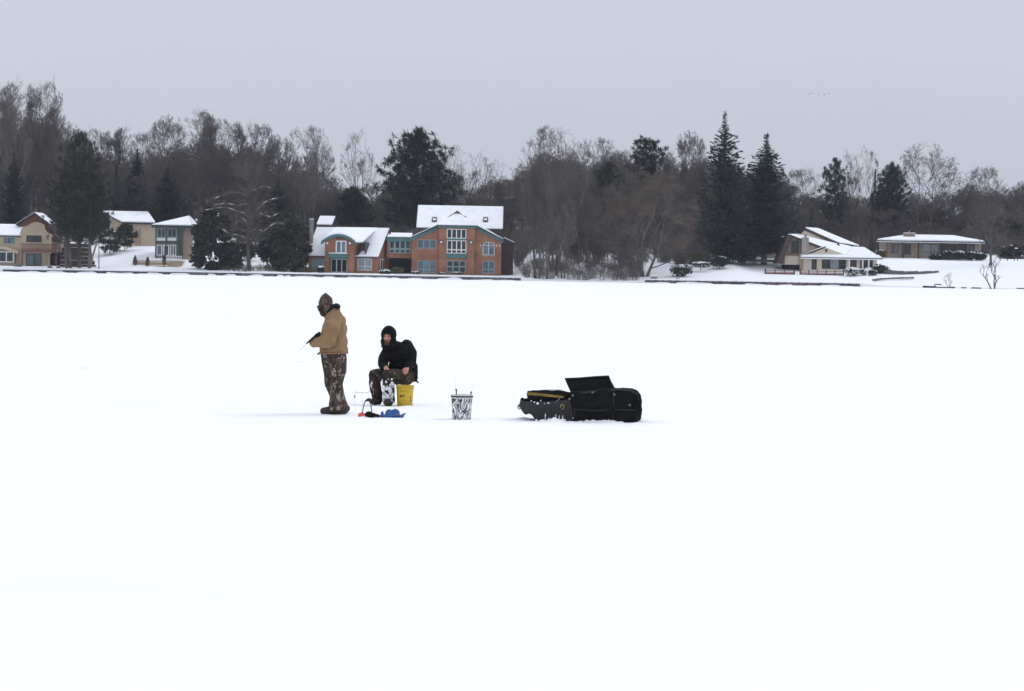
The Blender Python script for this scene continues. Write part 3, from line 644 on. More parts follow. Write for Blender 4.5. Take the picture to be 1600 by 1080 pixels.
# ------------------------------------------------------------------ the tan gabled house by the pines
YT = 424.0
def tan_house():
    p = at(50, 416, YT); zb = p.z
    t = thing('tan_house', 'tan stucco house with curved gable and red balcony behind the thin seawall', 'house', (p.x, YT, zb))
    x0, x1 = at(31, 390, YT).x, at(76.5, 390, YT).x; zf = zb - .4
    up = rect(41, 368, 65.3, 378.8, YT); lo = rect(40.5, 396, 65.3, 416, YT); side = rect(77.8, 396, 90, 416.5, YT)
    prof = [(31, 366), (35, 357), (42, 354), (48, 350.5), (53, 348), (59, 348.3), (64, 350.5), (68, 352.5), (70, 360), (73, 364), (76.5, 365.5)]
    px_ = [(at(a, b_, YT).x, at(a, b_, YT).z) for a, b_ in prof]
    def top(x): return float(np.interp(x, [q[0] for q in px_], [q[1] for q in px_]))
    mb = MB(); facade(mb, x0, x1, zf, top, YT, [up, (lo[0], lo[1], zb + .02, lo[3])], brk=[q[0] for q in px_])
    mb.add([(x1, YT, zf), (x1, YT + 9, zf), (x1, YT + 9, top(x1)), (x1, YT, top(x1))], [(0, 1, 2, 3)]); mb.add([(x0, YT, zf), (x0, YT + 9, zf), (x0, YT + 9, top(x0)), (x0, YT, top(x0))], [(3, 2, 1, 0)])
    mb.build('wall', 'tan_stucco', t)
    # parapet cap of snow following the curve, with the roof body behind
    c = MB()
    for (a, b_) in zip(px_[:-1], px_[1:]):
        c.add([(a[0], YT - .15, a[1]), (b_[0], YT - .15, b_[1]), (b_[0], YT + .5, b_[1]), (a[0], YT + .5, a[1])] + [(a[0], YT - .15, a[1] + .1), (b_[0], YT - .15, b_[1] + .1), (b_[0], YT + .5, b_[1] + .1), (a[0], YT + .5, a[1] + .1)],
              [(0, 1, 5, 4), (4, 5, 6, 7), (2, 3, 7, 6)])
    c.build('parapet_cap', 'tan_stucco', t)
    window(t, up, YT, 2, (1,), 'dark_brown', 'glass_dark', .1); window(t, (lo[0], lo[1], zb + .02, lo[3]), YT, 2, (1,), 'dark_brown', 'glass_blue', .1, name='garden_door')
    wx1 = at(81, 400, YT).x
    s = MB(); zs = at(78, 365, YT).z
    s.box(x1 + .004, wx1 + .9, YT + 3, YT + 9, zf, zs); s.build('side_wall', 'taupe_siding', t)
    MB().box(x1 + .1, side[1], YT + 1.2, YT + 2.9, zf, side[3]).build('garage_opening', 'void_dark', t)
    MB().box(x1 + .004, at(77.5, 400, YT).x, YT - .3, YT + .2, zf, at(77, 395, YT).z).build('pillar', 'tan_stucco', t)
    # red gabled roof behind
    a = at(59, 334, YT + 7); bl = at(30, 352, YT + 7); br = at(83, 352, YT + 7)
    roof(t, [(bl.x, YT + 4, bl.z), (a.x, YT + 4, a.z), (a.x, YT + 12, a.z), (bl.x, YT + 12, bl.z)], .15, .07)
    roof(t, [(a.x, YT + 4, a.z), (br.x, YT + 4, br.z), (br.x, YT + 12, br.z), (a.x, YT + 12, a.z)], .15, .07)
    MB().prism([(bl.x + .3, zb), (br.x - .3, zb), (br.x - .3, br.z - .02), (a.x, a.z - .12), (bl.x + .3, bl.z - .02)], YT + 4.4, YT + 4.7).build('rear_gable', 'red_deck', t)
    # balcony: deck, fascia, rails
    dz0 = at(60, 394, YT).z; dz1 = at(60, 391.5, YT).z; rt = at(60, 381.3, YT).z; dx0, dx1 = at(36, 390, YT).x, at(91.5, 390, YT).x
    d = MB(); d.box(dx0, dx1, YT - 1.6, YT - .005, dz0, dz1); d.build('balcony_deck', 'red_deck', t)
    r_ = MB(); r_.box(dx0, dx1, YT - 1.6, YT - 1.48, rt - .12, rt); r_.box(dx0, dx1, YT - 1.57, YT - 1.5, dz1 + .12, dz1 + .22); rl = r_.build('railing', 'red_deck', t)
    k = 34; bm_ = MB().box(-.03, .03, -.03, .03, 0, rt - dz1 - .12).mesh('baluster', 'red_deck')
    for i in range(k): o = link('baluster', bm_, rl); o.location = (dx0 + .1 + (dx1 - dx0 - .2) * i / (k - 1), YT - 1.535, dz1)
    pm = MB().box(-.1, .1, -.1, .1, 0, dz0 - zf).mesh('post', 'red_deck')
    for q in (dx0 + .15, dx1 - .15): o = link('post', pm, t); o.location = Vector((q, YT - 1.4, zf)) - t.location
    MB().box(dx0 + .1, dx1 - .1, YT - 1.4, YT - .2, dz1 + .003, dz1 + .1).build('snow', 'snow', t)
    # low side part of the house with the blue window
    sx0 = at(-14, 390, YT).x; sx1 = x0 - .003; ze = at(14, 370, YT).z; zr = at(14, 353, YT + 4).z
    bw = rect(4.5, 371, 23, 381, YT); lw = rect(-2, 393, 21.5, 410, YT - .6)
    mb = MB(); facade(mb, sx0, sx1, zf, ze, YT + .2, [bw]); mb.build('wall', 'tan_stucco', t)
    window(t, bw, YT + .2, 3, (1,), 'grey_teal', 'glass_blue', .1)
    roof(t, [(sx0, YT - .2, ze), (sx1 + .2, YT - .2, ze), (sx1 + .1, YT + 6, zr), (sx0, YT + 6, zr)], .15, .22)
    # curved porch roof and bay with white-framed window
    cz = [(sx0, 391), (at(0, 388, YT).x, 384.5), (at(10, 386, YT).x, 385.5), (at(20, 386, YT).x, 388.5), (at(31, 386, YT).x, 392)]
    pts = [(x, at(15, y, YT).z) for x, y in cz]
    MB().prism([(x, z - .55) for x, z in pts] + [(x, z) for x, z in reversed(pts)], YT - 1.2, YT + .15).build('porch_roof', 'tan_stucco', t)
    mb = MB(); facade(mb, sx0, at(24, 400, YT).x, zf, at(10, 391.5, YT).z, YT - .6, [lw]); mb.add([(at(24, 400, YT).x, YT - .6, zf), (at(24, 400, YT).x, YT + .2, zf), (at(24, 400, YT).x, YT + .2, at(10, 391.5, YT).z), (at(24, 400, YT).x, YT - .6, at(10, 391.5, YT).z)], [(0, 1, 2, 3)])
    mb.build('bay', 'taupe_siding', t); window(t, lw, YT - .6, 2, (1,), 'white_paint', 'glass_dark', .16)
tan_house()

# ------------------------------------------------------------------ beige house on the slope
def beige_house():
    Y = 448; p = at(222, 383, Y)
    t = thing('beige_house', 'beige windowless side of a house under a broad white roof on the slope', 'house', (p.x, Y, p.z))
    xl, xr = at(191, 370, Y).x, at(243, 370, Y).x; zt = at(215, 350.5, Y).z; zf = p.z - 1
    mb = MB(); facade(mb, xl, xr, zf, zt, Y, []); gx = at(160, 340, Y).x
    mb.add([(xl, Y, zf), (xl, Y, zt), (gx, Y + 8, zt + 1.75), (gx, Y + 8, zf)], [(0, 1, 2, 3)])
    mb.build('wall', 'tan_stucco', t)
    a, b_, c, d = at(158.5, 332.5, Y + 8), at(232, 334.5, Y + 8), at(243, 350, Y - .5), at(190, 350, Y - .5)
    roof(t, [(d.x, Y - .5, c.z), (c.x, Y - .5, c.z), (b_.x, Y + 8, a.z), (a.x, Y + 8, a.z)], .18, .22)
    for px in (212.5, 218): q = rect(px - 1.1, 358, px + 1.1, 381, Y); MB().box(q[0], q[1], Y - .16, Y - .003, q[2], q[3]).build('pilaster', 'tan_brick', t)
    q = at(213.5, 338, Y + 5); MB().tube([(q.x, Y + 4.5, q.z - 1.3), (q.x, Y + 4.5, q.z + .25)], .07, 8).build('vent_pipe', 'dark_steel', t)
beige_house()

def green_house():
    Y = 429; p = at(265, 402, Y)
    t = thing('green_trim_house', 'two storey house with dark green posts and white balustrades below', 'house', (p.x, Y, p.z))
    x0, x1, x2 = at(242.8, 380, Y).x, at(286.5, 380, Y).x, at(300, 380, Y).x; zf = p.z - .6; zt = at(265, 354, Y).z
    holes = [rect(246, 357.3, 258.5, 371, Y), rect(262, 357.3, 275.5, 371, Y), rect(244.8, 382.5, 253.2, 399.3, Y), rect(254.8, 382.5, 264.5, 400, Y), rect(266.3, 382.5, 275, 399.3, Y)]
    mb = MB(); facade(mb, x0, x1, zf, zt, Y, holes); mb.build('wall', 'grey_siding', t)
    s = MB(); s.add([(x1, Y, zf), (x2, Y + 1.0, zf), (x2, Y + 1.0, zt), (x1, Y, zt)], [(0, 1, 2, 3)]); s.build('side_wall', 'taupe_siding', t); MB().add([(x0, Y, zf), (x0, Y + 8, zf), (x0, Y + 8, zt), (x0, Y, zt)], [(3, 2, 1, 0)]).build('side_wall', 'taupe_siding', t)
    window(t, holes[0], Y, 2, (1,), 'grey_teal', 'glass_dark', .12); window(t, holes[1], Y, 2, (1,), 'grey_teal', 'glass_dark', .12)
    window(t, holes[2], Y, 1, (1,), 'white_paint', 'glass_blue', .14); window(t, holes[3], Y, 1, (1,), 'white_paint', 'glass_dark', .2, name='door'); window(t, holes[4], Y, 2, (1,), 'white_paint', 'glass_blue', .12)
    for q in (rect(244.6, 372, 258.6, 376.3, Y), rect(261.5, 372, 275.6, 376.3, Y)): MB().box(q[0], q[1], Y - .06, Y - .003, q[2], q[3]).build('panel', 'white_paint', t)
    q = rect(242.8, 376.8, 286, 381, Y); MB().box(q[0], q[1], Y - .16, Y - .004, q[2], q[3]).build('storey_band', 'green_trim', t)
    for a, b_ in ((242.8, 244.6), (258.9, 261.2), (276.6, 280), (283.6, 286.4)): q = rect(a, 355, b_, 401, Y); MB().box(q[0], q[1], Y - .25, Y - .17, zf, zt - .02).build('post', 'green_trim', t)
    q = rect(280.2, 356, 283.5, 401, Y); MB().box(q[0], q[1], Y - .1, Y - .005, zf, zt - .05).build('panel', 'green_trim', t)
    # hip roof
    e0, e1 = at(237.5, 353, Y).x, at(301, 353, Y).x; ze = at(265, 353.8, Y).z; pk = at(296, 339.5, Y + 4)
    MB().box(e0, e1, Y - .6, Y - .5, ze - .3, ze + .12).build('fascia', 'green_trim', t)
    roof(t, [(e0, Y - .6, ze), (e1, Y - .6, ze), (pk.x, Y + 4, pk.z)], .14, .2)
    roof(t, [(e0, Y - .6, ze), (pk.x, Y + 4, pk.z), (pk.x - 1, Y + 9, ze)], .14, .2)
    roof(t, [(e1, Y - .6, ze), (e1 + .1, Y + 8, ze), (pk.x, Y + 4, pk.z)], .14, .2)
    # terrace with steps
    tz = at(250, 407.5, 423).z; g = at(250, 417, 419).z
    t2 = thing('garden_terrace', 'tan stone terrace with low steps below the green posts', 'terrace', (at(250, 415, 420).x, 420, g))
    ta, tb = at(207, 410, 421).x, at(283, 410, 421).x
    MB().box(ta, tb, 421.5, Y - .26, g - .8, tz).build('platform', 'tan_stucco', t2); MB().box(ta + .1, tb - .1, 421.6, Y - .3, tz + .003, tz + .12).build('snow', 'snow', t2)
    for i in range(3):
        z1 = tz - .28 * (i + 1); MB().box(ta + .2 * i, tb - .3, 421.5 - .5 * (i + 1), 421.5 - .5 * i - .003, g - .8, z1).build('step', 'tan_stucco', t2)
        if i != 1: MB().box(ta + .2 * i + .1, tb - 2.0, 421.5 - .5 * (i + 1) + .05, 421.5 - .5 * i - .01, z1 + .003, z1 + .08).build('snow', 'snow', t2)
    # balustrades
    for k, (a, b_, lab) in enumerate(((213.5, 229.5, 'short white balustrade between two clipped cones'), (259.5, 284, 'longer white balustrade beside the dark evergreen mass'))):
        r = rect(a, 400.3, b_, 408, 421.8); bt = thing('balustrade', lab, 'balustrade', ((r[0] + r[1]) / 2, 421.8, tz), 'white balustrades on the terrace')
        MB().box(r[0], r[1], 421.75, 421.9, tz + .72, tz + .84).build('rail', 'white_paint', bt); MB().box(r[0], r[1], 421.76, 421.89, tz + .1, tz + .18).build('rail', 'white_paint', bt)
        n_ = int((r[1] - r[0]) / .26); bm_ = MB().lathe((0, 0, 0), [(.05, 0), (.06, .08), (.09, .2), (.05, .4), (.06, .54)], 8).mesh('baluster', 'white_paint')
        for i in range(n_ + 1): o = link('baluster', bm_, bt); o.location = Vector((r[0] + .05 + (r[1] - r[0] - .1) * i / n_, 421.825, tz + .18)) - bt.location
green_house()

# ------------------------------------------------------------------ cream house with the slanting roof
def cream_house():
    Y = 432; p = at(1290, 424, Y); zf = at(1290, 424.5, Y).z
    t = thing('cream_house', 'cream house with steep slanted roofs, stone chimney and dark A-frame end', 'house', (p.x, Y, zf))
    zb = zf - 1.2; ze = at(1290, 404, Y).z
    x0, x1 = at(1255, 412, Y).x, at(1370, 412, Y).x
    H = [rect(1268, 404.8, 1276.3, 421.5, Y), rect(1284, 404.8, 1322, 420.5, Y), rect(1328.5, 405.5, 1338.5, 422.5, Y), rect(1344, 405.5, 1346.5, 422.5, Y), rect(1348.3, 405.5, 1356, 422.5, Y), rect(1357.5, 405.5, 1364, 422.5, Y)]
    mb = MB(); facade(mb, x0, x1, zb, ze, Y, H, depth=.3); mb.add([(x1, Y, zb), (x1, Y + 9, zb), (x1, Y + 9, ze), (x1, Y, ze)], [(0, 1, 2, 3)]); mb.build('wall', 'cream_siding', t)
    window(t, H[0], Y, 1, (1,), 'dark_brown', 'glass_dark', .12, name='door')
    wx = H[1]; w3 = wx[1] - wx[0]
    window(t, (wx[0], wx[0] + w3 * .33 - .003, wx[2], wx[3]), Y, 1, (1,), 'dark_brown', 'glass_dark', .08)
    window(t, (wx[0] + w3 * .33, wx[0] + w3 * .72 - .003, wx[2], wx[3]), Y, 1, (1,), 'dark_brown', 'curtain_glass', .08)
    window(t, (wx[0] + w3 * .72, wx[1], wx[2], wx[3]), Y, 1, (1,), 'dark_brown', 'glass_dark', .08)
    for h in H[2:]: window(t, h, Y, 1, (1,), 'dark_brown', 'glass_dark', .07)
    for px in (1326.3, 1347.4, 1356.8): q = at(px, 413, Y); MB().box(q.x - .1, q.x + .1, Y - .6, Y - .4, zb, ze - .02).build('porch_post', 'white_paint', t)
    # eave strip, front gable, its two small slopes
    ex0, ex1 = at(1249.5, 403, Y).x, at(1378, 405.5, Y).x; zg = at(1290, 387, Y + 1.5).z; gx = at(1291, 388, Y).x
    g0, g1 = at(1262, 401, Y).x, at(1325, 401, Y).x; zee = ze + .05
    MB().box(ex0, ex1, Y - .75, Y - .6, zee - .18, zee + .1).build('fascia', 'white_paint', t)
    roof(t, [(ex0, Y - .75, zee), (ex1, Y - .75, zee), (ex1 - .4, Y + .35, zee + .45), (ex0 + .4, Y + .35, zee + .45)], .1, .16)
    MB().prism([(g0, zee + .5), (g1, zee + .5), (gx, zg)], Y + .36, Y + .7).build('front_gable', 'cream_siding', t)
    q = rect(1289.7, 389.5, 1293.2, 393.8, Y); MB().box(q[0], q[1], Y + .3, Y + .355, q[2], q[3]).build('gable_vent', 'dark_brown', t)
    xb0 = at(1249.5, 402, Y).x
    roof(t, [(xb0, Y + .2, zee + .25), (gx, Y + .2, zg + .1), (gx, Y + 5, zg + .1), (xb0, Y + 5, zee + .25)], .1, .14)
    # big roof plane falling to the eave at the far end
    tl = at(1231, 366, Y + 3); pr = at(1300, 389, Y + .8); er = at(1378, 405, Y)
    zA = tl.z; zB = zee + .2
    Yf = Y + .8
    A_, B_, E_ = at(1231, 368, Yf), at(1322, 401.5, Yf), at(1377.5, 405.5, Y - .74); C_, D_, G_ = at(1331, 387.5, Y + 6), at(1250, 367.5, Y + 6), at(1351, 388.5, Y + 6)
    roof(t, [A_, B_, C_, D_], .12, .16, inset=.03); roof(t, [B_, E_, G_, C_], .12, .16, inset=.03)
    MB().prism([(tl.x, zA - .42), (gx + .4, at(1295, 388.5, Yf).z - .52), (gx + .4, at(1295, 388.5, Yf).z - .1), (tl.x, zA - .02)], Yf - .1, Yf - .004).build('fascia', 'dark_brown', t)
    # cream wall under that plane
    wl = at(1264, 390, Y).x
    sl = (zB - zA) / (er.x - tl.x); zz = lambda x: zA + sl * (x - tl.x) - .1
    MB().prism([(wl, zee + .3), (gx - .2, zee + .3), (gx - .2, zz(gx - .2) - .42), (wl, zz(wl) - .35)], Yf + .5, Yf + .8).build('upper_wall', 'cream_siding', t)
    # upper roof behind
    ul, ur, ue = at(1254.5, 358, Y + 8), at(1282, 358.5, Y + 8), at(1348, 386, Y + 8)
    roof(t, [(ul.x, Y + 5, ul.z), (at(1310, 381, Y + 5).x, Y + 5, at(1310, 381, Y + 5).z), (ue.x, Y + 12, ue.z), (ur.x, Y + 12, ur.z)], .16, .18)
    a = at(1250, 367, Y + 5); b_ = at(1308, 381.5, Y + 5)
    MB().prism([(a.x, a.z - 1.2), (b_.x, b_.z - .4), (b_.x, b_.z), (ul.x + .1, ul.z - .1), (a.x, a.z)], Y + 5.1, Y + 5.4).build('clerestory_wall', 'cream_siding', t)
    MB().prism([(ul.x, ul.z - .3), (b_.x + .2, b_.z - .3), (b_.x + .2, b_.z + .02), (ul.x, ul.z + .02)], Y + 4.85, Y + 4.99).build('fascia', 'dark_brown', t)
    # A-frame end: dark slanted leg, recessed wall with balcony door, dark undercroft
    l0, l1 = at(1232, 369, Y), at(1214.5, 412, Y)
    MB().prism([(l1.x - .2, l1.z), (l1.x + .75, l1.z), (l0.x + .75, l0.z), (l0.x - .25, l0.z)], Y - .6, Y + 6).build('slanted_roof', 'dark_brown', t)
    rx0 = at(1223, 405, Y).x; rx1 = at(1252, 390, Y).x; zd = at(1240, 413.5, Y).z
    dh = rect(1236, 377, 1248.5, 396.5, Y + 1.2)
    mb = MB(); tops = lambda x: min(zz(x), zz(rx1) + 1.2)
    facade(mb, l1.x + .6, rx1, zd, lambda x: min(zz(x) - .05, l1.z + (x - l1.x - .3) * (l0.z - l1.z) / (l0.x - l1.x) + .1), Y + 1.2, [dh], brk=[l0.x, l0.x + .5]); mb.build('recessed_wall', 'taupe_siding', t)
    window(t, dh, Y + 1.2, 2, (1,), 'dark_brown', 'glass_dark', .08, name='balcony_door')
    q = rect(1226, 399.5, 1250, 413.5, Y + .9); MB().box(q[0], q[1], Y + .8, Y + 1.19, q[2], q[3]).build('balcony_front', 'cream_siding', t)
    q = rect(1231, 395.5, 1250, 399.2, Y + .7); r_ = MB(); r_.box(q[0], q[1], Y + .5, Y + .6, q[3] - .08, q[3]); r_.box(q[0], q[1], Y + .5, Y + .6, q[2], q[2] + .08)
    for i in range(10): a = q[0] + (q[1] - q[0]) * i / 9; r_.box(a, a + .04, Y + .53, Y + .57, q[2] + .08, q[3] - .08)
    r_.build('balcony_rail', 'red_deck', t)
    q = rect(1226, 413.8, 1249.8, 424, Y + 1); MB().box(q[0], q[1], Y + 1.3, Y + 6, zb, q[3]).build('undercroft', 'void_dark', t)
    MB().box(at(1250, 410, Y).x, x0 - .003, Y - .2, Y + 5, zb, zee - .1).build('corner_wall', 'taupe_siding', t)
    # stone chimney
    q = rect(1252.5, 373, 1263.5, 402, Y + .2); mb = MB(); mb.box(q[0], q[1], Y - .1, Y + .75, q[2], q[3] + .2); mb.box(q[0] + .45, q[1] - .35, Y + .1, Y + .6, q[3] + .2, q[3] + .75)
    mb.build('chimney', 'stone', t)
    # small roof vent
    q = at(1309, 380, Y + 5); zq = zA + sl * (q.x - tl.x) + .25
    MB().add([(q.x - .35, Y + 4, zq), (q.x + .35, Y + 4, zq - .1), (q.x + .35, Y + 4.7, zq - .1), (q.x - .35, Y + 4.7, zq), (q.x, Y + 4.35, zq + .75)], [(0, 1, 4), (1, 2, 4), (2, 3, 4), (3, 0, 4)]).build('roof_vent', 'roof_dark', t)
    # deck fence in front
    YD = 426; d0, d1 = at(1195.5, 425, YD), at(1318, 428, YD); zt_ = at(1256, 423, YD).z; zb_ = at(1256, 430.5, YD).z
    dk = thing('deck_railing', 'low red brown deck railing in front of the cream house', 'railing', (at(1256, 430, YD).x, YD, zb_))
    q = at(1241, 426, YD).x; q2 = at(1250, 426, YD).x
    for a, b_ in ((d0.x, q), (q2, d1.x)):
        MB().box(a, b_, YD - .06, YD + .06, zt_ - .12, zt_).build('rail', 'red_deck', dk); MB().box(a, b_, YD - .05, YD + .05, zb_ - .5, zb_ + .36).build('kick_board', 'red_deck', dk)
        MB().box(a, b_, YD - .04, YD + .04, zb_ + .40, zb_ + .52).build('rail', 'red_deck', dk)
        n_ = max(3, int((b_ - a) / 1.25)); pm = MB().box(-.08, .08, -.1, .1, 0, zt_ - zb_ + .7).mesh('post', 'red_deck')
        for i in range(n_ + 1): o = link('post', pm, dk); o.location = Vector((a + (b_ - a) * i / n_, YD, zb_ - .5)) - dk.location
        MB().box(a, b_, YD - .05, YD + .05, zt_ + .003, zt_ + .05).build('snow', 'snow', dk)
    for px in (1195.8, 1241, 1250.5): q = at(px, 425, YD); MB().box(q.x - .13, q.x + .13, YD - .13, YD + .13, zb_ - .5, zt_ + .25).build('gate_post', 'red_deck', dk)
    MB().box(d0.x, d1.x, YD + .2, Y - .2, zb_ - 1.2, zb_ + .05).build('deck', 'red_deck', dk); MB().box(d0.x + .1, d1.x - .1, YD + .22, Y - .25, zb_ + .053, zb_ + .2).build('snow', 'snow', dk)
cream_house()

# ------------------------------------------------------------------ long low ranch house
def ranch():
    Y = 450; p = at(1455, 403, Y); zf = at(1455, 404, Y).z
    t = thing('ranch_house', 'long low ranch house with flat snowy roof and square brick chimney', 'house', (p.x, Y, zf))
    zb = zf - .8; zt = at(1455, 378.6, Y).z
    X = lambda px: at(px, 390, Y).x
    holes = [rect(1392, 381.5, 1403, 396, Y), rect(1412.5, 381, 1423, 398, Y), rect(1441, 381.5, 1467, 394, Y), rect(1483, 381.5, 1496, 396, Y), rect(1512, 381.5, 1523, 396, Y)]
    mb = MB(); facade(mb, X(1385), X(1533), zb, zt, Y, holes); mb.add([(X(1385), Y, zb), (X(1385), Y + 9, zb), (X(1385), Y + 9, zt), (X(1385), Y, zt)], [(3, 2, 1, 0)]); mb.build('wall', 'grey_siding', t)
    for h, g in zip(holes, ('glass_blue', 'glass_dark', 'curtain_glass', 'glass_dark', 'glass_blue')): window(t, h, Y, 2, (1,), 'dark_brown', g, .08)
    for a, b_, m_ in ((1423.5, 1431.5, 'tan_brick'), (1386, 1391, 'tan_brick'), (1404, 1409, 'tan_brick'), (1468, 1482, 'dark_brown'), (1497, 1511, 'dark_brown')):
        MB().box(X(a), X(b_), Y - .12, Y - .004, zb, zt - .02).build('brick_pier' if m_ == 'tan_brick' else 'panel', m_, t)
    for a in (1410.5, 1433.5): MB().box(X(a) - .16, X(a) + .16, Y - .9, Y - .6, zb, zt - .02).build('post', 'dark_brown', t)
    MB().box(X(1431.6), X(1432.4), Y - .5, Y - .3, zb, zt - .02).build('post', 'white_paint', t)
    l, r = at(1368.5, 378, Y).x, at(1537, 380, Y).x
    MB().box(l, r, Y - 1.3, Y - 1.1, zt - .12, zt + .14).build('fascia', 'white_paint', t)
    zr = zt + 1.0
    roof(t, [(l, Y - 1.3, zt), (r, Y - 1.3, zt), (X(1500), Y + 7, zr), (X(1425), Y + 7, zr)], .14, .3)
    q = rect(1412, 363.5, 1428.3, 378, Y + 4); mb = MB(); mb.box(q[0], q[1], Y + 3, Y + 4.4, q[2] - .5, q[3] - .3); ch = mb.build('chimney', 'tan_brick', t)
    MB().box(q[0] - .1, q[1] + .1, Y + 2.9, Y + 4.5, q[3] - .3, q[3] - .12).build('cap', 'stone', ch)
    MB().tube([(q[0] + .9, Y + 3.7, q[3] - .12), (q[0] + .9, Y + 3.7, q[3] + .35)], .12, 8).build('flue', 'stone', ch); MB().box(q[0] - .05, q[1] + .05, Y + 2.95, Y + 4.45, q[3] - .115, q[3] - .02).build('snow', 'roof_snow', ch)
ranch()

# ------------------------------------------------------------------ houses half hidden in the wood
def far_roof(label, px0, px1, py_eave, py_ridge, Y, wall, skew=0, wall_h=2.6):
    l, r = at(px0, py_eave, Y), at(px1, py_eave, Y); zr = at((px0 + px1) / 2, py_ridge, Y + 4).z; ze = l.z * .5 + r.z * .5
    g = terr((l.x + r.x) / 2, Y + 4)
    t = thing('cottage', label, 'house', ((l.x + r.x) / 2, Y, min(g, ze - wall_h)), 'roofs seen through the trees')
    z0 = min(g, ze - wall_h) - .5
    MB().box(l.x + .4, r.x - .4, Y + .5, Y + 7.5, z0, ze).build('wall', wall, t)
    MB().prism([(0, 0), (1, 0), (1, 1), (0, 1)], 0, 1) if False else None
    roof(t, [(l.x, Y, ze), (r.x, Y, ze), (r.x + skew, Y + 4, zr), (l.x + skew, Y + 4, zr)], .15, .2)
    roof(t, [(l.x + skew, Y + 4.01, zr), (r.x + skew, Y + 4.01, zr), (r.x, Y + 8, ze), (l.x, Y + 8, ze)], .15, .2)
    for xx in (l.x + .4, r.x - .45):
        MB().add([(xx, Y + .5, ze), (xx, Y + 7.5, ze), (xx + skew, Y + 4, zr - .1), (xx + .05, Y + .5, ze), (xx + .05, Y + 7.5, ze), (xx + .05 + skew, Y + 4, zr - .1)], [(0, 2, 1), (3, 4, 5), (0, 3, 5, 2), (1, 2, 5, 4)]).build('gable', wall, t)
    q = (l.x * .55 + r.x * .45, l.x * .3 + r.x * .7, ze - 1.7, ze - .6)
    window(t, (q[0], q[1], q[2], q[3]), Y + .38, 2, (1,), 'white_paint', 'glass_dark', .1)
    return t
far_roof('small snowy roof showing behind the stone chimney of the brick house', 494, 519, 353, 340, 446, 'dark_brown', .3)
far_roof('white roof glimpsed behind the many-stemmed bare tree', 818, 866, 362, 342, 482, 'grey_siding', 0, 3)
far_roof('taupe cottage half hidden behind the trunk of the full spruce', 1192, 1232, 375, 371, 452, 'taupe_siding', 0, 2.4)
far_roof('pale cottage seen between slim trunks above the olive hedge', 1040, 1068, 352, 341, 470, 'grey_siding', 0, 3)

# ------------------------------------------------------------------ vegetation generators
def vadd(a, b): return (a[0] + b[0], a[1] + b[1], a[2] + b[2])
def vmul(a, k): return (a[0] * k, a[1] * k, a[2] * k)
def vnorm(a):
    q = math.sqrt(a[0] * a[0] + a[1] * a[1] + a[2] * a[2]) or 1e-9
    return (a[0] / q, a[1] / q, a[2] / q)
def vcross(a, b): return (a[1] * b[2] - a[2] * b[1], a[2] * b[0] - a[0] * b[2], a[0] * b[1] - a[1] * b[0])
class Soup:
    """vertices and faces of one part, collected fast"""
    def __init__(s): s.v = []; s.f = []
    def stick(s, pts, rads, n=3):
        V = s.v; o = len(V); k = len(pts); a = None
        for i in range(k):
            p = pts[i]; q0 = pts[i - 1] if i else pts[0]; q1 = pts[i + 1] if i < k - 1 else pts[-1]
            d = vnorm((q1[0] - q0[0], q1[1] - q0[1], q1[2] - q0[2]))
            u = vnorm(vcross(d, (0.0, 0.0, 1.0) if abs(d[2]) < .9 else (1.0, 0.0, 0.0))); w_ = vcross(d, u); r = rads[i]
            for j in range(n):
                c = math.cos(6.2832 * j / n) * r; e_ = math.sin(6.2832 * j / n) * r
                V.append((p[0] + u[0] * c + w_[0] * e_, p[1] + u[1] * c + w_[1] * e_, p[2] + u[2] * c + w_[2] * e_))
        for i in range(k - 1):
            for j in range(n):
                j2 = (j + 1) % n; s.f.append((o + i * n + j, o + i * n + j2, o + (i + 1) * n + j2, o + (i + 1) * n + j))
    def spike(s, p, q, r):
        V = s.v; o = len(V); d = vnorm((q[0] - p[0], q[1] - p[1], q[2] - p[2]))
        u = vnorm(vcross(d, (0.0, 0.0, 1.0) if abs(d[2]) < .9 else (1.0, 0.0, 0.0))); w_ = vcross(d, u)
        for c, e_ in ((1, 0), (-.5, .866), (-.5, -.866)):
            V.append((p[0] + (u[0] * c + w_[0] * e_) * r, p[1] + (u[1] * c + w_[1] * e_) * r, p[2] + (u[2] * c + w_[2] * e_) * r))
        V.append(q); s.f += [(o, o + 1, o + 3), (o + 1, o + 2, o + 3), (o + 2, o, o + 3)]
    def leaf(s, p, d, side, ln, wd, fold=0.0):
        """a bent diamond spray"""
        V = s.v; o = len(V); m = vadd(p, vmul(d, ln * .45))
        up = vcross(side, d)
        V.append(p); V.append(vadd(vadd(m, vmul(side, wd)), vmul(up, -fold))); V.append(vadd(p, vmul(d, ln))); V.append(vadd(vadd(m, vmul(side, -wd)), vmul(up, -fold)))
        s.f += [(o, o + 1, o + 2), (o, o + 2, o + 3)]
    def mesh(s, name, m):
        me = bpy.data.meshes.new(name); me.from_pydata(s.v, [], s.f); me.update(); me.materials.append(MATS[m]); return me

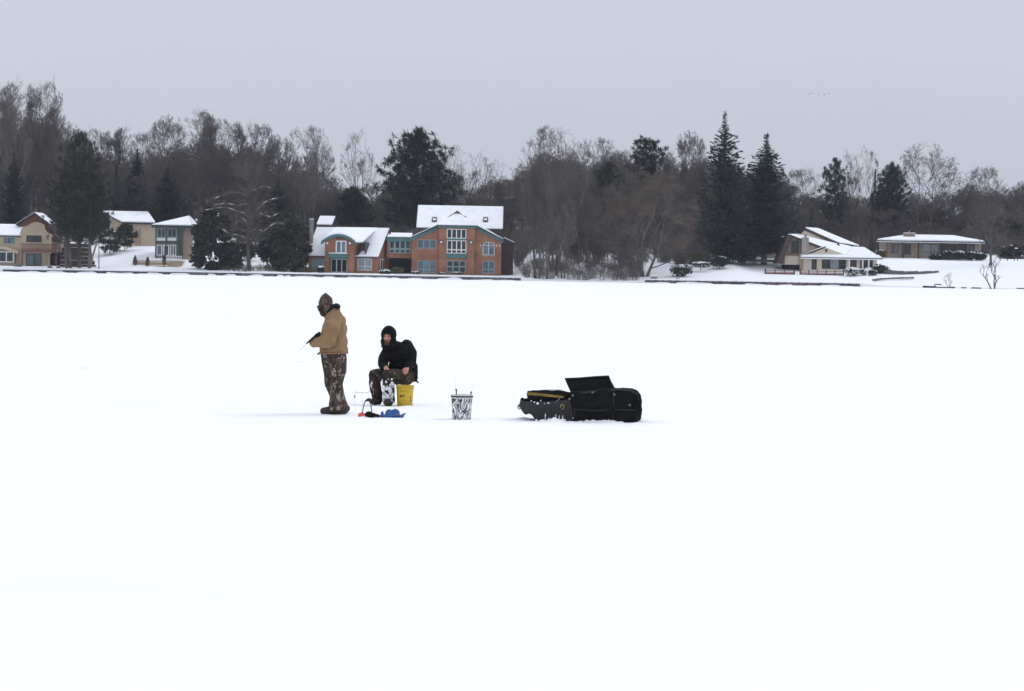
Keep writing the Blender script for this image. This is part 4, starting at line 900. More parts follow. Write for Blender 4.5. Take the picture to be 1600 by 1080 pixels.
def gen_bare(seed, H=20, RAD=6, frac=.3, n=(11, 6, 6, 5, 3), up=.12, wob=.16, stems=1, twig=.016, trunk_r=.3, ang=(58, 18), droop=0, spread0=.2, density=1.0):
    r = random.Random(seed); T = Soup(); C = Soup(); zc = H * (frac * .6 + (1 - frac * .6) / 2); hz = H - zc
    def env(p, d):          # distance to the crown's egg-shaped outline
        A = (d[0] ** 2 + d[1] ** 2) / RAD ** 2 + d[2] ** 2 / hz ** 2; B = (p[0] * d[0] + p[1] * d[1]) / RAD ** 2 + (p[2] - zc) * d[2] / hz ** 2
        Cc = (p[0] ** 2 + p[1] ** 2) / RAD ** 2 + (p[2] - zc) ** 2 / hz ** 2 - 1; D = B * B - A * Cc
        return (-B + math.sqrt(D)) / A if D > 0 else 1.0
    def turn(d, a):
        t = r.uniform(0, 6.2832); u = vnorm(vcross(d, (0, 0, 1) if abs(d[2]) < .9 else (1, 0, 0))); w_ = vcross(d, u)
        s_ = math.sin(a); return vnorm(vadd(vmul(d, math.cos(a)), vadd(vmul(u, s_ * math.cos(t)), vmul(w_, s_ * math.sin(t)))))
    def path(p, d, Ln, k, lvl):
        pts = [p]
        for i in range(k):
            d = vnorm((d[0] + r.gauss(0, wob), d[1] + r.gauss(0, wob), d[2] + r.gauss(0, wob) + up - droop * lvl * .1)); p = vadd(p, vmul(d, Ln / k)); pts.append(p)
        return pts
    def branch(p, d, Ln, rad, lvl):
        if lvl == 5 or Ln < .25:
            q = vadd(p, vmul(vnorm((d[0], d[1], d[2] + up - droop)), Ln)); C.spike(p, q, max(rad, twig)); return
        k = (0, 6, 4, 3, 2)[lvl]; pts = path(p, d, Ln, k, lvl); tip = max(rad * .3, twig * .8)
        rr = [rad + (tip - rad) * i / k for i in range(k + 1)]; C.stick(pts, rr, 5 if lvl == 1 else 3)
        nc = max(2, int(n[lvl] * density * r.uniform(.75, 1.25)))
        for c in range(nc):
            t = r.uniform(.18, 1.0) if lvl > 1 else r.uniform(.25, 1.0); x = t * k; i = min(int(x), k - 1); f = x - i
            a, b_ = pts[i], pts[i + 1]; q = (a[0] + (b_[0] - a[0]) * f, a[1] + (b_[1] - a[1]) * f, a[2] + (b_[2] - a[2]) * f)
            dd = turn(vnorm((b_[0] - a[0], b_[1] - a[1], b_[2] - a[2])), R(r.uniform(22, 58)))
            ln = Ln * r.uniform(.42, .72) * (1.12 - .45 * t); ev = env(q, dd) * r.uniform(.85, 1.3)
            if ev < .5 and r.random() < .6: continue
            branch(q, dd, max(min(ln, ev), .35), max(rr[i] * .62, twig), lvl + 1)
    for s_ in range(stems):
        a0 = 6.28 * s_ / stems + r.uniform(-.4, .4); tilt = spread0 if stems > 1 else 0.03
        d = vnorm((math.cos(a0) * tilt, math.sin(a0) * tilt, 1)); p = (math.cos(a0) * .3 * (stems > 1), math.sin(a0) * .3 * (stems > 1), -.4)
        k = 9; hgt = H * r.uniform(.68, .8); pts = [p]; dd = d
        for i in range(k):
            w_ = .05 if i < 3 else .13
            dd = vnorm((dd[0] + r.gauss(0, w_), dd[1] + r.gauss(0, w_), dd[2] + .05)); p = vadd(p, vmul(dd, hgt / k)); pts.append(p)
        tr = trunk_r * (1 if stems == 1 else .75); rr = [tr * (1.35 if i == 0 else 1) * (1 - .85 * i / k) for i in range(k + 1)]; T.stick(pts, rr, 7)
        nl = int(n[0] / stems ** .5)
        for c in range(nl):
            t = frac * .75 + (1 - frac * .75) * (c + r.random()) / nl; x = min(t * k, k - .01); i = int(x); f = x - i
            a, b_ = pts[i], pts[i + 1]; q = (a[0] + (b_[0] - a[0]) * f, a[1] + (b_[1] - a[1]) * f, a[2] + (b_[2] - a[2]) * f)
            an = R(ang[0] + (ang[1] - ang[0]) * t + r.uniform(-10, 10)); z_ = c * 2.4 + r.uniform(-.6, .6) + a0
            dd = vnorm((math.sin(an) * math.cos(z_), math.sin(an) * math.sin(z_), math.cos(an)))
            branch(q, dd, env(q, dd) * r.uniform(.75, 1.0), max(rr[i] * .5, .05), 1)
    return T, C

def gen_spruce(seed, H=22, RAD=4.5, z0=.08, gap=.5, per=8, lift=.35, droop=.35, power=.85, lw=.16, rag=.25):
    r = random.Random(seed); T = Soup(); C = Soup()
    T.stick([(0, 0, -.4), (0, 0, H * .5), (0, 0, H * .98)], [H * .016, H * .01, .03], 7)
    z = H * z0
    while z < H * .985:
        t = (z / H - z0) / (1 - z0); Rz = RAD * (1 - t) ** power * (.6 + .4 * min(1, t / .12)) * min(1, .05 + (1 - t) / .3); k = per if t < .8 else 9
        for i in range(k):
            a = r.uniform(0, 6.2832); ln = max(.25, Rz * r.uniform(1 - rag, 1 + rag * .35)); p0 = (0, 0, z + r.uniform(-.2, .2)); pts = []
            ns = max(2, int(ln / .45)); ca, sa = math.cos(a), math.sin(a)
            for j in range(ns + 1):
                x = j / ns; h = ln * (-droop * math.sin(x * 2.4) + lift * x * x) + (ln * .35 * x if t > .75 else 0)
                pts.append((ca * ln * x, sa * ln * x, p0[2] + h))
            C.stick([pts[0], pts[-1]] if ns < 3 else [pts[0], pts[ns // 2], pts[-1]], [.05, .02] if ns < 3 else [.06, .04, .015], 3)
            for j in range(1, ns + 1):
                q = pts[j]; d0 = vnorm((pts[j][0] - pts[j - 1][0], pts[j][1] - pts[j - 1][1], pts[j][2] - pts[j - 1][2])); sd_ = (-sa, ca, 0)
                sm_ = min(1, .12 + ln / 1.6); w_ = (.45 + .55 * (1 - j / ns)) * sm_
                for sg in (1, -1):
                    dd = vnorm(vadd(vmul(d0, .75), vmul(sd_, sg * .85))); dd = vnorm((dd[0], dd[1], dd[2] - r.uniform(.05, .4)))
                    s2 = vnorm(vcross(dd, (0, 0, 1))); C.leaf(q, dd, s2, w_ * r.uniform(.7, 1.2), lw * sm_ * r.uniform(.7, 1.3), .06)
                if j == ns or r.random() < .5:
                    s2 = vnorm(vcross(d0, (0, 0, 1))); C.leaf(q, vnorm((d0[0], d0[1], d0[2] - r.uniform(0, .5))), s2, .5 * sm_, lw * sm_, .05)
        z += gap * r.uniform(.75, 1.25) * (1 if t < .7 else .75)
    for i in range(6): C.leaf((0, 0, H * .97), vnorm((r.uniform(-.3, .3), r.uniform(-.3, .3), 1)), (1, 0, 0), H * .04, .06)
    return T, C

def gen_pine(seed, H=16, RAD=5, z0=.3, limbs=34, flat=.5, tuft=46, clump=.75, open_=.0):
    """limbs carrying tufts of long needles"""
    r = random.Random(seed); T = Soup(); C = Soup()
    T.stick([(0, 0, -.4), (.1, 0, H * .5), (0, .1, H * .95)], [H * .02, H * .014, .05], 7)
    for i in range(limbs):
        t = (i + r.random()) / limbs; z = H * (z0 + (1 - z0) * t * .97); a = i * 2.4 + r.uniform(-.5, .5)
        Rz = RAD * (math.sin(math.pi * min(1, (t * .8 + .22))) ** flat) * r.uniform(.65, 1.08); an = .15 + .5 * t
        d = vnorm((math.cos(a), math.sin(a), an)); e_ = vmul(d, Rz); p0 = (0, 0, z - Rz * .1); p1 = vadd(p0, e_)
        C.stick([p0, vadd(p0, vmul(e_, .5)), p1], [.09, .06, .03], 4)
        nc = max(2, int(Rz / .55))
        for c in range(nc):
            f = .3 + .7 * (c + r.random()) / nc; q = vadd(p0, vmul(e_, f)); q = (q[0] + r.gauss(0, .45), q[1] + r.gauss(0, .45), q[2] + r.gauss(.1, .2))
            for b_ in range(tuft):
                dd = vnorm((r.gauss(0, 1), r.gauss(0, 1), r.gauss(.25, .7))); C.leaf(q, dd, vnorm(vcross(dd, (.3, .2, 1))), clump * r.uniform(.6, 1.15), .05 * r.uniform(.8, 1.6))
    return T, C

def gen_ragged(seed, rx, ry, rz, k, ln, cone):
    """old evergreen: several uneven boughs of sprays, open between them"""
    r = random.Random(seed); C = Soup(); lobes = []
    for i in range(26):
        z = rz * r.uniform(.06, .9); q = 1 - cone * z / rz; a = r.uniform(0, 6.28); d = r.uniform(.2, .8)
        lobes.append((math.cos(a) * rx * q * d, math.sin(a) * ry * q * d, z, rx * r.uniform(.22, .42) * (.5 + .5 * q), rz * r.uniform(.07, .14)))
    lobes.append((0, 0, rz * .9, rx * .16, rz * .12))
    for i in range(k):
        c = lobes[r.randrange(len(lobes))]; d = Vector((r.gauss(0, 1), r.gauss(0, 1), r.gauss(0, 1))).normalized() * r.random() ** .4
        p = (c[0] + d.x * c[3], c[1] + d.y * c[3], max(.05, c[2] + d.z * c[4])); o = vnorm((p[0] + d.x, p[1] + d.y, .2))
        dd = vnorm((o[0] + r.gauss(0, .5), o[1] + r.gauss(0, .5), r.gauss(-.05, .45))); C.leaf(p, dd, vnorm(vcross(dd, (r.gauss(0, 1), r.gauss(0, 1), r.gauss(0, 1)))), ln * r.uniform(.6, 1.4), ln * .3 * r.uniform(.6, 1.3))
    return C
def gen_bush(seed, rx=1, ry=1, rz=1, k=900, ln=.3, wd=.1, cone=0.0, amp=.35):
    """evergreen bush: leaf sprays through a lumpy volume standing on the ground"""
    r = random.Random(seed); C = Soup(); off = Vector((seed * 1.3, seed * .7, 0))
    for i in range(k):
        d = Vector((r.gauss(0, 1), r.gauss(0, 1), r.gauss(0, 1))).normalized(); m = r.random() ** .4 * (1 + amp * noise.noise(d * 2.2 + off))
        z = (d.z * m + 1) / 2; tp = 1 - cone * max(0, z); p = (d.x * rx * m * tp, d.y * ry * m * tp, rz * max(.02, z))
        dd = vnorm((d.x + r.gauss(0, .5), d.y + r.gauss(0, .5), d.z + .35 + r.gauss(0, .5))); C.leaf(p, dd, vnorm(vcross(dd, (r.gauss(0, 1), r.gauss(0, 1), r.gauss(0, 1)))), ln * r.uniform(.6, 1.3), wd * r.uniform(.6, 1.3))
    return C
def gen_scrub(seed, k=34, H=2.2, sp=.9):
    """a clump of bare upright stems"""
    r = random.Random(seed); C = Soup()
    for i in range(k):
        a = r.uniform(0, 6.28); q = r.random() ** .5; p = (math.cos(a) * sp * q * .6, math.sin(a) * sp * q * .6, -.1); h = H * r.uniform(.45, 1)
        m = (p[0] + math.cos(a) * sp * .4 * q + r.gauss(0, .1), p[1] + math.sin(a) * sp * .4 * q + r.gauss(0, .1), h * .55); e_ = (m[0] + math.cos(a) * .3 * q + r.gauss(0, .15), m[1] + math.sin(a) * .3 * q + r.gauss(0, .15), h)
        C.stick([p, m, e_], [.022, .015, .008], 3)
        for j in range(4):
            t = r.uniform(.3, 1); b_ = (p[0] + (e_[0] - p[0]) * t, p[1] + (e_[1] - p[1]) * t, p[2] + (e_[2] - p[2]) * t); C.spike(b_, (b_[0] + r.gauss(0, .3), b_[1] + r.gauss(0, .3), b_[2] + r.uniform(.15, .6)), .012)
    return C
def snow_blobs(seed, rx, ry, rz, k, size, top=.35):
    """cushions of snow lying on the upper side of a bush"""
    r = random.Random(seed); mb = MB()
    for i in range(k):
        a = r.uniform(0, 6.28); ph = r.uniform(top, 1.0) * math.pi / 2; c, s_ = math.cos(ph), math.sin(ph)
        mb.blob((math.cos(a) * c * rx, math.sin(a) * c * ry, rz * (.5 + .5 * s_)), size * r.uniform(.6, 1.5), size * r.uniform(.6, 1.5), size * .42, seed + i, .4, 7, 4)
    return mb

# ------------------------------------------------------------------ tree kinds (real size), shared between the individuals
KIND = {}
def kind(key, T, C, tm, cm, H, RAD): KIND[key] = (T.mesh('trunk', tm), C.mesh('crown', cm), H, RAD)
kind('upright', *gen_bare(1, 26, 6.5, .22, (15, 7, 6, 5, 3), up=.2, ang=(42, 12)), 'bark', 'twigs', 26, 6.5)
kind('upright2', *gen_bare(2, 26, 6.0, .25, (14, 7, 6, 5, 3), up=.22, ang=(40, 12)), 'bark', 'twigs', 26, 6)
kind('round', *gen_bare(3, 20, 7, .25, (13, 7, 6, 5, 3), up=.1, ang=(62, 20)), 'bark', 'twigs', 20, 7)
kind('round2', *gen_bare(14, 20, 6.5, .3, (12, 7, 6, 5, 3), up=.12, ang=(60, 18)), 'bark', 'twigs', 20, 6.5)
kind('vase', *gen_bare(5, 22, 7.5, .28, (11, 6, 6, 5, 3), up=.14, stems=4, spread0=.3, ang=(50, 22)), 'bark', 'twigs', 22, 7.5)
kind('thin', *gen_bare(6, 20, 5, .25, (10, 6, 5, 4, 2), up=.2, ang=(45, 15), stems=2, spread0=.2, twig=.014), 'bark', 'pale_twigs', 20, 5)
kind('spread', *gen_bare(7, 16, 7.5, .35, (9, 6, 6, 5, 3), up=.06, ang=(70, 30), stems=2, spread0=.35), 'bark', 'twigs', 16, 7.5)
kind('willow', *gen_bare(8, 17, 7.5, .12, (16, 7, 7, 6, 3), up=.02, ang=(70, 25), stems=3, spread0=.3, droop=.25, twig=.02), 'bark', 'brown_twigs', 17, 7.5)
kind('limb', *gen_bare(9, 15, 6, .2, (13, 5, 4, 3, 2), up=-.02, wob=.24, ang=(85, 40), trunk_r=.36, twig=.02), 'bark', 'twigs', 15, 6)
kind('sapling', *gen_bare(10, 6, 1.5, .25, (7, 3, 2, 2, 1), up=.25, ang=(35, 15), stems=3, spread0=.16, trunk_r=.16, twig=.013), 'bark', 'bark', 6, 1.5)
kind('spruce_open', *gen_spruce(11, 25, 4.4, .06, .62, 13, .75, .34, .74, .25, .28), 'bark', 'spruce', 25, 4.4)
kind('spruce_full', *gen_spruce(12, 23, 5.0, .13, .4, 14, .3, .4, .76, .25, .2), 'bark', 'spruce', 23, 5)
kind('spruce_slim', *gen_spruce(13, 16, 2.6, .05, .42, 8, .3, .35, .85, .16, .25), 'bark', 'spruce', 16, 2.6)
kind('pine_broad', *gen_pine(15, 20, 6, .22, 120, .62, 44, .95), 'bark', 'pine', 20, 6)
kind('pine_tall', *gen_pine(16, 20, 4.6, .27, 62, .6, 44, .85), 'bark', 'pine', 20, 4.6)
mat('brown_pine', (0.034, 0.036, 0.028), 0.85, 0.15, var=(0.062, 0.056, 0.044), scale=.9, rnd=.25)
kind('pine_old', *gen_pine(18, 20, 5.6, .26, 74, .55, 40, .85), 'bark', 'brown_pine', 20, 5.6)
kind('pine_flat', *gen_pine(17, 20, 4.2, .62, 26, .35, 50, .8), 'bark', 'pine', 20, 4.2)

def tree(name, label, key, px, Y, top, half, cat='tree', group=None, rot=None, base_px=None, zoff=0.0):
    tm, cm, H, RAD = KIND[key]; p = terrpx(base_px or px, Y); h = at(px, top, Y).z - p.z
    t = thing(name, label, cat, (p.x, p.y, p.z + zoff), group, world=False)
    t.scale = (half * Y / F / RAD, half * Y / F / RAD, h / H); t.rotation_euler = (0, 0, (px * 1.37) % 6.28 if rot is None else rot)
    link('trunk', tm, t); link('crown', cm, t)
    return t
GB = 'bare trees along the shore'; GE = 'conifers along the shore'
# --- bare trees that stand out
for a in [
 ('tall fan shaped bare tree rising behind the low end of the tan house', 'upright', 22, 462, 128, 52), ('tallest bare tree with a bushy head above the red gable of the tan house', 'upright2', 58, 470, 119, 46),
 ('bare tree on the falling edge of the tallest clump', 'upright', 86, 468, 168, 36), ('slim bare tree between the tallest clump and the pointed dark pine', 'round2', 106, 480, 192, 34),
 ('bare tree just beyond the pointed dark pine', 'upright2', 152, 486, 196, 34), ('bare tree above the roof of the beige house', 'upright', 192, 488, 199, 36),
 ('bare tree rising between the beige house and the green posts', 'round', 226, 478, 204, 40), ('wide bare tree with fine head above the house with green trim', 'round2', 262, 470, 181, 46),
 ('highest rounded bare tree behind the dark evergreen mass by the balustrade', 'upright', 304, 468, 172, 50), ('bare tree with a dense head behind the snow laden limbs', 'upright2', 345, 470, 180, 44),
 ('bare tree over the trunk with snowy limbs', 'round', 398, 474, 190, 44), ('bare tree in the dip beside the open crowned one', 'round2', 432, 482, 212, 36),
 ('open crowned bare tree with clear limbs above the stone chimney', 'vase', 476, 462, 193, 47)]:
    tree('bare_tree', *a, group=GB)
for a in [
 ('thin pale bare tree alone against the sky beside the broad pine', 'thin', 560, 480, 203, 38), ('faint pale bare tree just past the broad pine', 'thin', 712, 492, 228, 34),
 ('small pale bare tree above the skylit roof', 'thin', 742, 496, 240, 30), ('pale bare tree at the low gap beyond the long white roof', 'thin', 772, 494, 250, 30),
 ('great many-stemmed bare tree standing high on the bank', 'vase', 862, 424, 193, 66), ('straggling bare tree beside the great many-stemmed one', 'vase', 925, 462, 212, 48),
 ('bare tree in front of the flat topped pine', 'round', 968, 470, 232, 44), ('fine headed bare tree between the flat topped pine and the tallest spruce', 'round2', 1066, 462, 206, 46),
 ('brown drooping bare tree leaning low over the end of the timber seawall', 'willow', 1004, 419, 262, 86), ('bare brown tree on the bank below the flat topped pine', 'willow', 930, 436, 290, 60),
 ('bare tree between the two spruces and the cream house', 'round', 1248, 478, 262, 46), ('pale bare tree behind the dark conifer over the cream house', 'thin', 1342, 492, 230, 34),
 ('pale bare tree in the dip above the cream roofs', 'thin', 1318, 496, 236, 26), ('flat spreading bare tree standing above the skyline over the ranch house', 'spread', 1440, 482, 222, 66),
 ('rounded bare tree over the far end of the ranch house', 'round', 1533, 480, 259, 46), ('bare tree at the end of the skyline past the ranch house', 'round2', 1588, 486, 284, 38),
 ('bare lawn tree with stout trunk in front of the ranch house end', 'round2', 1545, 436, 318, 46)]:
    tree('bare_tree', *a, group=GB)
tree('sapling', 'two stemmed sapling rising from the ice edge', 'sapling', 1550, 411, 402, 17, group=GB)
tree('sapling', 'tiny twiggy sapling behind the dock frame', 'sapling', 1481, 411.5, 424, 7, group=GB)
# trunks on the wooded bank
for lab, px, Y, top, half, k in [('leaning dark trunk closest to the brick house end wall', 834, 414, 262, 40, 'round2'), ('dark trunk between the leaning one and the thick one on the bank', 842, 417, 250, 38, 'upright'), ('thickest leaning trunk at the water edge of the bank', 853, 413.5, 270, 46, 'round'),
                                 ('straight slim trunk on the bank beside the thickest leaning one', 867, 418, 285, 34, 'upright2'), ('forked thin tree on the snowy bank', 878, 415, 318, 26, 'thin'), ('slim tree in the middle of the scrubby bank', 916, 426, 300, 34, 'round2'), ('brown trunk standing before the dark hollow of the bank', 902, 432, 280, 40, 'upright2')]:
    tree('bank_tree', lab, k, px, Y, top, half, group='trees on the wooded bank')
names = ['first', 'second', 'third', 'fourth', 'fifth', 'sixth', 'seventh', 'eighth', 'ninth', 'tenth']
for i, px in enumerate((1044, 1056, 1071, 1083, 1094, 1104, 1116, 1133, 1142, 1160)):
    tree('slim_tree', names[i] + ' slim bare tree along the olive hedge, counted from the timber wall end', ('upright', 'thin', 'upright2', 'round2')[i % 4], px, 446 + (i * 7) % 11, 236 + (i * 37) % 70, 24, group='slim trees behind the hedge')
# --- conifers that stand out
for a in [
 ('tallest spruce with upswept open tiers beside the lawn', 'spruce_open', 1126, 436, 174, 56), ('full dark spruce with bare lower trunk beside the cream house', 'spruce_full', 1191, 440, 208, 66),
 ('broad dark pine towering behind the link of the brick house', 'pine_broad', 648, 458, 202, 70), ('flat topped dark pine above the brown bank trees', 'pine_flat', 1005, 474, 217, 38),
 ('dark conifer rising over the cream house roofs', 'pine_tall', 1300, 476, 247, 29), ('bushy dark conifer between the cream house and the spreading tree', 'pine_broad', 1388, 482, 255, 34),
 ('pointed low conifer beside the bushy dark one', 'spruce_slim', 1362, 480, 264, 14), ('small dark fir just behind the cream house gable', 'spruce_slim', 1264, 452, 325, 16),
 ('pointed dark pine with bare trunks beside the tan house', 'pine_old', 122, 418, 203, 46), ('dark pine leaning over the red balcony of the tan house', 'pine_old', 103, 417, 262, 42), ('dark pine overhanging the snowy garden steps', 'pine_old', 138, 416.5, 266, 42),
 ('narrow dark fir standing over the beige roof', 'spruce_slim', 178, 462, 256, 18), ('dark fir behind the low snowy roof of the tan house', 'spruce_full', 18, 446, 238, 34), ('dark fir between the narrow fir and the green posts', 'spruce_full', 210, 470, 232, 26),
 ('dark spreading fir behind the green trim house roof', 'spruce_full', 258, 458, 262, 40), ('dark pine deep in the bank wood', 'pine_tall', 946, 452, 254, 34), ('dark fir low behind the great many-stemmed tree', 'spruce_full', 905, 462, 300, 26),
 ('dark pine filling the hollow behind the stone chimney', 'pine_broad', 548, 470, 292, 40), ('dark fir behind the snow laden limbs', 'spruce_full', 430, 452, 282, 40), ('dark fir at the end of the shore beyond the lawn tree', 'pine_tall', 1577, 474, 346, 26)]:
    tree('conifer', *a, group=GE)

# tree with snow lying along its crooked limbs
def snowy_limb_tree():
    p = terrpx(388, 417); t = thing('snowy_tree', 'gnarled tree with white snow along its crooked limbs', 'tree', p, GB, world=False)
    T = Soup(); C = Soup(); S = Soup(); s_ = 417 / F; r = random.Random(3)
    def q(px, py, dy=0):
        a = at(px, py, 417 + dy); return (a.x - p.x, dy, a.z - p.z)
    T.stick([(0, 0, -.4), q(388, 400), q(388, 360), q(390, 320, .2), q(387, 285, .3), q(391, 250, .3)], [.36, .3, .27, .22, .14, .04], 8)
    limbs = [[(389, 308), (375, 302), (361, 300), (345, 306), (333, 312)], [(387, 336), (372, 331), (352, 324), (335, 326), (320, 329)], [(388, 350), (379, 342), (373, 336)], [(391, 340), (400, 332), (407, 321), (420, 313), (436, 309)],
             [(402, 332), (412, 337), (424, 340), (436, 333)], [(390, 362), (404, 359), (412, 363), (420, 355), (432, 348), (446, 351)], [(389, 362), (372, 357), (356, 360), (344, 358)], [(388, 376), (374, 368), (360, 367), (346, 358), (336, 354)], [(389, 372), (395, 378), (398, 386)], [(388, 380), (376, 380), (370, 374)],
             [(389, 300), (402, 296), (414, 290), (424, 296)], [(388, 318), (372, 322), (352, 318), (328, 322)]]
    for i, lm_ in enumerate(limbs):
        dy = r.uniform(-1.5, 1.5); pts = [q(a, b_, dy * k / (len(lm_) - 1)) for k, (a, b_) in enumerate(lm_)]; n_ = len(pts); rr = [.15 - .1 * k / (n_ - 1) for k in range(n_)]
        C.stick(pts, rr, 5); 
        for k in range(n_ - 1):
            if r.random() < .1: continue
            a, b_ = pts[k], pts[k + 1]; g0, g1 = r.uniform(0, .3), r.uniform(.7, 1)
            S.stick([(a[0] + (b_[0] - a[0]) * g, a[1] + (b_[1] - a[1]) * g - .03, a[2] + (b_[2] - a[2]) * g + rr[k] * .8) for g in (g0, (g0 + g1) / 2, g1)], [.02, r.uniform(.045, .075), .02], 6)
        for k in range(1, n_):
            for j in range(16):
                a, b_ = pts[k - 1], pts[k]; f = r.random(); c = (a[0] + (b_[0] - a[0]) * f, a[1] + (b_[1] - a[1]) * f, a[2] + (b_[2] - a[2]) * f)
                e_ = (c[0] + r.gauss(0, .8), c[1] + r.gauss(0, .8), c[2] + r.gauss(.2, .5)); C.stick([c, e_], [.03, .01], 3)
                for m_ in range(4): g = r.uniform(.3, 1); d = tuple(c[x] + (e_[x] - c[x]) * g for x in range(3)); C.spike(d, (d[0] + r.gauss(0, .4), d[1] + r.gauss(0, .4), d[2] + r.gauss(.15, .35)), .014)
    for j in range(150):
        z0 = r.uniform(4, 17); c = (r.gauss(0, .1), r.gauss(0, .1), z0); e_ = (r.gauss(0, 2.2), r.gauss(0, 2), z0 + r.uniform(.3, 3)); C.stick([c, ((c[0] + e_[0]) / 2 + r.gauss(0, .2), (c[1] + e_[1]) / 2, (c[2] + e_[2]) / 2), e_], [.06, .04, .015], 3)
        for m_ in range(9): g = r.uniform(.25, 1); d = tuple(c[x] + (e_[x] - c[x]) * g for x in range(3)); C.spike(d, (d[0] + r.gauss(0, .6), d[1] + r.gauss(0, .6), d[2] + r.gauss(.3, .5)), .018)
    link('trunk', T.mesh('trunk', 'bark'), t); link('crown', C.mesh('crown', 'twigs'), t); struct(link('snow', S.mesh('snow', 'snow'), t), 'stuff')
snowy_limb_tree()
def bare_pole(name, label, px, y0, y1, Y, r0, r1, lean=0, m='bark'):
    a, b_ = at(px, y0, Y), at(px + lean, y1, Y); mb = MB().tube([(a.x, Y, a.z - .3), ((a.x * .5 + b_.x * .5) + .03, Y, a.z * .5 + b_.z * .5), (b_.x, Y, b_.z)], [r0, (r0 + r1) / 2, r1], 8)
    return tag(mb.build(name, m), label, 'trunk', 'pine trunks beside the tan house')
bare_pole('pine_trunk', 'slanting pale trunk leaning over the garden steps', 139, 417, 374, 417.5, .2, .12, 14, 'stone')
bare_pole('pine_trunk', 'thin forked dark trunk nearest the red balcony', 103.5, 420, 374, 415, .2, .13, -2)
bare_pole('pine_trunk', 'dark straight trunk second from the red balcony', 110.5, 419, 372, 415.4, .2, .14, -3)
tag(MB().tube([(at(154.5, 418, 416).x, 416, at(154.5, 418, 416).z - .2), (at(154.5, 400, 416).x, 416, at(154.5, 383, 416).z)], [.08, .06], 8).build('garden_post', 'dark_steel'), 'dark metal post at the foot of the snowy driveway', 'post')

# ------------------------------------------------------------------ the wood behind: one mass of trunks and twigs
def wood():
    rs_ = random.Random(21); protos = []
    for sd_ in range(4):
        T, C = gen_bare(40 + sd_, 18, 5.5, .15, (11, 6, 5, 4, 2), up=.15, ang=(55, 15), twig=.034, trunk_r=.25)
        o = len(T.v); v = np.array(T.v + C.v); f = [tuple(i for i in q) for q in T.f] + [tuple(i + o for i in q) for q in C.f]
        tri = []
        for q in f: tri.append(q[:3]); (tri.append((q[0], q[2], q[3])) if len(q) == 4 else None)
        protos.append((v, np.array(tri)))
    SKX = [-300, 0, 40, 95, 130, 200, 260, 300, 350, 420, 470, 520, 560, 600, 640, 700, 740, 800, 850, 950, 1040, 1100, 1200, 1240, 1300, 1340, 1400, 1480, 1535, 1600, 1900]
    SKY = [180, 165, 150, 195, 215, 220, 205, 195, 202, 215, 225, 262, 285, 262, 255, 262, 272, 250, 222, 232, 228, 232, 250, 280, 290, 288, 288, 284, 268, 290, 290]
    VV, FF = [], []; off = 0
    rows = [(472, 15, 60, 0), (484, 15, 45, 0), (500, 14, 25, 0), (520, 14, 8, 0)]
    for Y, step, low, _ in rows:
        px = -180 + rs_.uniform(0, 20)
        while px < 1780:
            x = (px - 800) * Y / F; yy = Y + rs_.uniform(-5, 5); z = terr(x, yy); tp = float(np.interp(px, SKX, SKY)) + low * rs_.uniform(.4, 1.6) + rs_.uniform(0, 22); h = at(px, tp, yy).z - z
            blocked = (640 < px < 800 and Y < 480) or (155 < px < 300 and Y < 470)
            if h > 3 and not blocked:
                v, tri = protos[rs_.randrange(4)]; a = rs_.uniform(0, 6.28); sx = rs_.uniform(.65, .95); c, s_ = math.cos(a), math.sin(a)
                w_ = np.empty_like(v); w_[:, 0] = (v[:, 0] * c - v[:, 1] * s_) * sx + x; w_[:, 1] = (v[:, 0] * s_ + v[:, 1] * c) * sx + yy; w_[:, 2] = v[:, 2] * h / 18 + z
                VV.append(w_); FF.append(tri + off); off += len(v)
            px += step * rs_.uniform(.7, 1.3)
    v = np.concatenate(VV); f = np.concatenate(FF); me = bpy.data.meshes.new('wood')
    me.vertices.add(len(v)); me.vertices.foreach_set('co', v.astype(np.float32).ravel()); me.loops.add(f.size); me.loops.foreach_set('vertex_index', f.ravel().astype(np.int32))
    me.polygons.add(len(f)); me.polygons.foreach_set('loop_start', np.arange(0, f.size, 3, dtype=np.int32)); me.polygons.foreach_set('loop_total', np.full(len(f), 3, dtype=np.int32)); me.update(calc_edges=True)
    me.materials.append(MATS['wood_twigs']); print('wood tris', len(f))
    tag(struct(link('woods', me), 'stuff'), 'mass of bare winter trees on the hill behind the houses')
wood()
def scrub_mass(name, label, spots, seed, H=(1.2, 2.6), k=34, m='wood_twigs'):
    protos = [gen_scrub(seed + i, k) for i in range(4)]; r = random.Random(seed); V, Fc = [], []; off = 0
    for (x, y) in spots:
        c = protos[r.randrange(4)]; v = np.array(c.v); a = r.uniform(0, 6.28); h = r.uniform(*H) / 2.2; sx = r.uniform(.8, 1.5)
        w_ = np.stack([(v[:, 0] * math.cos(a) - v[:, 1] * math.sin(a)) * sx + x, (v[:, 0] * math.sin(a) + v[:, 1] * math.cos(a)) * sx + y, v[:, 2] * h + terr(x, y)], -1)
        V.append(w_); Fc += [tuple(i + off for i in q) for q in c.f]; off += len(v)
    me = bpy.data.meshes.new(name); me.from_pydata(np.concatenate(V).tolist(), [], Fc); me.update(); me.materials.append(MATS[m])
    tag(struct(link(name, me), 'stuff'), label)
r = random.Random(5)
sp1 = []
for k in range(170):
    Y = r.uniform(413, 434); px = r.uniform(812, 1000); sp1.append(((px - 800) * Y / F, Y))
scrub_mass('bank_scrub', 'thicket of thin brown stems on the snowy bank', sp1, 60, (.9, 2.6), 16, 'twigs')
sp2 = []
for k in range(420):
    Y = r.uniform(456, 476); px = r.uniform(-60, 1660)
    if not (600 < px < 800 and Y < 462): sp2.append(((px - 800) * Y / F, Y))
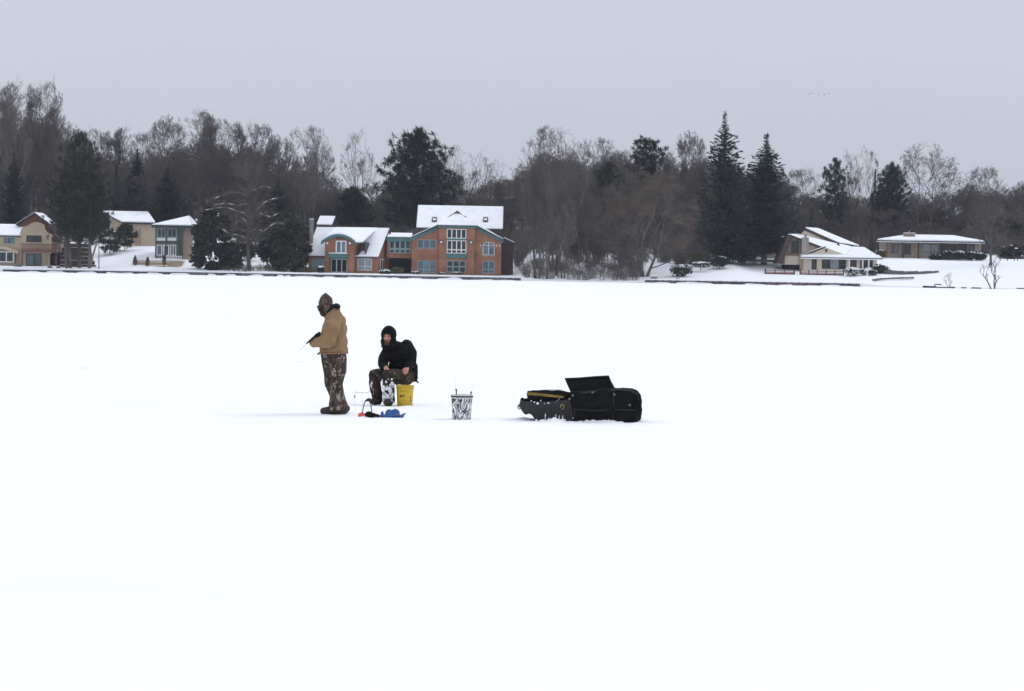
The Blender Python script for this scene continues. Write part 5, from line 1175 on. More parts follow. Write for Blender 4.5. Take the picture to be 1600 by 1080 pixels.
for k in range(150): Y = r.uniform(437, 458); px = r.uniform(805, 1180); sp2.append(((px - 800) * Y / F, Y))
sp3 = []
for k in range(60): Y = r.uniform(413.5, 428); px = r.uniform(345, 475); sp3.append(((px - 800) * Y / F, Y))
scrub_mass('garden_brush', 'sparse brown brush under the snow laden limbs', sp3, 90, (.5, 1.3), 10, 'brown_twigs')
scrub_mass('undergrowth', 'brown undergrowth at the foot of the wood', sp2, 70, (2.5, 5.5), 30)

# ------------------------------------------------------------------ garden shrubs and hedge
def shrub(name, label, px, py, Y, wpx, hpx, m='yew', k=900, snow=0, cone=0.0, seed=None, group='evergreen shrubs in the gardens', depth=1.0, ln=.3, size=.22, cat='shrub', ragged=False):
    sd_ = seed or int(px); s_ = Y / F; p = at(px, py, Y); rx = wpx / 2 * s_; rz = hpx * s_
    z = min(p.z, terr(p.x, Y) + .05) if abs(p.z - terr(p.x, Y)) > .5 else p.z
    t = thing(name, label, cat, (p.x, Y, p.z - .05), group, world=False)
    C = gen_ragged(sd_, rx, rx * depth, rz, k, ln, cone) if cat == 'tree' or ragged else gen_bush(sd_, rx, rx * depth, rz, k, ln, ln * .35, cone); link('foliage', C.mesh('foliage', m), t)
    T = Soup(); T.stick([(0, 0, -.6), (0, 0, rz * .6)], [.08, .04], 5); link('stem', T.mesh('stem', 'bark'), t)
    if snow:
        link('snow_cap', snow_blobs(sd_, rx * .92, rx * depth * .92, rz * .98, snow, size).mesh('snow_cap', 'snow', True), t)
    return t
shrub('evergreen_tree', 'tall dark evergreen mass beside the longer balustrade', 331, 424, 419, 76, 104, k=6000, cone=.55, ln=.75, snow=8, size=.2, cat='tree')
shrub('evergreen_tree', 'lower dark evergreen at the edge of the snowy gap', 355, 423, 420, 40, 66, k=2600, cone=.3, ln=.65, cat='tree')
shrub('evergreen_tree', 'dark evergreen between the snowy gap and the brick wing', 446, 427, 420, 64, 94, k=4600, cone=.3, ln=.75, cat='tree')
shrub('evergreen_tree', 'dark evergreen touching the stone chimney side of the wing', 474, 427, 424, 34, 80, k=2600, cone=.4, ln=.5, cat='tree')
shrub('evergreen_tree', 'dark evergreen behind the snowy limbs', 418, 420, 426, 50, 92, k=3600, cone=.3, ln=.75, cat='tree')
shrub('evergreen_tree', 'dark evergreen standing back in the snowy gap', 384, 402, 436, 40, 58, k=2400, cone=.3, ln=.7, cat='tree')
shrub('garden_bush', 'brown green bush against the beige house corner', 195, 388, 440, 40, 40, k=1500, cone=.2, ln=.5, m='yew', ragged=True)
shrub('garden_bush', 'dense bush beside the driveway under the pines', 172, 392, 436, 34, 34, k=1100, cone=.2, ln=.5, m='yew', snow=4, ragged=True)
shrub('conical_shrub', 'clipped cone at the outer end of the short balustrade', 211, 414, 419.6, 9, 15.5, k=420, cone=.75, ln=.16, group='clipped cones on the terrace')
shrub('conical_shrub', 'clipped cone between the short balustrade and the steps', 230.5, 415.5, 419.4, 7.5, 14.5, k=420, cone=.7, ln=.16, group='clipped cones on the terrace')
shrub('conical_shrub', 'clipped cone in front of the green house door', 256.5, 414, 419.6, 8.5, 17, k=420, cone=.75, ln=.16, group='clipped cones on the terrace')
shrub('snowy_shrub', 'snow covered shrub beside the entrance piers of the brick house', 501, 426, 419.5, 11, 11, k=350, snow=26, ln=.25)
shrub('snowy_shrub', 'wide snow loaded shrub below the link of the brick house', 602, 429.5, 417.5, 19, 8.5, k=420, snow=34, ln=.25, depth=.6)
shrub('low_shrub', 'brown low shrub at the corner of the brick wing', 474, 428, 419, 22, 10, k=500, m='hedge_green', ln=.3)
shrub('low_shrub', 'low brown shrub beside the passage under the link', 620, 427, 420, 20, 9, k=420, m='hedge_green', ln=.28)
shrub('low_shrub', 'snow dusted low shrub under the triple window of the brick block', 650, 428, 420, 16, 4.5, k=240, snow=10, ln=.2, m='hedge_green')
shrub('low_shrub', 'snow dusted low plant between the triple window and the bay', 690, 428.5, 419.5, 8, 3, k=120, snow=5, ln=.2)
shrub('low_shrub', 'tan dry plants before the lower bay window', 715, 429.5, 419.5, 20, 5, k=300, snow=8, ln=.25, m='hedge_green')
shrub('round_shrub', 'big round snow dusted shrub by the timber seawall end', 1064, 431, 417.5, 33, 18, k=1600, snow=46, ln=.26, m='spruce')
shrub('low_shrub', 'row of low shrubs buried in snow behind the round one', 1095, 417, 424, 34, 8, k=500, snow=60, ln=.22, depth=.4)
shrub('dark_shrub', 'dark shrub with snow patch at the end of the hedge', 1124, 416, 427, 36, 16, k=1300, snow=10, ln=.3, m='spruce')
shrub('dark_yew', 'big dark yew between the two spruces', 1161, 408, 436, 40, 34, k=3000, ln=.45, m='spruce', cone=.3)
shrub('snowy_shrub', 'white mounded shrub at the end of the red deck railing', 1332, 431, 425, 27, 13.5, k=700, snow=60, ln=.22, m='spruce')
shrub('snowy_shrub', 'little snow capped shrub between the white mound and the dark one', 1349, 430, 425, 10, 10, k=260, snow=14, ln=.22, m='spruce')
shrub('snowy_shrub', 'low snow capped shrub below the porch posts', 1363.5, 430, 424.5, 15, 8, k=420, snow=20, ln=.22, m='spruce')
shrub('dark_shrub', 'dark rounded shrub at the porch corner of the cream house', 1375, 428, 427, 24, 14.5, k=1000, snow=8, ln=.28, m='spruce')
for i, (px, wd, hg, lab) in enumerate(((1462, 22, 9, 'smallest snow dusted shrub starting the row before the ranch house'), (1480, 28, 14, 'rounded snow dusted shrub under the ranch curtained window'), (1500, 26, 14, 'snow dusted shrub in the middle of the ranch house row'), (1516, 24, 13, 'snow dusted shrub next to last in the ranch house row'), (1531, 20, 12, 'snow dusted shrub at the ranch corner by the lawn tree'))):
    shrub('ranch_shrub', lab, px, 405.3 + i * .15, 445.5, wd, hg, k=900, snow=24, ln=.28, m='spruce', group='shrubs before the ranch house', size=.2)
shrub('pale_shrub', 'grey green shrub at the open end of the ranch house', 1376, 402, 449, 18, 12, k=500, snow=10, ln=.3, m='hedge_green')
shrub('dark_bush', 'dark evergreen bush past the ranch house by the fence', 1580, 404, 454, 40, 22, k=1500, ln=.45, m='yew', snow=4, ragged=True)
def hedge():
    Y = 431; a, b_ = at(1054, 407, Y), at(1108, 407, Y); zt = at(1081, 396.5, Y).z; zb = a.z - .6
    t = thing('hedge', 'clipped olive hedge behind the snowy shrubs', 'hedge', ((a.x + b_.x) / 2, Y, zb)); r = random.Random(9); S = Soup(); L_ = (b_.x - a.x) / 2
    for i in range(5200):
        x, y, z = r.uniform(-L_, L_), r.uniform(-.5, .5), r.uniform(0, zt - zb) ** 1.0
        k = r.random()
        if k < .55: y = -.5 + r.uniform(0, .12)
        elif k < .85: z = (zt - zb) - r.uniform(0, .12)
        d = vnorm((r.gauss(0, 1), r.gauss(-.6, 1), r.gauss(.4, 1))); S.leaf((x, y, z), d, vnorm(vcross(d, (r.gauss(0, 1), 1, .3))), .2, .08)
    o = link('foliage', S.mesh('foliage', 'hedge_green'), t); o.location = (0, 0, 0)
hedge()

# ------------------------------------------------------------------ low walls, dock, fence, garden steps
def stone_wall(label, pts, h, m='dark_stone', taper=0.0):
    P = [at(px, py, Y) for px, py, Y in pts]; t = thing('retaining_wall', label, 'retaining wall', P[0], 'low stone walls on the lawn'); r = random.Random(len(label))
    bm_ = [MB().box(-.3, .28, -.2, .2, -.4, 1.0).mesh('stone', m), MB().box(-.29, .29, -.24, .2, -.4, .93).mesh('stone', m)]
    for a, b_ in zip(P[:-1], P[1:]):
        L_ = (b_ - a).length; k = max(1, int(L_ / .6)); d = (b_ - a) / k; ang = math.atan2(d.y, d.x)
        for i in range(k):
            c = a + d * (i + .5); o = link('stone', bm_[r.randrange(2)], t); o.location = c - t.location + Vector((0, r.uniform(-.05, .05), 0)); o.rotation_euler = (0, 0, ang); o.scale = (d.length / .6, 1, h * r.uniform(.9, 1.05) * (1 - taper * ((c - P[0]).length / (P[-1] - P[0]).length)))
    return t
stone_wall('long grey stone retaining wall across the lawn beside the cream house', [(1382, 428.5, 426), (1412, 429.5, 425), (1440, 428, 425.5), (1466, 425.5, 427)], .85, taper=.7)
stone_wall('short low stone edging below the long retaining wall', [(1364, 438.2, 416.5), (1376, 436.5, 418), (1400, 435.2, 419), (1428, 434.6, 419.5)], .2)
stone_wall('low stone row under the full spruce', [(1172, 408, 438), (1194, 408.5, 438), (1213, 409, 438)], .35)
def dock():
    Y = 410.5; t = thing('dock_frame', 'pulled up dock frame half buried in snow beside the saplings', 'dock', (at(1488, 449, Y).x, Y, 0))
    for (a, ya, b_, yb) in ((1442, 447.5, 1462, 448.5), (1462, 449.3, 1483, 449.8), (1484, 449.2, 1492, 449.4), (1502, 450, 1510, 450.2), (1518, 450, 1533, 450.6)):
        p, q = at(a, ya, Y), at(b_, yb, Y); MB().add([(p.x, Y - .1, .0), (q.x, Y - .1, .0), (q.x, Y + .1, .0), (p.x, Y + .1, .0), (p.x, Y - .1, p.z + .12), (q.x, Y - .1, q.z + .12), (q.x, Y + .1, q.z + .12), (p.x, Y + .1, p.z + .12)],
            [(0, 3, 2, 1), (4, 5, 6, 7), (0, 1, 5, 4), (1, 2, 6, 5), (2, 3, 7, 6), (3, 0, 4, 7)]).build('beam', 'dark_steel', t)
    p = [at(1471, 444.8, Y), at(1460, 444.6, Y), at(1460, 446.5, Y), at(1463, 449, Y)]; MB().tube([(q.x, Y, q.z) for q in p], .09, 6).build('bent_rail', 'dark_steel', t)
dock()
tag(MB().tube([at(1588, 450.6, 410), at(1600, 450.9, 410), at(1625, 451.2, 410)], .08, 6).build('driftwood', 'bark'), 'dark log lying on the ice edge past the saplings', 'log')
def fence():
    Y = 446; t = thing('wire_fence', 'low post fence on the lawn past the ranch house', 'fence', terrpx(1580, Y)); pm = MB().box(-.06, .06, -.06, .06, -.3, .8).mesh('post', 'dark_brown'); q = []
    for px in (1560, 1571, 1582, 1587, 1598, 1609, 1620): p = terrpx(px, Y); q.append(p); o = link('post', pm, t); o.location = p - t.location
    for h in (.4, .7): MB().tube([(p.x, p.y - .07, p.z + h) for p in q], .03, 5).build('rail', 'dark_brown', t)
fence()
tag(MB().blob(at(1022, 433.5, 414), .6, .4, .32, 3, .3).build('stone_block', 'stone', None, True), 'grey stone block with snow on top at the timber wall end', 'stone')
tag(MB().blob(at(1022, 431.2, 414), .58, .38, .16, 5, .3).build('snow_heap', 'snow', None, True), 'small cap of snow on the grey stone block', 'snow')
tag(MB().tube([at(1056, 435.8, 413), at(1060, 434.6, 413), at(1062, 435.4, 413)], .06, 5).build('driftwood', 'bark'), 'small dark branch on the lawn edge near the stone block', 'branch')
tag(MB().blob(at(821, 427.5, 416), .32, .32, .42, 8, .2).build('boulder', 'dark_stone', None, True), 'dark boulder on the snow beside the brick house end', 'boulder')
tag(MB().blob(at(27.5, 415, 418), .75, .5, .36, 6, .25).build('covered_planter', 'dark_stone', None, True), 'low grey planter with snowy top before the tan house', 'planter')
tag(MB().blob(at(78, 418.6, 416), .45, .4, .28, 9, .25).build('boulder', 'dark_stone', None, True), 'dark boulder below the open garage of the tan house', 'boulder')
tag(MB().blob(at(91, 418.6, 416), .34, .3, .26, 11, .25).build('boulder', 'dark_stone', None, True), 'smaller dark boulder beside the thin forked trunk', 'boulder')
def garden_steps():
    t = thing('garden_steps', 'snowy terraced timber steps rising behind the pine trunks', 'steps', terrpx(122, 421))
    for i in range(6):
        Y = 420.5 + i * 1.9; py = 414 - i * 6.6; z = at(122, py, Y).z; a = at(93 + i * .6, py, Y).x; b_ = at(150 - i * 2.2, py, Y).x
        MB().box(a, b_, Y, Y + .2, z - .6, z).build('timber', 'dark_brown', t); MB().box(a, b_, Y + .22, Y + 2.05, z - .8, z - .05).build('snow', 'snow', t)
        if i in (1, 3, 4):
            MB().box(a + 1.6, a + 3.4, Y - .4, Y - .02, z - .8, z - .28).build('timber', 'dark_brown', t)
garden_steps()
tag(MB().tube([at(1010, 411, 425), at(1011, 405, 425)], .05, 5).build('marker_post', 'bark'), 'thin stake in the scrub at the foot of the brown drooping tree', 'stake')

# birds
def bird(label, px, py, span, bend):
    Y = 300; p = at(px, py, Y); t = MB(); s_ = span * .8
    body = MB(); body.tube([(p.x - .02, Y - .22, p.z), (p.x, Y, p.z), (p.x, Y + .25, p.z + .02)], [.02, .06, .015], 6)
    o = body.build('bird', 'dark_steel'); tag(o, label, 'bird', 'birds flying in a loose line')
    for sg in (-1, 1):
        MB().slab([(p.x, Y - .06, p.z), (p.x, Y + .08, p.z), (p.x + sg * s_ * .5, Y + .12, p.z + bend), (p.x + sg * s_ * .5, Y - .02, p.z + bend)], .02).add([(p.x + sg * s_ * .5, Y - .02, p.z + bend), (p.x + sg * s_ * .5, Y + .12, p.z + bend), (p.x + sg * s_, Y + .16, p.z + bend * .8), (p.x + sg * s_ * .5, Y - .02, p.z + bend + .02)], [(0, 1, 2), (3, 2, 1), (0, 2, 3)]).build('wing', 'dark_steel', o)
bird('leading small bird at the outer end of the flying line', 1263.8, 147.5, .14, .05); bird('second bird of the line, just above the leading one', 1268.5, 146, .16, .07); bird('faint middle bird of the flying line', 1279.5, 147, .09, .03)
bird('bird with raised wings after the gap in the line', 1288, 148, .15, .07); bird('last bird of the flying line', 1295, 146.3, .12, .04)

# ------------------------------------------------------------------ the anglers
def cap_prim(p0, p1, r0, r1, n=14):
    """tapered capsule as closed mesh"""
    p0, p1 = Vector(p0), Vector(p1); d = (p1 - p0); ln = d.length; d = d.normalized() if ln > 1e-6 else Vector((0, 0, 1))
    u = d.orthogonal().normalized(); v = d.cross(u); rings = []
    for k in range(5): a = -math.pi / 2 + (k + .6) / 5 * math.pi / 2; rings.append((p0 + d * (math.sin(a) * r0), math.cos(a) * r0))
    rings.append((p0, r0)); rings.append((p1, r1))
    for k in range(5): a = (k + .4) / 5 * math.pi / 2 + .0; rings.append((p1 + d * (math.sin(a) * r1), math.cos(a) * r1))
    vs = [tuple(c + (u * math.cos(6.2832 * j / n) + v * math.sin(6.2832 * j / n)) * r) for c, r in rings for j in range(n)]
    fs = [(i * n + j, i * n + (j + 1) % n, (i + 1) * n + (j + 1) % n, (i + 1) * n + j) for i in range(len(rings) - 1) for j in range(n)]
    fs += [tuple(reversed(range(n))), tuple(range((len(rings) - 1) * n, len(rings) * n))]
    return vs, fs
def ell_prim(c, rx, ry, rz, rot=(0, 0, 0), nu=18, nv=12):
    M = Matrix.Translation(Vector(c)) @ (Matrix.Rotation(rot[2], 4, 'Z') @ Matrix.Rotation(rot[1], 4, 'Y') @ Matrix.Rotation(rot[0], 4, 'X')); vs = [tuple(M @ Vector((0, 0, -rz)))]
    for j in range(1, nv):
        ph = -math.pi / 2 + math.pi * j / nv
        for i in range(nu): t = 6.2832 * i / nu; vs.append(tuple(M @ Vector((rx * math.cos(ph) * math.cos(t), ry * math.cos(ph) * math.sin(t), rz * math.sin(ph)))))
    vs.append(tuple(M @ Vector((0, 0, rz)))); e_ = len(vs) - 1
    fs = [(0, 1 + (i + 1) % nu, 1 + i) for i in range(nu)] + [(1 + j * nu + i, 1 + j * nu + (i + 1) % nu, 1 + (j + 1) * nu + (i + 1) % nu, 1 + (j + 1) * nu + i) for j in range(nv - 2) for i in range(nu)]
    fs += [(e_, 1 + (nv - 2) * nu + i, 1 + (nv - 2) * nu + (i + 1) % nu) for i in range(nu)]
    return vs, fs
def fuse(name, prims, voxel=.012, smooth=4, fold=0.0, fscale=7.0, stretch=(1, 1, 1), zmin=None, cut=None, mats=('snow',), matfn=None, seed=0):
    """melt overlapping volumes into one continuous skin; optional cloth folds, flat hem (zmin) and openings (cut)"""
    mb = MB()
    for vs, fs in prims: mb.add(vs, fs)
    me = mb.mesh(name, None); o = bpy.data.objects.new('melt', me); COL.objects.link(o)
    m = o.modifiers.new('r', 'REMESH'); m.mode = 'VOXEL'; m.voxel_size = voxel
    if smooth: sm = o.modifiers.new('s', 'SMOOTH'); sm.factor = .5; sm.iterations = smooth
    dg = bpy.context.evaluated_depsgraph_get(); out_ = bpy.data.meshes.new_from_object(o.evaluated_get(dg)); out_.name = name
    bpy.data.objects.remove(o)
    if fold:
        nv = len(out_.vertices); nr = [v.normal.copy() for v in out_.vertices]
        for v, q in zip(out_.vertices, nr):
            c = v.co; w_ = Vector((c.x * stretch[0], c.y * stretch[1], c.z * stretch[2])) * fscale + Vector((seed, seed, 0)); k = noise.noise(w_) + .5 * noise.noise(w_ * 2.3); k2 = 1 - abs(noise.noise(w_ * .8 + Vector((9, 3, 1)))) * 2
            v.co = c + q * fold * (k * .8 + max(0, k2) * .5)
    if zmin is not None:
        for v in out_.vertices:
            z0 = zmin(v.co) if callable(zmin) else zmin
            if v.co.z < z0: v.co.z = z0
    if cut:
        bm_ = bmesh.new(); bm_.from_mesh(out_); dl = [f for f in bm_.faces if cut(f.calc_center_median())]; bmesh.ops.delete(bm_, geom=dl, context='FACES'); bm_.to_mesh(out_); bm_.free()
    for q in mats: out_.materials.append(MATS[q])
    if matfn:
        for f in out_.polygons: f.material_index = matfn(f.center)
    out_.shade_smooth(); out_.update()
    return out_
def chain(pts, n=14): return [cap_prim(a[0], b_[0], a[1], b_[1], n) for a, b_ in zip(pts[:-1], pts[1:])]
def hand_prims(w_, d, side, up, s_=1.0, curl=.9):
    """palm, four unequal bent fingers and a thumb; w_ wrist point, d pointing direction, side across the knuckles towards the thumb"""
    d, side, up = Vector(d).normalized(), Vector(side).normalized(), Vector(up).normalized(); w_ = Vector(w_); P = []
    pc = w_ + d * .05 * s_
    for k in (-1.0, -.33, .33, 1.0): P.append(cap_prim(w_ + side * k * .018 * s_, w_ + d * .085 * s_ + side * k * .03 * s_, .017 * s_, .014 * s_, 8))
    for k, (off, ln) in enumerate(((.034, .078), (.012, .088), (-.011, .082), (-.033, .064))):
        b_ = w_ + d * .088 * s_ + side * off * s_; a1 = curl * .7; a2 = curl * 1.7; a3 = curl * 2.6
        p1 = b_ + (d * math.cos(a1) - up * math.sin(a1)) * ln * .45 * s_; p2 = p1 + (d * math.cos(a2) - up * math.sin(a2)) * ln * .35 * s_; p3 = p2 + (d * math.cos(a3) - up * math.sin(a3)) * ln * .25 * s_
        P += chain([(b_, .0105 * s_), (p1, .0098 * s_), (p2, .009 * s_), (p3, .0075 * s_)], 8)
    t0 = w_ + d * .03 * s_ + side * .03 * s_; t1 = t0 + (d * .6 + side * .75 - up * .2).normalized() * .038 * s_; t2 = t1 + (d * .85 + side * .1 - up * .6).normalized() * .034 * s_
    P += chain([(t0, .014 * s_), (t1, .0115 * s_), (t2, .009 * s_)], 8)
    return P
def child(name, me, parent):
    o = link(name, me, parent); return o

mat('wire', (0.12, 0.12, 0.13), 0.4, 0.5, metal=.6)
mat('skin', (0.48, 0.26, 0.195), 0.55, 0.35, var=(0.55, 0.25, 0.19), scale=14)
mat('shaded_skin', (0.2, 0.095, 0.07), 0.65, 0.25, var=(0.27, 0.12, 0.09), scale=18)  # face mostly in shadow; that shade is put into this darker skin colour
mat('glove', (0.035, 0.03, 0.028), 0.85, 0.2)
mat('canvas', (0.232, 0.145, 0.077), 0.9, 0.12, var=(0.29, 0.188, 0.105), scale=5, bump=.5, bscale=22, detail=6)
mat('dark_lining', (0.022, 0.022, 0.032), 0.95, 0.1)
mat('black_fleece', (0.0075, 0.0075, 0.0085), 0.95, 0.12, var=(0.013, 0.013, 0.015), scale=6, bump=.4, bscale=18)
mat('boot', (0.035, 0.029, 0.027), 0.8, 0.2, var=(0.065, 0.052, 0.045), scale=9, bump=.4)
mat('beard', (0.11, 0.05, 0.032), 0.9, 0.15, var=(0.07, 0.035, 0.025), scale=40)
mat('eye_dark', (0.02, 0.014, 0.012), 0.3, 0.5)
mat('lip', (0.3, 0.11, 0.09), 0.5, 0.3)
camo_mat('camo_cloth', [(0.038, 0.029, 0.025), (0.105, 0.08, 0.064), (0.05, 0.038, 0.031), (0.27, 0.24, 0.21)], 14, (1, 1, .7), .56)
camo_mat('camo_hat', [(0.05, 0.037, 0.03), (0.12, 0.092, 0.075), (0.06, 0.045, 0.037), (0.19, 0.16, 0.135)], 20, (1, 1, .8), .6)
camo_mat('dark_camo', [(0.026, 0.02, 0.017), (0.055, 0.042, 0.034), (0.034, 0.026, 0.022), (0.14, 0.12, 0.1)], 14, (1, 1, .6), .62)

# --- standing angler in profile
Y1 = 37.4
def q1(px, py, dy=0.0): return at(px, py, Y1 + dy)
def standing():
    bone = []
    hd = q1(508, 476.5)
    head = [ell_prim(hd + Vector((.005, 0, .015)), .092, .076, .108), ell_prim(hd + Vector((-.03, 0, -.05)), .062, .058, .07, (0, .3, 0)), cap_prim(hd + Vector((-.088, 0, -.005)), hd + Vector((-.108, 0, -.035)), .012, .018, 10),
            ell_prim(hd + Vector((-.085, 0, .03)), .02, .05, .014), ell_prim(hd + Vector((-.088, 0, -.075)), .02, .028, .012)]
    for sg in (-1, 1): head.append(ell_prim(hd + Vector((.015, sg * .078, -.01)), .02, .012, .034))
    body = head + chain([(hd + Vector((.02, 0, -.06)), .06), (q1(518, 495), .068), (q1(521, 505), .13)])
    body += [ell_prim(q1(521, 512), .13, .2, .16), ell_prim(q1(521, 536), .125, .17, .2), ell_prim(q1(521, 556), .14, .17, .13)]
    LS, LE, LW = q1(524, 498, -.2), q1(515.5, 534, -.27), q1(495, 536, -.18)
    RS, RE, RW = q1(521, 499, .2), q1(510, 529, .25), q1(504, 525.5, .04)
    body += chain([(LS, .06), (LE, .048), (LW, .034)]) + chain([(RS, .06), (RE, .048), (RW, .034)])
    rd = (q1(481, 535, -.1) - q1(499, 520, -.02)).normalized()
    body += hand_prims(LW, (-.9, .35, .05), (-.1, .3, .9), (.2, .9, -.2), .9, 1.1) + hand_prims(RW, (-.8, -.45, -.1), (-.1, -.2, .9), (.25, -.9, .1), .9, 1.1)
    for kx, ky, ax, ay, dy in ((526, 600, 529, 638, -.11), (516, 601, 525, 637, .11)):
        body += chain([(q1(522, 562, dy * .9), .09), (q1(kx, ky, dy), .06), (q1(ax, ay, dy), .045)])
    body += chain([(q1(529, 641, -.11), .045), (q1(511, 645.5, -.11), .035)]) + chain([(q1(530, 640, .11), .045), (q1(517, 643, .11), .035)])
    me = fuse('person', body, .008, 2, mats=('shaded_skin', 'glove'), matfn=lambda c: 1 if c.z < hd.z - .14 else 0)
    p = link('person', me); tag(p, 'standing person in tan canvas jacket and camouflage trousers looking down at a rod', 'person', 'ice anglers')
    eye = MB()
    for sg in (-1, 1): MB().blob(hd + Vector((-.083, sg * .03, .012)), .01, .012, .009, amp=0, nu=8, nv=6).build('eye', 'eye_dark', p, True)
    # jacket
    J = [ell_prim(q1(521, 546), .205, .215, .14), ell_prim(q1(521.5, 533), .205, .215, .2), ell_prim(q1(523, 516), .185, .215, .19), ell_prim(q1(524.5, 503), .155, .235, .13), ell_prim(q1(525, 494), .1, .17, .085)]
    J += chain([(q1(524, 497, -.17), .105), (q1(518, 513, -.29), .108), (q1(515, 533, -.33), .092)]) + chain([(q1(515, 533, -.33), .08), (q1(500, 535, -.24), .074), (q1(490.5, 536, -.175), .062)])
    J += chain([(q1(521, 498, .17), .1), (q1(515, 514, .24), .11), (q1(508, 530, .25), .09)]) + chain([(q1(508, 530, .25), .075), (q1(501.5, 526, .1), .06)])
    J += chain([(q1(514, 494.5), .062), (q1(521, 489), .075), (q1(526, 485.5), .06)])
    hem = q1(521, 553).z
    child('jacket', fuse('jacket', J, .011, 2, .02, 6.0, (1, 1, .8), zmin=lambda c: hem + .02 * (c.x - q1(521, 553).x), mats=('canvas',)), p)
    cw = q1(489.8, 536, -.172); ax = (q1(490.5, 536, -.175) - q1(500, 535, -.24)).normalized(); e1 = ax.orthogonal().normalized(); e2 = ax.cross(e1)
    child('cuff', MB().tube([cw + e1 * .058 * math.cos(k) + e2 * .058 * math.sin(k) for k in [6.2832 * i / 20 for i in range(21)]], .011, 6, False).mesh('cuff', 'canvas', True), p)
    hc = q1(521, 552.2); child('hem_band', MB().tube([(hc.x + .208 * math.cos(k), hc.y + .22 * math.sin(k), hem + .015 + .004 * math.cos(k)) for k in [6.2832 * i / 40 for i in range(41)]], .014, 6, False).mesh('hem_band', 'canvas', True), p)
    # dark band of the shell lining below the hem, the hood lying on the back and the collar
    child('collar', fuse('collar', chain([(q1(509.5, 495.5), .03), (q1(515, 491.5, -.085), .034), (q1(523, 485, -.06), .036), (q1(526, 483, .03), .035)]) + chain([(q1(509.5, 495.5), .03), (q1(515, 491.5, .085), .034), (q1(523, 485, .06), .036)]), .009, 2, .004, mats=('canvas',)), p)
    child('hood', fuse('hood', [ell_prim(q1(526.5, 478.5), .058, .12, .038, (0, .35, 0)), ell_prim(q1(520, 479.5), .05, .1, .04, (0, -.3, 0)), ell_prim(q1(514, 486), .045, .1, .05)], .009, 3, .006, 9, mats=('dark_lining',)), p)
    # camouflage cap with ear covers, pointed crown
    C = [ell_prim(hd + Vector((.012, 0, .035)), .104, .092, .115), ell_prim(q1(508.8, 465), .065, .062, .055), cap_prim(q1(508.6, 465), q1(508.7, 458.5), .045, .012), ell_prim(hd + Vector((.03, 0, -.05)), .075, .09, .09), ell_prim(hd + Vector((.012, 0, -.1)), .055, .075, .06)]
    child('hat', fuse('hat', C, .008, 2, .006, 10, mats=('camo_hat',), cut=lambda c: c.x < hd.x - .066 and c.z < hd.z + .03), p)
    child('face_mask', fuse('face_mask', [ell_prim(hd + Vector((-.05, 0, -.06)), .056, .066, .056, (0, .4, 0)), ell_prim(hd + Vector((-.02, 0, -.115)), .058, .07, .06), ell_prim(hd + Vector((-.03, 0, -.02)), .062, .07, .03)], .008, 2, .004, 12, mats=('dark_camo',)), p)
    # trousers
    T = [ell_prim(q1(521.5, 556), .19, .205, .12)]
    T += chain([(q1(527.5, 562, -.1), .14), (q1(529, 580, -.11), .122), (q1(525.5, 601, -.11), .084), (q1(526.5, 615, -.11), .104), (q1(527.5, 630, -.11), .124), (q1(527, 641, -.11), .122)])
    T += chain([(q1(516, 562, .1), .13), (q1(517.5, 582, .11), .11), (q1(517.5, 600, .11), .09), (q1(524, 616, .11), .086), (q1(531, 631, .12), .1), (q1(532.5, 640, .12), .098)])
    T += [ell_prim(q1(513, 600, .1), .045, .08, .07)]
    ztop = q1(521, 552).z + .03; zlow = q1(529, 641).z
    child('trousers', fuse('trousers', T, .011, 2, .016, 6, (1, 1, .45), zmin=zlow, mats=('camo_cloth',), seed=4), p)
    # boots
    for dy, hx, tx, nm in ((-.11, 531, 496, 0), (.12, 532, 508, 1)):
        hp = ground(hx, 646, .07); tp = ground(tx, 649.5, .05); yc = Y1 + dy; hp = Vector((hp.x, yc, .075)); tp = Vector((tp.x, yc - .02, .05))
        b_ = chain([(hp, .068), ((hp + tp) / 2 + Vector((.02, 0, .02)), .068), (tp, .05)]) + chain([(hp + Vector((-.02, 0, .01)), .07), (hp + Vector((-.05, 0, .08)), .075)])
        child('boot', fuse('boot', b_, .01, 2, .005, 12, zmin=.004, mats=('boot',)), p)
    # draw cord at the hem and chin toggle
    child('draw_cord', MB().tube([q1(500.5, 552.5, -.06), q1(497.5, 553, -.06), q1(495.8, 553.6, -.06)], .012, 6).mesh('draw_cord', 'glove', True), p)
    child('toggle', MB().blob(q1(504.5, 492.8, -.02), .018, .018, .014, amp=.1).mesh('toggle', 'glove', True), p)
    # the rod
    r = thing('fishing_rod', 'short dark ice fishing rod held by the standing person', 'fishing rod', q1(490, 528, -.06))
    a, b_ = q1(499.5, 519.5, -.16), q1(479, 537, -.26); MB().tube([a, a.lerp(b_, .3), a.lerp(b_, .6), b_], [.016, .02, .018, .011], 8).build('handle', 'glove', r, True)
    c = a.lerp(b_, .22) + Vector((.005, -.02, -.03)); ring = [(c.x + .035 * math.cos(t), c.y, c.z + .045 * math.sin(t)) for t in [6.2832 * k / 14 for k in range(15)]]; MB().tube(ring, .009, 6).build('reel', 'glove', r, True)
    MB().tube([b_, q1(472, 544, -.28), q1(466, 551, -.3)], [.005, .003, .002], 5).build('rod_tip', 'pale_frame', r)
    return p
standing()

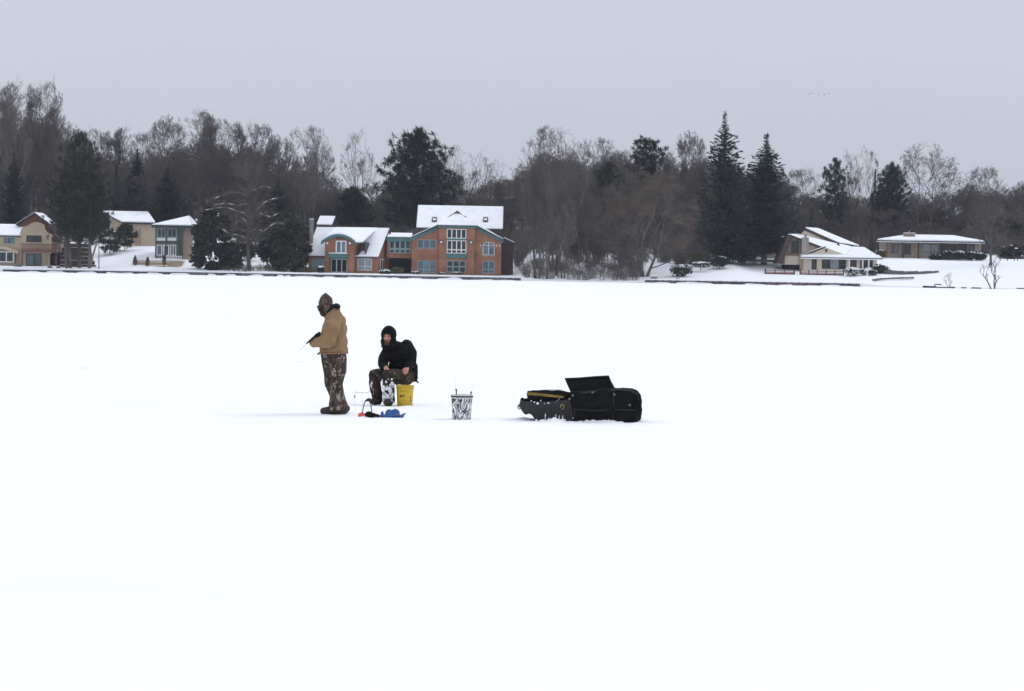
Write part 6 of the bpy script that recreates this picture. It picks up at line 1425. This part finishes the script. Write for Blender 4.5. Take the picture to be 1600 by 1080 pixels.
# --- seated angler on the yellow bucket
Y2 = 40.3
def q2(px, py, dy=0.0): return at(px, py, Y2 + dy)
def seated():
    hd = q2(606.8, 526, -.16); f = Vector((-.22, -.96, -.1)).normalized(); s_ = Vector((f.y, -f.x, 0)).normalized(); u = s_.cross(f); u = u if u.z > 0 else -u     # face direction, side, up
    s_ = f.cross(u).normalized()
    def h(a, b_, c): return hd + s_ * a + f * b_ + u * c
    rz = math.atan2(f.y, f.x) + math.pi / 2
    head = [ell_prim(h(0, -.005, .015), .076, .092, .108, (0, 0, rz)), ell_prim(h(0, .03, -.06), .055, .055, .062, (0, 0, rz)), cap_prim(h(0, .088, .008), h(0, .108, -.026), .011, .018, 10), ell_prim(h(0, .108, -.03), .021, .014, .012, (0, 0, rz)),
            ell_prim(h(0, .08, .032), .052, .018, .012, (0, 0, rz)), ell_prim(h(.04, .062, -.018), .024, .026, .022), ell_prim(h(-.04, .062, -.018), .024, .026, .022), ell_prim(h(0, .085, -.066), .026, .012, .012, (0, 0, rz)), ell_prim(h(0, .07, -.1), .028, .026, .022)]
    for sg in (-1, 1): head.append(ell_prim(h(sg * .078, -.005, -.01), .012, .02, .034, (0, 0, rz)))
    LS, LE, LW = q2(637, 545, -.05), q2(642, 567, -.04), q2(636, 573.5, -.24)
    RS, RE, RW = q2(606, 550, -.08), q2(599, 569, -.16), q2(603, 574.5, -.36)
    body = head + chain([(h(0, -.02, -.07), .056), (q2(616, 543, -.06), .06), (q2(621, 552, .02), .09)])
    body += [ell_prim(q2(623, 557, .02), .15, .11, .13), ell_prim(q2(627, 575, .02), .15, .13, .16), ell_prim(q2(630, 589, .02), .16, .15, .11)]
    body += chain([(LS, .058), (LE, .046), (LW, .033)]) + chain([(RS, .058), (RE, .046), (RW, .033)])
    body += hand_prims(RW, (.25, -.55, -.55), (.8, .1, -.1), (-.1, -.8, .5), 1.05, .75) + hand_prims(LW, (-.15, -.65, -.5), (-.85, .1, -.1), (.1, -.75, .6), 1.05, .75)
    KR, AR = q2(585, 585.5, -.3), q2(590, 626, -.2); KL, AL = q2(606.5, 587, -.5), q2(607.5, 626, -.42)
    body += chain([(q2(622, 590, -.02), .085), (KR, .058), (AR, .044)]) + chain([(q2(634, 590, -.05), .085), (KL, .058), (AL, .044)])
    body += chain([(AR, .04), (AR + Vector((-.03, -.07, -.01)), .025)]) + chain([(AL, .04), (AL + Vector((-.01, -.08, -.01)), .025)])
    me = fuse('person', body, .0075, 2, mats=('skin',)); p = link('person', me); tag(p, 'seated person in black hooded jacket on the yellow bucket facing the camera', 'person', 'ice anglers')
    for sg in (-1, 1): MB().blob(h(sg * .031, .084, .012), .012, .009, .007, amp=0, nu=8, nv=6).build('eye', 'eye_dark', p, True); MB().tube([h(sg * .014, .094, .034), h(sg * .032, .096, .04), h(sg * .05, .084, .034)], .006, 6).build('eyebrow', 'beard', p, True)
    MB().blob(h(0, .096, -.066), .022, .009, .006, amp=0, nu=10, nv=6).build('lips', 'lip', p, True)
    child('beard', fuse('beard', [ell_prim(h(0, .07, -.104), .046, .042, .036, (0, 0, rz)), ell_prim(h(.045, .04, -.08), .022, .035, .04, (0, 0, rz)), ell_prim(h(-.045, .04, -.08), .022, .035, .04, (0, 0, rz)), cap_prim(h(-.03, .098, -.054), h(.03, .098, -.054), .008, .008, 8)], .006, 1, .004, 40, mats=('beard',)), p)
    # jacket
    J = [ell_prim(q2(623.5, 556, .0), .2, .165, .17), ell_prim(q2(626, 572, .02), .195, .175, .16), ell_prim(q2(629, 584, .04), .2, .17, .1), ell_prim(q2(624, 544.5, -.03), .165, .135, .095), ell_prim(q2(618, 540, -.08), .09, .09, .07)]
    J += chain([(q2(636, 541, -.01), .1), (q2(641.5, 552, -.02), .098), (q2(642.5, 567, -.03), .085)]) + chain([(q2(642.5, 567, -.03), .078), (q2(638.5, 571.5, -.16), .066), (q2(636.5, 573, -.22), .054)])
    J += chain([(q2(605.5, 551, -.08), .092), (q2(600.5, 561, -.13), .088), (q2(598.5, 570, -.17), .078)]) + chain([(q2(598.5, 570, -.17), .07), (q2(601.5, 573.5, -.28), .058), (q2(602.7, 574.2, -.33), .05)])
    J += chain([(q2(643, 574, .08), .1), (q2(646.5, 590, .1), .065), (q2(647, 594, .1), .05)])
    zj = q2(626, 590.5).z
    child('jacket', fuse('jacket', J, .01, 3, .013, 7, (1, 1, .8), mats=('black_fleece',), seed=2, zmin=lambda c: zj if c.x < q2(642, 590).x else q2(640, 597).z), p)
    child('jacket_strap', MB().tube([q2(648, 593, .1), q2(651.5, 596, .1), q2(654, 598.5, .1)], [.016, .014, .01], 6).mesh('jacket_strap', 'black_fleece', True), p)
    # hood with an open face
    Hd = [ell_prim(h(0, -.02, .03), .122, .128, .138, (0, 0, rz)), ell_prim(h(0, -.03, -.07), .118, .115, .1, (0, 0, rz)), ell_prim(h(0, -.02, -.15), .12, .115, .07, (0, 0, rz)), ell_prim(h(.06, -.06, -.09), .08, .08, .09)]
    def opening(c):
        d = c - hd; a, b_, z_ = d.dot(s_), d.dot(f), d.dot(u); return b_ > .03 and (a / .076) ** 2 + ((z_ + .022) / .106) ** 2 < 1
    child('hood', fuse('hood', Hd, .008, 3, .006, 9, mats=('black_fleece',), cut=opening, seed=6), p)
    rim = [h(.08 * math.cos(t), .076 - .02 * abs(math.cos(t)) - .012 * math.sin(t), -.022 + .11 * math.sin(t)) for t in [6.2832 * k / 28 for k in range(29)]]
    child('hood_rim', MB().tube(rim, .017, 8, False).mesh('hood_rim', 'black_fleece', True), p)
    child('beanie', fuse('beanie', [ell_prim(h(0, -.01, .06), .09, .1, .07, (0, 0, rz))], .008, 2, .003, 12, mats=('dark_lining',), zmin=h(0, .09, .05).z), p)
    # trousers
    T = [ell_prim(q2(631, 592, .0), .165, .17, .095)] + chain([(q2(621, 590, -.05), .115), (q2(602, 586, -.2), .1), (KR, .088), (q2(586.5, 602, -.27), .084), (q2(589.5, 618, -.22), .082), (q2(590, 626, -.2), .085)])
    T += chain([(q2(635, 590, -.08), .12), (q2(620, 587, -.3), .105), (KL, .092), (q2(607, 604, -.47), .09), (q2(607.5, 618, -.44), .088), (q2(608, 627, -.42), .092)])
    tm = fuse('trousers', T, .011, 2, .013, 7, (1, 1, .6), zmin=.05, mats=('dark_camo',), seed=8); child('trousers', tm, p)
    # snow caked on the shins: flakes of the cloth surface, slightly proud
    kx = q2(596, 600).x; V, Fc = [], []
    for pl in tm.polygons:
        c = pl.center; left = c.x < kx; w_ = Vector((c.x * 1.2, c.y, c.z * .7)) * 17; k = noise.noise(w_) + .5 * noise.noise(w_ * 2.1)
        front = pl.normal.y < .25 if not left else pl.normal.x < -.35
        lim = -.12 if not left else .1
        if front and c.z < .43 and c.z > .07 and k > lim + max(0, c.z - .36) * 4 and (not left or c.z > .18) and c.x < q2(617.5, 600).x and (left or c.y < Y2 - .36):
            o = len(V); V += [tuple(tm.vertices[i].co + tm.vertices[i].normal * .007) for i in pl.vertices]; Fc.append(tuple(range(o, o + len(pl.vertices))))
    sm = bpy.data.meshes.new('snow_crust'); sm.from_pydata(V, [], Fc); sm.update(); sm.materials.append(mat('caked_snow', (0.24, 0.24, 0.25), .8, .15, var=(0.78, 0.8, 0.83), scale=24, ramp=(.38, .56))); bm_ = bmesh.new(); bm_.from_mesh(sm); bmesh.ops.remove_doubles(bm_, verts=bm_.verts, dist=.0005); bm_.to_mesh(sm); bm_.free()
    child('snow_crust', sm, p)
    for a, toe in ((AR, Vector((-.07, -.17, 0))), (AL, Vector((-.03, -.19, 0)))):
        b0 = Vector((a.x, a.y, .06)); child('boot', fuse('boot', chain([(b0 + Vector((0, .05, 0)), .062), (b0 + toe * .5, .06), (b0 + toe, .046)]) + chain([(b0, .07), (b0 + Vector((0, 0, .12)), .075)]), .01, 2, .005, 12, zmin=.004, mats=('boot',)), p)
seated()

# ------------------------------------------------------------------ buckets and gear
mat('yellow_plastic', (0.60, 0.39, 0.025), 0.45, 0.4, var=(0.50, 0.32, 0.03), scale=7, ramp=(.4, .75))
mat('print_brown', (0.07, 0.05, 0.015), 0.6, 0.3)
mat('print_faded', (0.36, 0.24, 0.03), 0.6, 0.3)
mat('white_plastic', (0.90, 0.915, 0.93), 0.45, 0.4)
m = MATS['white_plastic']; n = m.node_tree.nodes; l = m.node_tree.links; tr = n.new('ShaderNodeBsdfTranslucent'); tr.inputs['Color'].default_value = (.93, .95, .97, 1); mx = n.new('ShaderNodeMixShader'); mx.inputs[0].default_value = .5
l.new(n['Principled BSDF'].outputs[0], mx.inputs[1]); l.new(tr.outputs[0], mx.inputs[2]); l.new(mx.outputs[0], n['Material Output'].inputs['Surface'])
mat('coral', (0.75, 0.13, 0.10), 0.45, 0.4, var=(0.62, 0.1, 0.08), scale=20)
mat('blue_plastic', (0.025, 0.10, 0.33), 0.4, 0.45, var=(0.018, 0.07, 0.25), scale=9)
mat('black_nylon', (0.006, 0.006, 0.0068), 0.85, 0.15, var=(0.0105, 0.0105, 0.012), scale=5, bump=.5, bscale=14)
mat('black_plastic', (0.010, 0.010, 0.012), 0.45, 0.4, var=(0.02, 0.02, 0.022), scale=8)
mat('yellow_trim', (0.30, 0.20, 0.045), 0.7, 0.2, var=(0.17, 0.11, 0.035), scale=9)
mat('brass', (0.33, 0.26, 0.11), 0.4, 0.5, metal=.5)
mat('grey_metal', (0.14, 0.16, 0.18), 0.4, 0.5, metal=.3)
m = mat('snow_camo', (0.7, 0.71, 0.73), 0.5, 0.35); n = m.node_tree.nodes; l = m.node_tree.links; b = n['Principled BSDF']
tcn = n.new('ShaderNodeTexCoord'); t1 = n.new('ShaderNodeTexNoise'); t1.inputs['Scale'].default_value = 6.0; t1.inputs['Detail'].default_value = 1.5; t1.inputs['Distortion'].default_value = 1.6
mpn = n.new('ShaderNodeMapping'); mpn.inputs['Scale'].default_value = (1, 1, .6); l.new(tcn.outputs['Object'], mpn.inputs[0]); l.new(mpn.outputs[0], t1.inputs['Vector'])
cr = n.new('ShaderNodeValToRGB'); e = cr.color_ramp.elements; e[0].position = 0; e[0].color = (.76, .78, .8, 1); e[1].position = .385; e[1].color = (.78, .8, .82, 1)
for ps, cc in ((.405, .1), (.455, .05), (.475, .74), (.53, .8), (.55, .3), (.585, .07), (.62, .12), (.64, .78)): q = e.new(ps); q.color = (cc * .96, cc * .98, cc, 1)
l.new(t1.outputs['Fac'], cr.inputs[0]); l.new(cr.outputs[0], b.inputs['Base Color'])

def bucket(label, px, py, wtop, hpx, m, rim_m, Y=None, bail=None, extra=None, n_=32):
    p = ground(px, py); Y = p.y if Y is None else Y; s_ = Y / F; r1 = wtop / 2 * s_; r0 = r1 * .86; H = hpx * s_
    t = thing('bucket', label, 'bucket', (p.x, p.y + r0, 0), 'plastic buckets on the ice', world=False)
    MB().lathe((0, 0, -.02), [(.001, 0), (r0, 0), (r0 + (r1 - r0) * .5, H * .5), (r1 * .985, H * .86)], n_).build('body', m, t, True)
    rr = MB(); rr.lathe((0, 0, -.02), [(r1 * .985, H * .86), (r1 * 1.045, H * .862), (r1 * 1.05, H * .89), (r1 * .99, H * .895), (r1 * .99, H * .93), (r1 * 1.04, H * .935), (r1 * 1.045, H * .985), (r1 * 1.02, H), (r1 * .95, H * .995), (r1 * .93, H * .9), (r0 * .9, .03), (.001, .03)], n_).build('rim', rim_m, t, True)
    return t, Vector((p.x, p.y + r0, 0)), r0, r1, H
t, c, r0, r1, H = bucket('yellow bucket with worn dark print under the seated person', 632, 635.5, 27.5, 35, 'yellow_plastic', 'yellow_plastic')
def printed(t, r0, r1, H, a0, a1, z0, z1, m, name='print'):
    """a patch of flat print on the bucket wall, given by angle from the camera side"""
    mb = MB(); k = 4; vs = []
    for z in (z0, z1):
        rr = r0 + (r1 * .985 - r0) * z / .86 + .0025
        for i in range(k + 1): a = -math.pi / 2 + a0 + (a1 - a0) * i / k; vs.append((rr * math.cos(a), rr * math.sin(a), z * H - .02))
    mb.add(vs, [(i, i + 1, k + 2 + i, k + 1 + i) for i in range(k)]).build(name, m, t)
for a0, a1, z0, z1 in ((-.62, -.5, .46, .6), (-.5, -.44, .47, .56), (-.4, -.34, .46, .58), (-.34, -.26, .52, .58), (-.27, -.22, .46, .58), (-.18, -.02, .55, .6), (-.13, -.07, .45, .56), (.72, .86, .42, .5), (.76, .9, .3, .36)): printed(t, r0, r1, H, a0, a1, z0, z1, 'print_brown')
for a0, a1, z0, z1 in ((-.5, -.3, .72, .78), (-.26, -.1, .7, .76), (0, .06, .7, .8), (.2, .28, .69, .77), (.4, .55, .68, .72), (-.3, -.05, .32, .35), (-.45, -.2, .24, .27), (-.6, -.3, .12, .17)): printed(t, r0, r1, H, a0, a1, z0, z1, 'print_faded')

t, c, r0, r1, H = bucket('white bucket with grey winter camouflage print standing alone', 721, 656, 33.5, 41, 'snow_camo', 'white_plastic')
bz = MB(); bz.lathe((0, 0, -.02), [(r1 * 1.0, H * .905), (r1 * 1.052, H * .907), (r1 * 1.052, H * .962), (r1 * 1.0, H * .965)], 32).build('dark_band', 'black_plastic', t, True)
for lab, a, b_, d in (('thin rod with dark grip leaning up from the camouflage bucket', (713.5, 616), (709, 580), -.02), ('shorter thin rod slanting out of the camouflage bucket', (735, 617), (742, 597), .02)):
    p0, p1 = at(a[0], a[1], c.y + d), at(b_[0], b_[1], c.y + d); rd_ = thing('fishing_rod', lab, 'fishing rod', p0, 'rods standing in the bucket')
    MB().tube([p0 + Vector((0, 0, -.2)), p0.lerp(p1, .12), p0.lerp(p1, .25)], [.008, .008, .005], 6).build('grip', 'black_plastic', rd_); MB().tube([p0.lerp(p1, .25), p0.lerp(p1, .6), p1], [.003, .0022, .0016], 5).build('rod_tip', 'pale_frame', rd_)
    MB().tube([p0.lerp(p1, .16) + Vector((-.01, -.02, 0)), p0.lerp(p1, .16) + Vector((.012, -.02, .01))], .012, 8).build('reel', 'black_plastic', rd_)
def rod_holder():
    Y = ground(565, 636).y; q = lambda px, py, dy=0: at(px, py, Y + dy); t = thing('rod_holder', 'thin pale wire stand with a dark clip behind the gear', 'rod holder', (q(565, 636).x, Y, 0))
    MB().tube([q(554.5, 611), q(556, 613.6), q(561, 613), q(570, 614), q(575, 613.5), q(577.5, 610.5)], [.006, .006, .0045, .0045, .005, .006], 6).build('crossbar', 'pale_frame', t, True)
    MB().tube([q(553, 617), q(553.8, 619.5), q(555, 622.3)], [.006, .008, .011], 6).build('clip', 'wire', t, True)
    for a, b_, dy in ((556, 553.5, -.06), (575, 577.5, -.06), (565, 566, .14)): f_ = ground(b_, 636); MB().tube([q(a, 613.4), Vector((q(b_, 630).x, Y + dy, -.02))], .0035, 6).build('leg', 'white_paint', t)
rod_holder()

# small gear in front of the seated angler
Y3 = ground(590, 652).y
def q3(px, py, dy=0.0): return at(px, py, Y3 + dy)
pc = ground(565.5, 651); tag(MB().lathe((pc.x, pc.y, 0), [(.001, -.005), (.05, -.003), (.06, .015), (.052, .04), (.03, .055), (.001, .06)], 20).build('float', 'coral', None, True), 'small coral red float lying on the snow beside the boot', 'float')
def pouch():
    p = ground(581, 653.5); t = thing('gear_pouch', 'black pouch with a wire hoop standing behind the coral float', 'pouch', (p.x, p.y, 0))
    P = [ell_prim(q3(577, 648), .06, .06, .045, (0, .25, 0)), ell_prim(q3(583, 649.5), .075, .065, .04, (0, .2, 0)), ell_prim(q3(589, 650.5), .05, .05, .032, (0, .15, 0)), ell_prim(q3(573.5, 648.5), .03, .04, .03)]
    link('pouch_body', fuse('pouch_body', P, .008, 3, .006, 14, zmin=.003, mats=('black_nylon',)), t)
    MB().tube([q3(565.5, 648, .05), q3(567, 640, .05), q3(569, 631, .05), q3(571.5, 626, .05), q3(576, 624.5, .05), q3(579, 630, .05), q3(580.3, 638, .05), q3(580.8, 645, .05)], .0075, 8).build('wire_hoop', 'wire', t, True)
    link('hoop_grip', fuse('hoop_grip', chain([(q3(571, 627, .05), .012), (q3(574.5, 624.8, .05), .022), (q3(577.5, 624.5, .05), .024)]) + chain([(q3(577, 625, .05), .02), (q3(579, 630, .05), .012)]), .006, 1, mats=('black_plastic',)), t)
pouch()
def blue_gear():
    p = ground(614, 654); t = thing('blue_sled_toy', 'blue plastic tray with two round humps and a grey tip', 'plastic gear', (p.x, p.y, 0)); t.name = 'blue_tray'
    B = [ell_prim(q3(612, 650.5), .16, .07, .028), ell_prim(q3(600, 650), .06, .06, .025), ell_prim(q3(624, 650.5), .07, .06, .026)]
    link('tray', fuse('tray', B, .007, 2, zmin=.003, mats=('blue_plastic',)), t)
    for a, b_, r_ in ((608.5, 646, .062), (617.5, 646, .068)): link('hump', fuse('hump', [ell_prim(q3(a, b_, .0), r_, .035, r_ * .98), ell_prim(q3(a, b_ + 3, 0), r_ * 1.1, .05, .05)], .006, 2, mats=('blue_plastic',)), t)
    link('fin', fuse('fin', chain([(q3(597, 650), .028), (q3(597.3, 645.5), .022), (q3(597.5, 643), .009)]), .005, 1, mats=('blue_plastic',)), t)
    MB().slab([q3(614, 649.5, -.075), q3(623, 648.5, -.075), q3(624.5, 648.2, -.05), q3(616, 649.5, -.05)], .012).build('grey_blade', 'grey_metal', t)
    link('spout', fuse('spout', chain([(q3(624, 651), .026), (q3(630, 648.5), .018), (q3(633.5, 646), .01)]), .006, 1, mats=('blue_plastic', )), t)
    MB().slab([q3(629, 649, -.03), q3(634, 645.8, -.03), q3(634.2, 646.4, .02), q3(629.5, 650, .02)], .01).build('grey_tip', 'grey_metal', t)
blue_gear()

# ------------------------------------------------------------------ black sled with its open bag
def sled():
    Yc = ground(905, 659).y + .25
    def q(px, py, dy=0.0): return at(px, py, Yc + dy)
    t = thing('equipment_sled', 'long black equipment sled with open bag flap and yellow edged board', 'sled', (q(905, 658).x, Yc, 0))
    def body(name, pts, dy0, dy1, fold, seed, m, voxel=.012, rnd=.03, smooth=3):
        # rounded bag: outline in the photograph's plane, swept through its depth
        W = []
        for dy in np.linspace(dy0 + rnd, dy1 - rnd, 5):
            ring = [q(a, b_, dy) for a, b_ in pts]; W.append(ring)
        mb = MB(); n_ = len(pts); vs = []
        prof = [(dy0, .93), (dy0 + rnd * .4, .985), (dy0 + rnd, 1.0), (dy1 - rnd, 1.0), (dy1 - rnd * .4, .985), (dy1, .93)]
        cx = sum(a for a, _ in pts) / n_; cy = sum(b_ for _, b_ in pts) / n_
        for dy, k in prof: vs += [tuple(q(cx + (a - cx) * k, cy + (b_ - cy) * k, dy)) for a, b_ in pts]
        fs = [(i * n_ + j, i * n_ + (j + 1) % n_, (i + 1) * n_ + (j + 1) % n_, (i + 1) * n_ + j) for i in range(len(prof) - 1) for j in range(n_)] + [tuple(reversed(range(n_))), tuple(range((len(prof) - 1) * n_, len(prof) * n_))]
        return link(name, fuse(name, [(vs, fs)], voxel, smooth, fold, 6, zmin=-.02, mats=(m,), seed=seed), t)
    body('bag', [(891, 612), (905, 613), (930, 611), (952, 608.5), (965, 607.5), (978, 608), (988, 608.5), (994, 611), (999, 617), (1001, 624), (1001.5, 645), (1000.5, 654), (995, 660), (960, 661), (892, 661)], -.32, .3, .022, 3, 'black_nylon')
    body('sled_tub', [(813, 626), (822, 628), (860, 627), (893, 624), (900, 630), (902, 662), (842, 660), (836, 654), (831, 648), (826, 645.5), (822, 648), (818, 645), (814.5, 640), (812, 634)], -.3, .28, .008, 5, 'black_plastic')
    body('folded_cover', [(824, 614), (832, 611), (850, 610.5), (872, 610), (890, 613), (897, 618), (896, 630), (860, 630), (826, 629)], -.25, .25, .012, 8, 'black_nylon')
    body('front_roll', [(810, 634), (813, 630), (813, 624), (816, 621), (819, 623.5), (825, 622.5), (832, 625), (834, 634), (828, 640), (818, 640), (813, 637)], -.22, .2, .01, 11, 'black_nylon', .01, .05)
    # upright open flap
    f = MB(); a = [q(882.5, 592, .08), q(905, 591, .1), q(930, 589, .1), q(951, 587.8, .08), q(954.5, 597, .02), q(961, 609, -.05), q(930, 613, -.05), q(893, 616, -.05), q(887, 603, .02)]
    f.add([tuple(v) for v in a] + [tuple(v + Vector((0, .035, 0))) for v in a], [tuple(reversed(range(9))), tuple(range(9, 18))] + [(i, (i + 1) % 9, 9 + (i + 1) % 9, 9 + i) for i in range(9)])
    fl = f.build('flap', 'black_nylon', t); bv = fl.modifiers.new('round', 'BEVEL'); bv.width = .012; bv.segments = 3
    MB().tube([q(882.5, 592, .06), q(905, 591, .08), q(930, 589, .08), q(951, 587.8, .06), q(954.5, 597, .0), q(960, 607.5, -.06)], .012, 6).build('flap_piping', 'black_plastic', fl, True)
    for pts_ in ([(905, 614.5), (930, 612.5), (965, 609), (985, 610.5), (995, 616), (998.5, 626), (998.5, 645), (995, 656)], [(958, 611), (959, 630), (957, 657)], [(893, 640), (930, 641.5), (965, 640.5), (998, 641)]):
        MB().tube([q(a_, b2, -.326) for a_, b2 in pts_], .009, 6).build('piping', 'black_plastic', t, True)
    # board with yellow edge, lying on the folded cover
    b = MB(); p = [q(824.5, 613, -.27), q(842, 614, -.275), q(860, 616.5, -.28), q(881, 619, -.28), q(881, 622, -.28), q(860, 620.5, -.28), q(842, 618.5, -.275), q(825.5, 617.5, -.27)]
    b.add([tuple(v) for v in p] + [tuple(v + Vector((0, .04, 0))) for v in p], [tuple(reversed(range(8))), tuple(range(8, 16))] + [(i, (i + 1) % 8, 8 + (i + 1) % 8, 8 + i) for i in range(8)]); b.build('yellow_board', 'yellow_trim', t)
    MB().tube([q(824, 612.3, -.26), q(845, 612.5, -.265), q(868, 615.5, -.27), q(882, 618, -.27)], .014, 6).build('board_binding', 'black_nylon', t, True)
    MB().blob(q(866, 611.5, -.12), .12, .07, .02, 4, .4).build('snow_dust', 'snow', t, True)
    MB().blob(q(984, 609.8, -.2), .07, .08, .014, 6, .4).build('snow_dust', 'snow', t, True)
    # rings, buckles, straps
    for px, py, dy, r_ in ((878.5, 636, -.31, .035), (811.5, 636, -.05, .03)):
        c = q(px, py, dy); MB().tube([(c.x + r_ * .7 * math.cos(k), c.y, c.z + r_ * math.sin(k)) for k in [6.2832 * i / 14 for i in range(15)]], .008, 6).build('ring', 'brass', t, True)
    for px, py in ((895, 618), (890, 623.5), (926, 613.3), (984, 633), (960, 616.5)): c = q(px, py, -.335); MB().box(c.x - .014, c.x + .014, c.y - .008, c.y + .012, c.z - .014, c.z + .014).build('buckle', 'grey_metal', t)
    MB().tube([q(868, 629, -.31), q(873, 624.5, -.31), q(876, 620, -.3)], [.006, .009, .006], 6).build('strap', 'grey_metal', t)
    for px, py, a_ in ((840, 630.5, .02), (835, 628.5, .012), (857, 630, .014), (845, 626, .01), (830, 626.5, .01), (851, 630.8, .008)): MB().blob(q(px, py, -.305), a_, .01, a_ * .8, px, .4, 7, 5).build('snow_speck', 'snow', t, True)
    # ribs of the tub with snow packed between
    rs_ = random.Random(2)
    for i in range(11):
        px = 844 + i * 5.4; c = q(px, 650, -.3); MB().box(c.x - .012, c.x + .012, c.y - .018, c.y + .03, .0, .2).build('tub_rib', 'black_plastic', t)
        if i in (1, 2, 4, 5, 6, 9, 10): MB().blob((c.x + .025, c.y - .01, rs_.uniform(.03, .07)), .008, .01, rs_.uniform(.02, .055), i, .5, 7, 5).build('snow_speck', 'snow', t, True)
    # churned snow along the base
    h = MB()
    for i in range(34):
        px = rs_.choice((rs_.uniform(838, 1000), rs_.gauss(940, 12))); p = q(px, 660, -.33 + rs_.uniform(-.07, .02)); h.blob((p.x, p.y, 0), rs_.uniform(.02, .06), rs_.uniform(.03, .06), rs_.uniform(.01, .045), i, .7, 7, 4)
    tag(struct(h.build('churned_snow', 'snow', None, True), 'stuff'), 'lumps of churned snow along the sled')
sled()

# ------------------------------------------------------------------ haze over the lake
def haze():
    m = bpy.data.materials.new('haze'); m.use_nodes = True; n = m.node_tree.nodes; l = m.node_tree.links
    for q in list(n): n.remove(q)
    o = n.new('ShaderNodeOutputMaterial'); v = n.new('ShaderNodeVolumePrincipled'); v.inputs['Color'].default_value = (0.80, 0.88, 1.0, 1); v.inputs['Density'].default_value = 0.00014
    l.new(v.outputs[0], o.inputs['Volume']); MATS['haze'] = m
    tag(struct(MB().box(-1000, 1000, -450, 2600, -2, 90).build('haze', 'haze'), 'stuff'), 'thin winter haze over the lake')
haze()
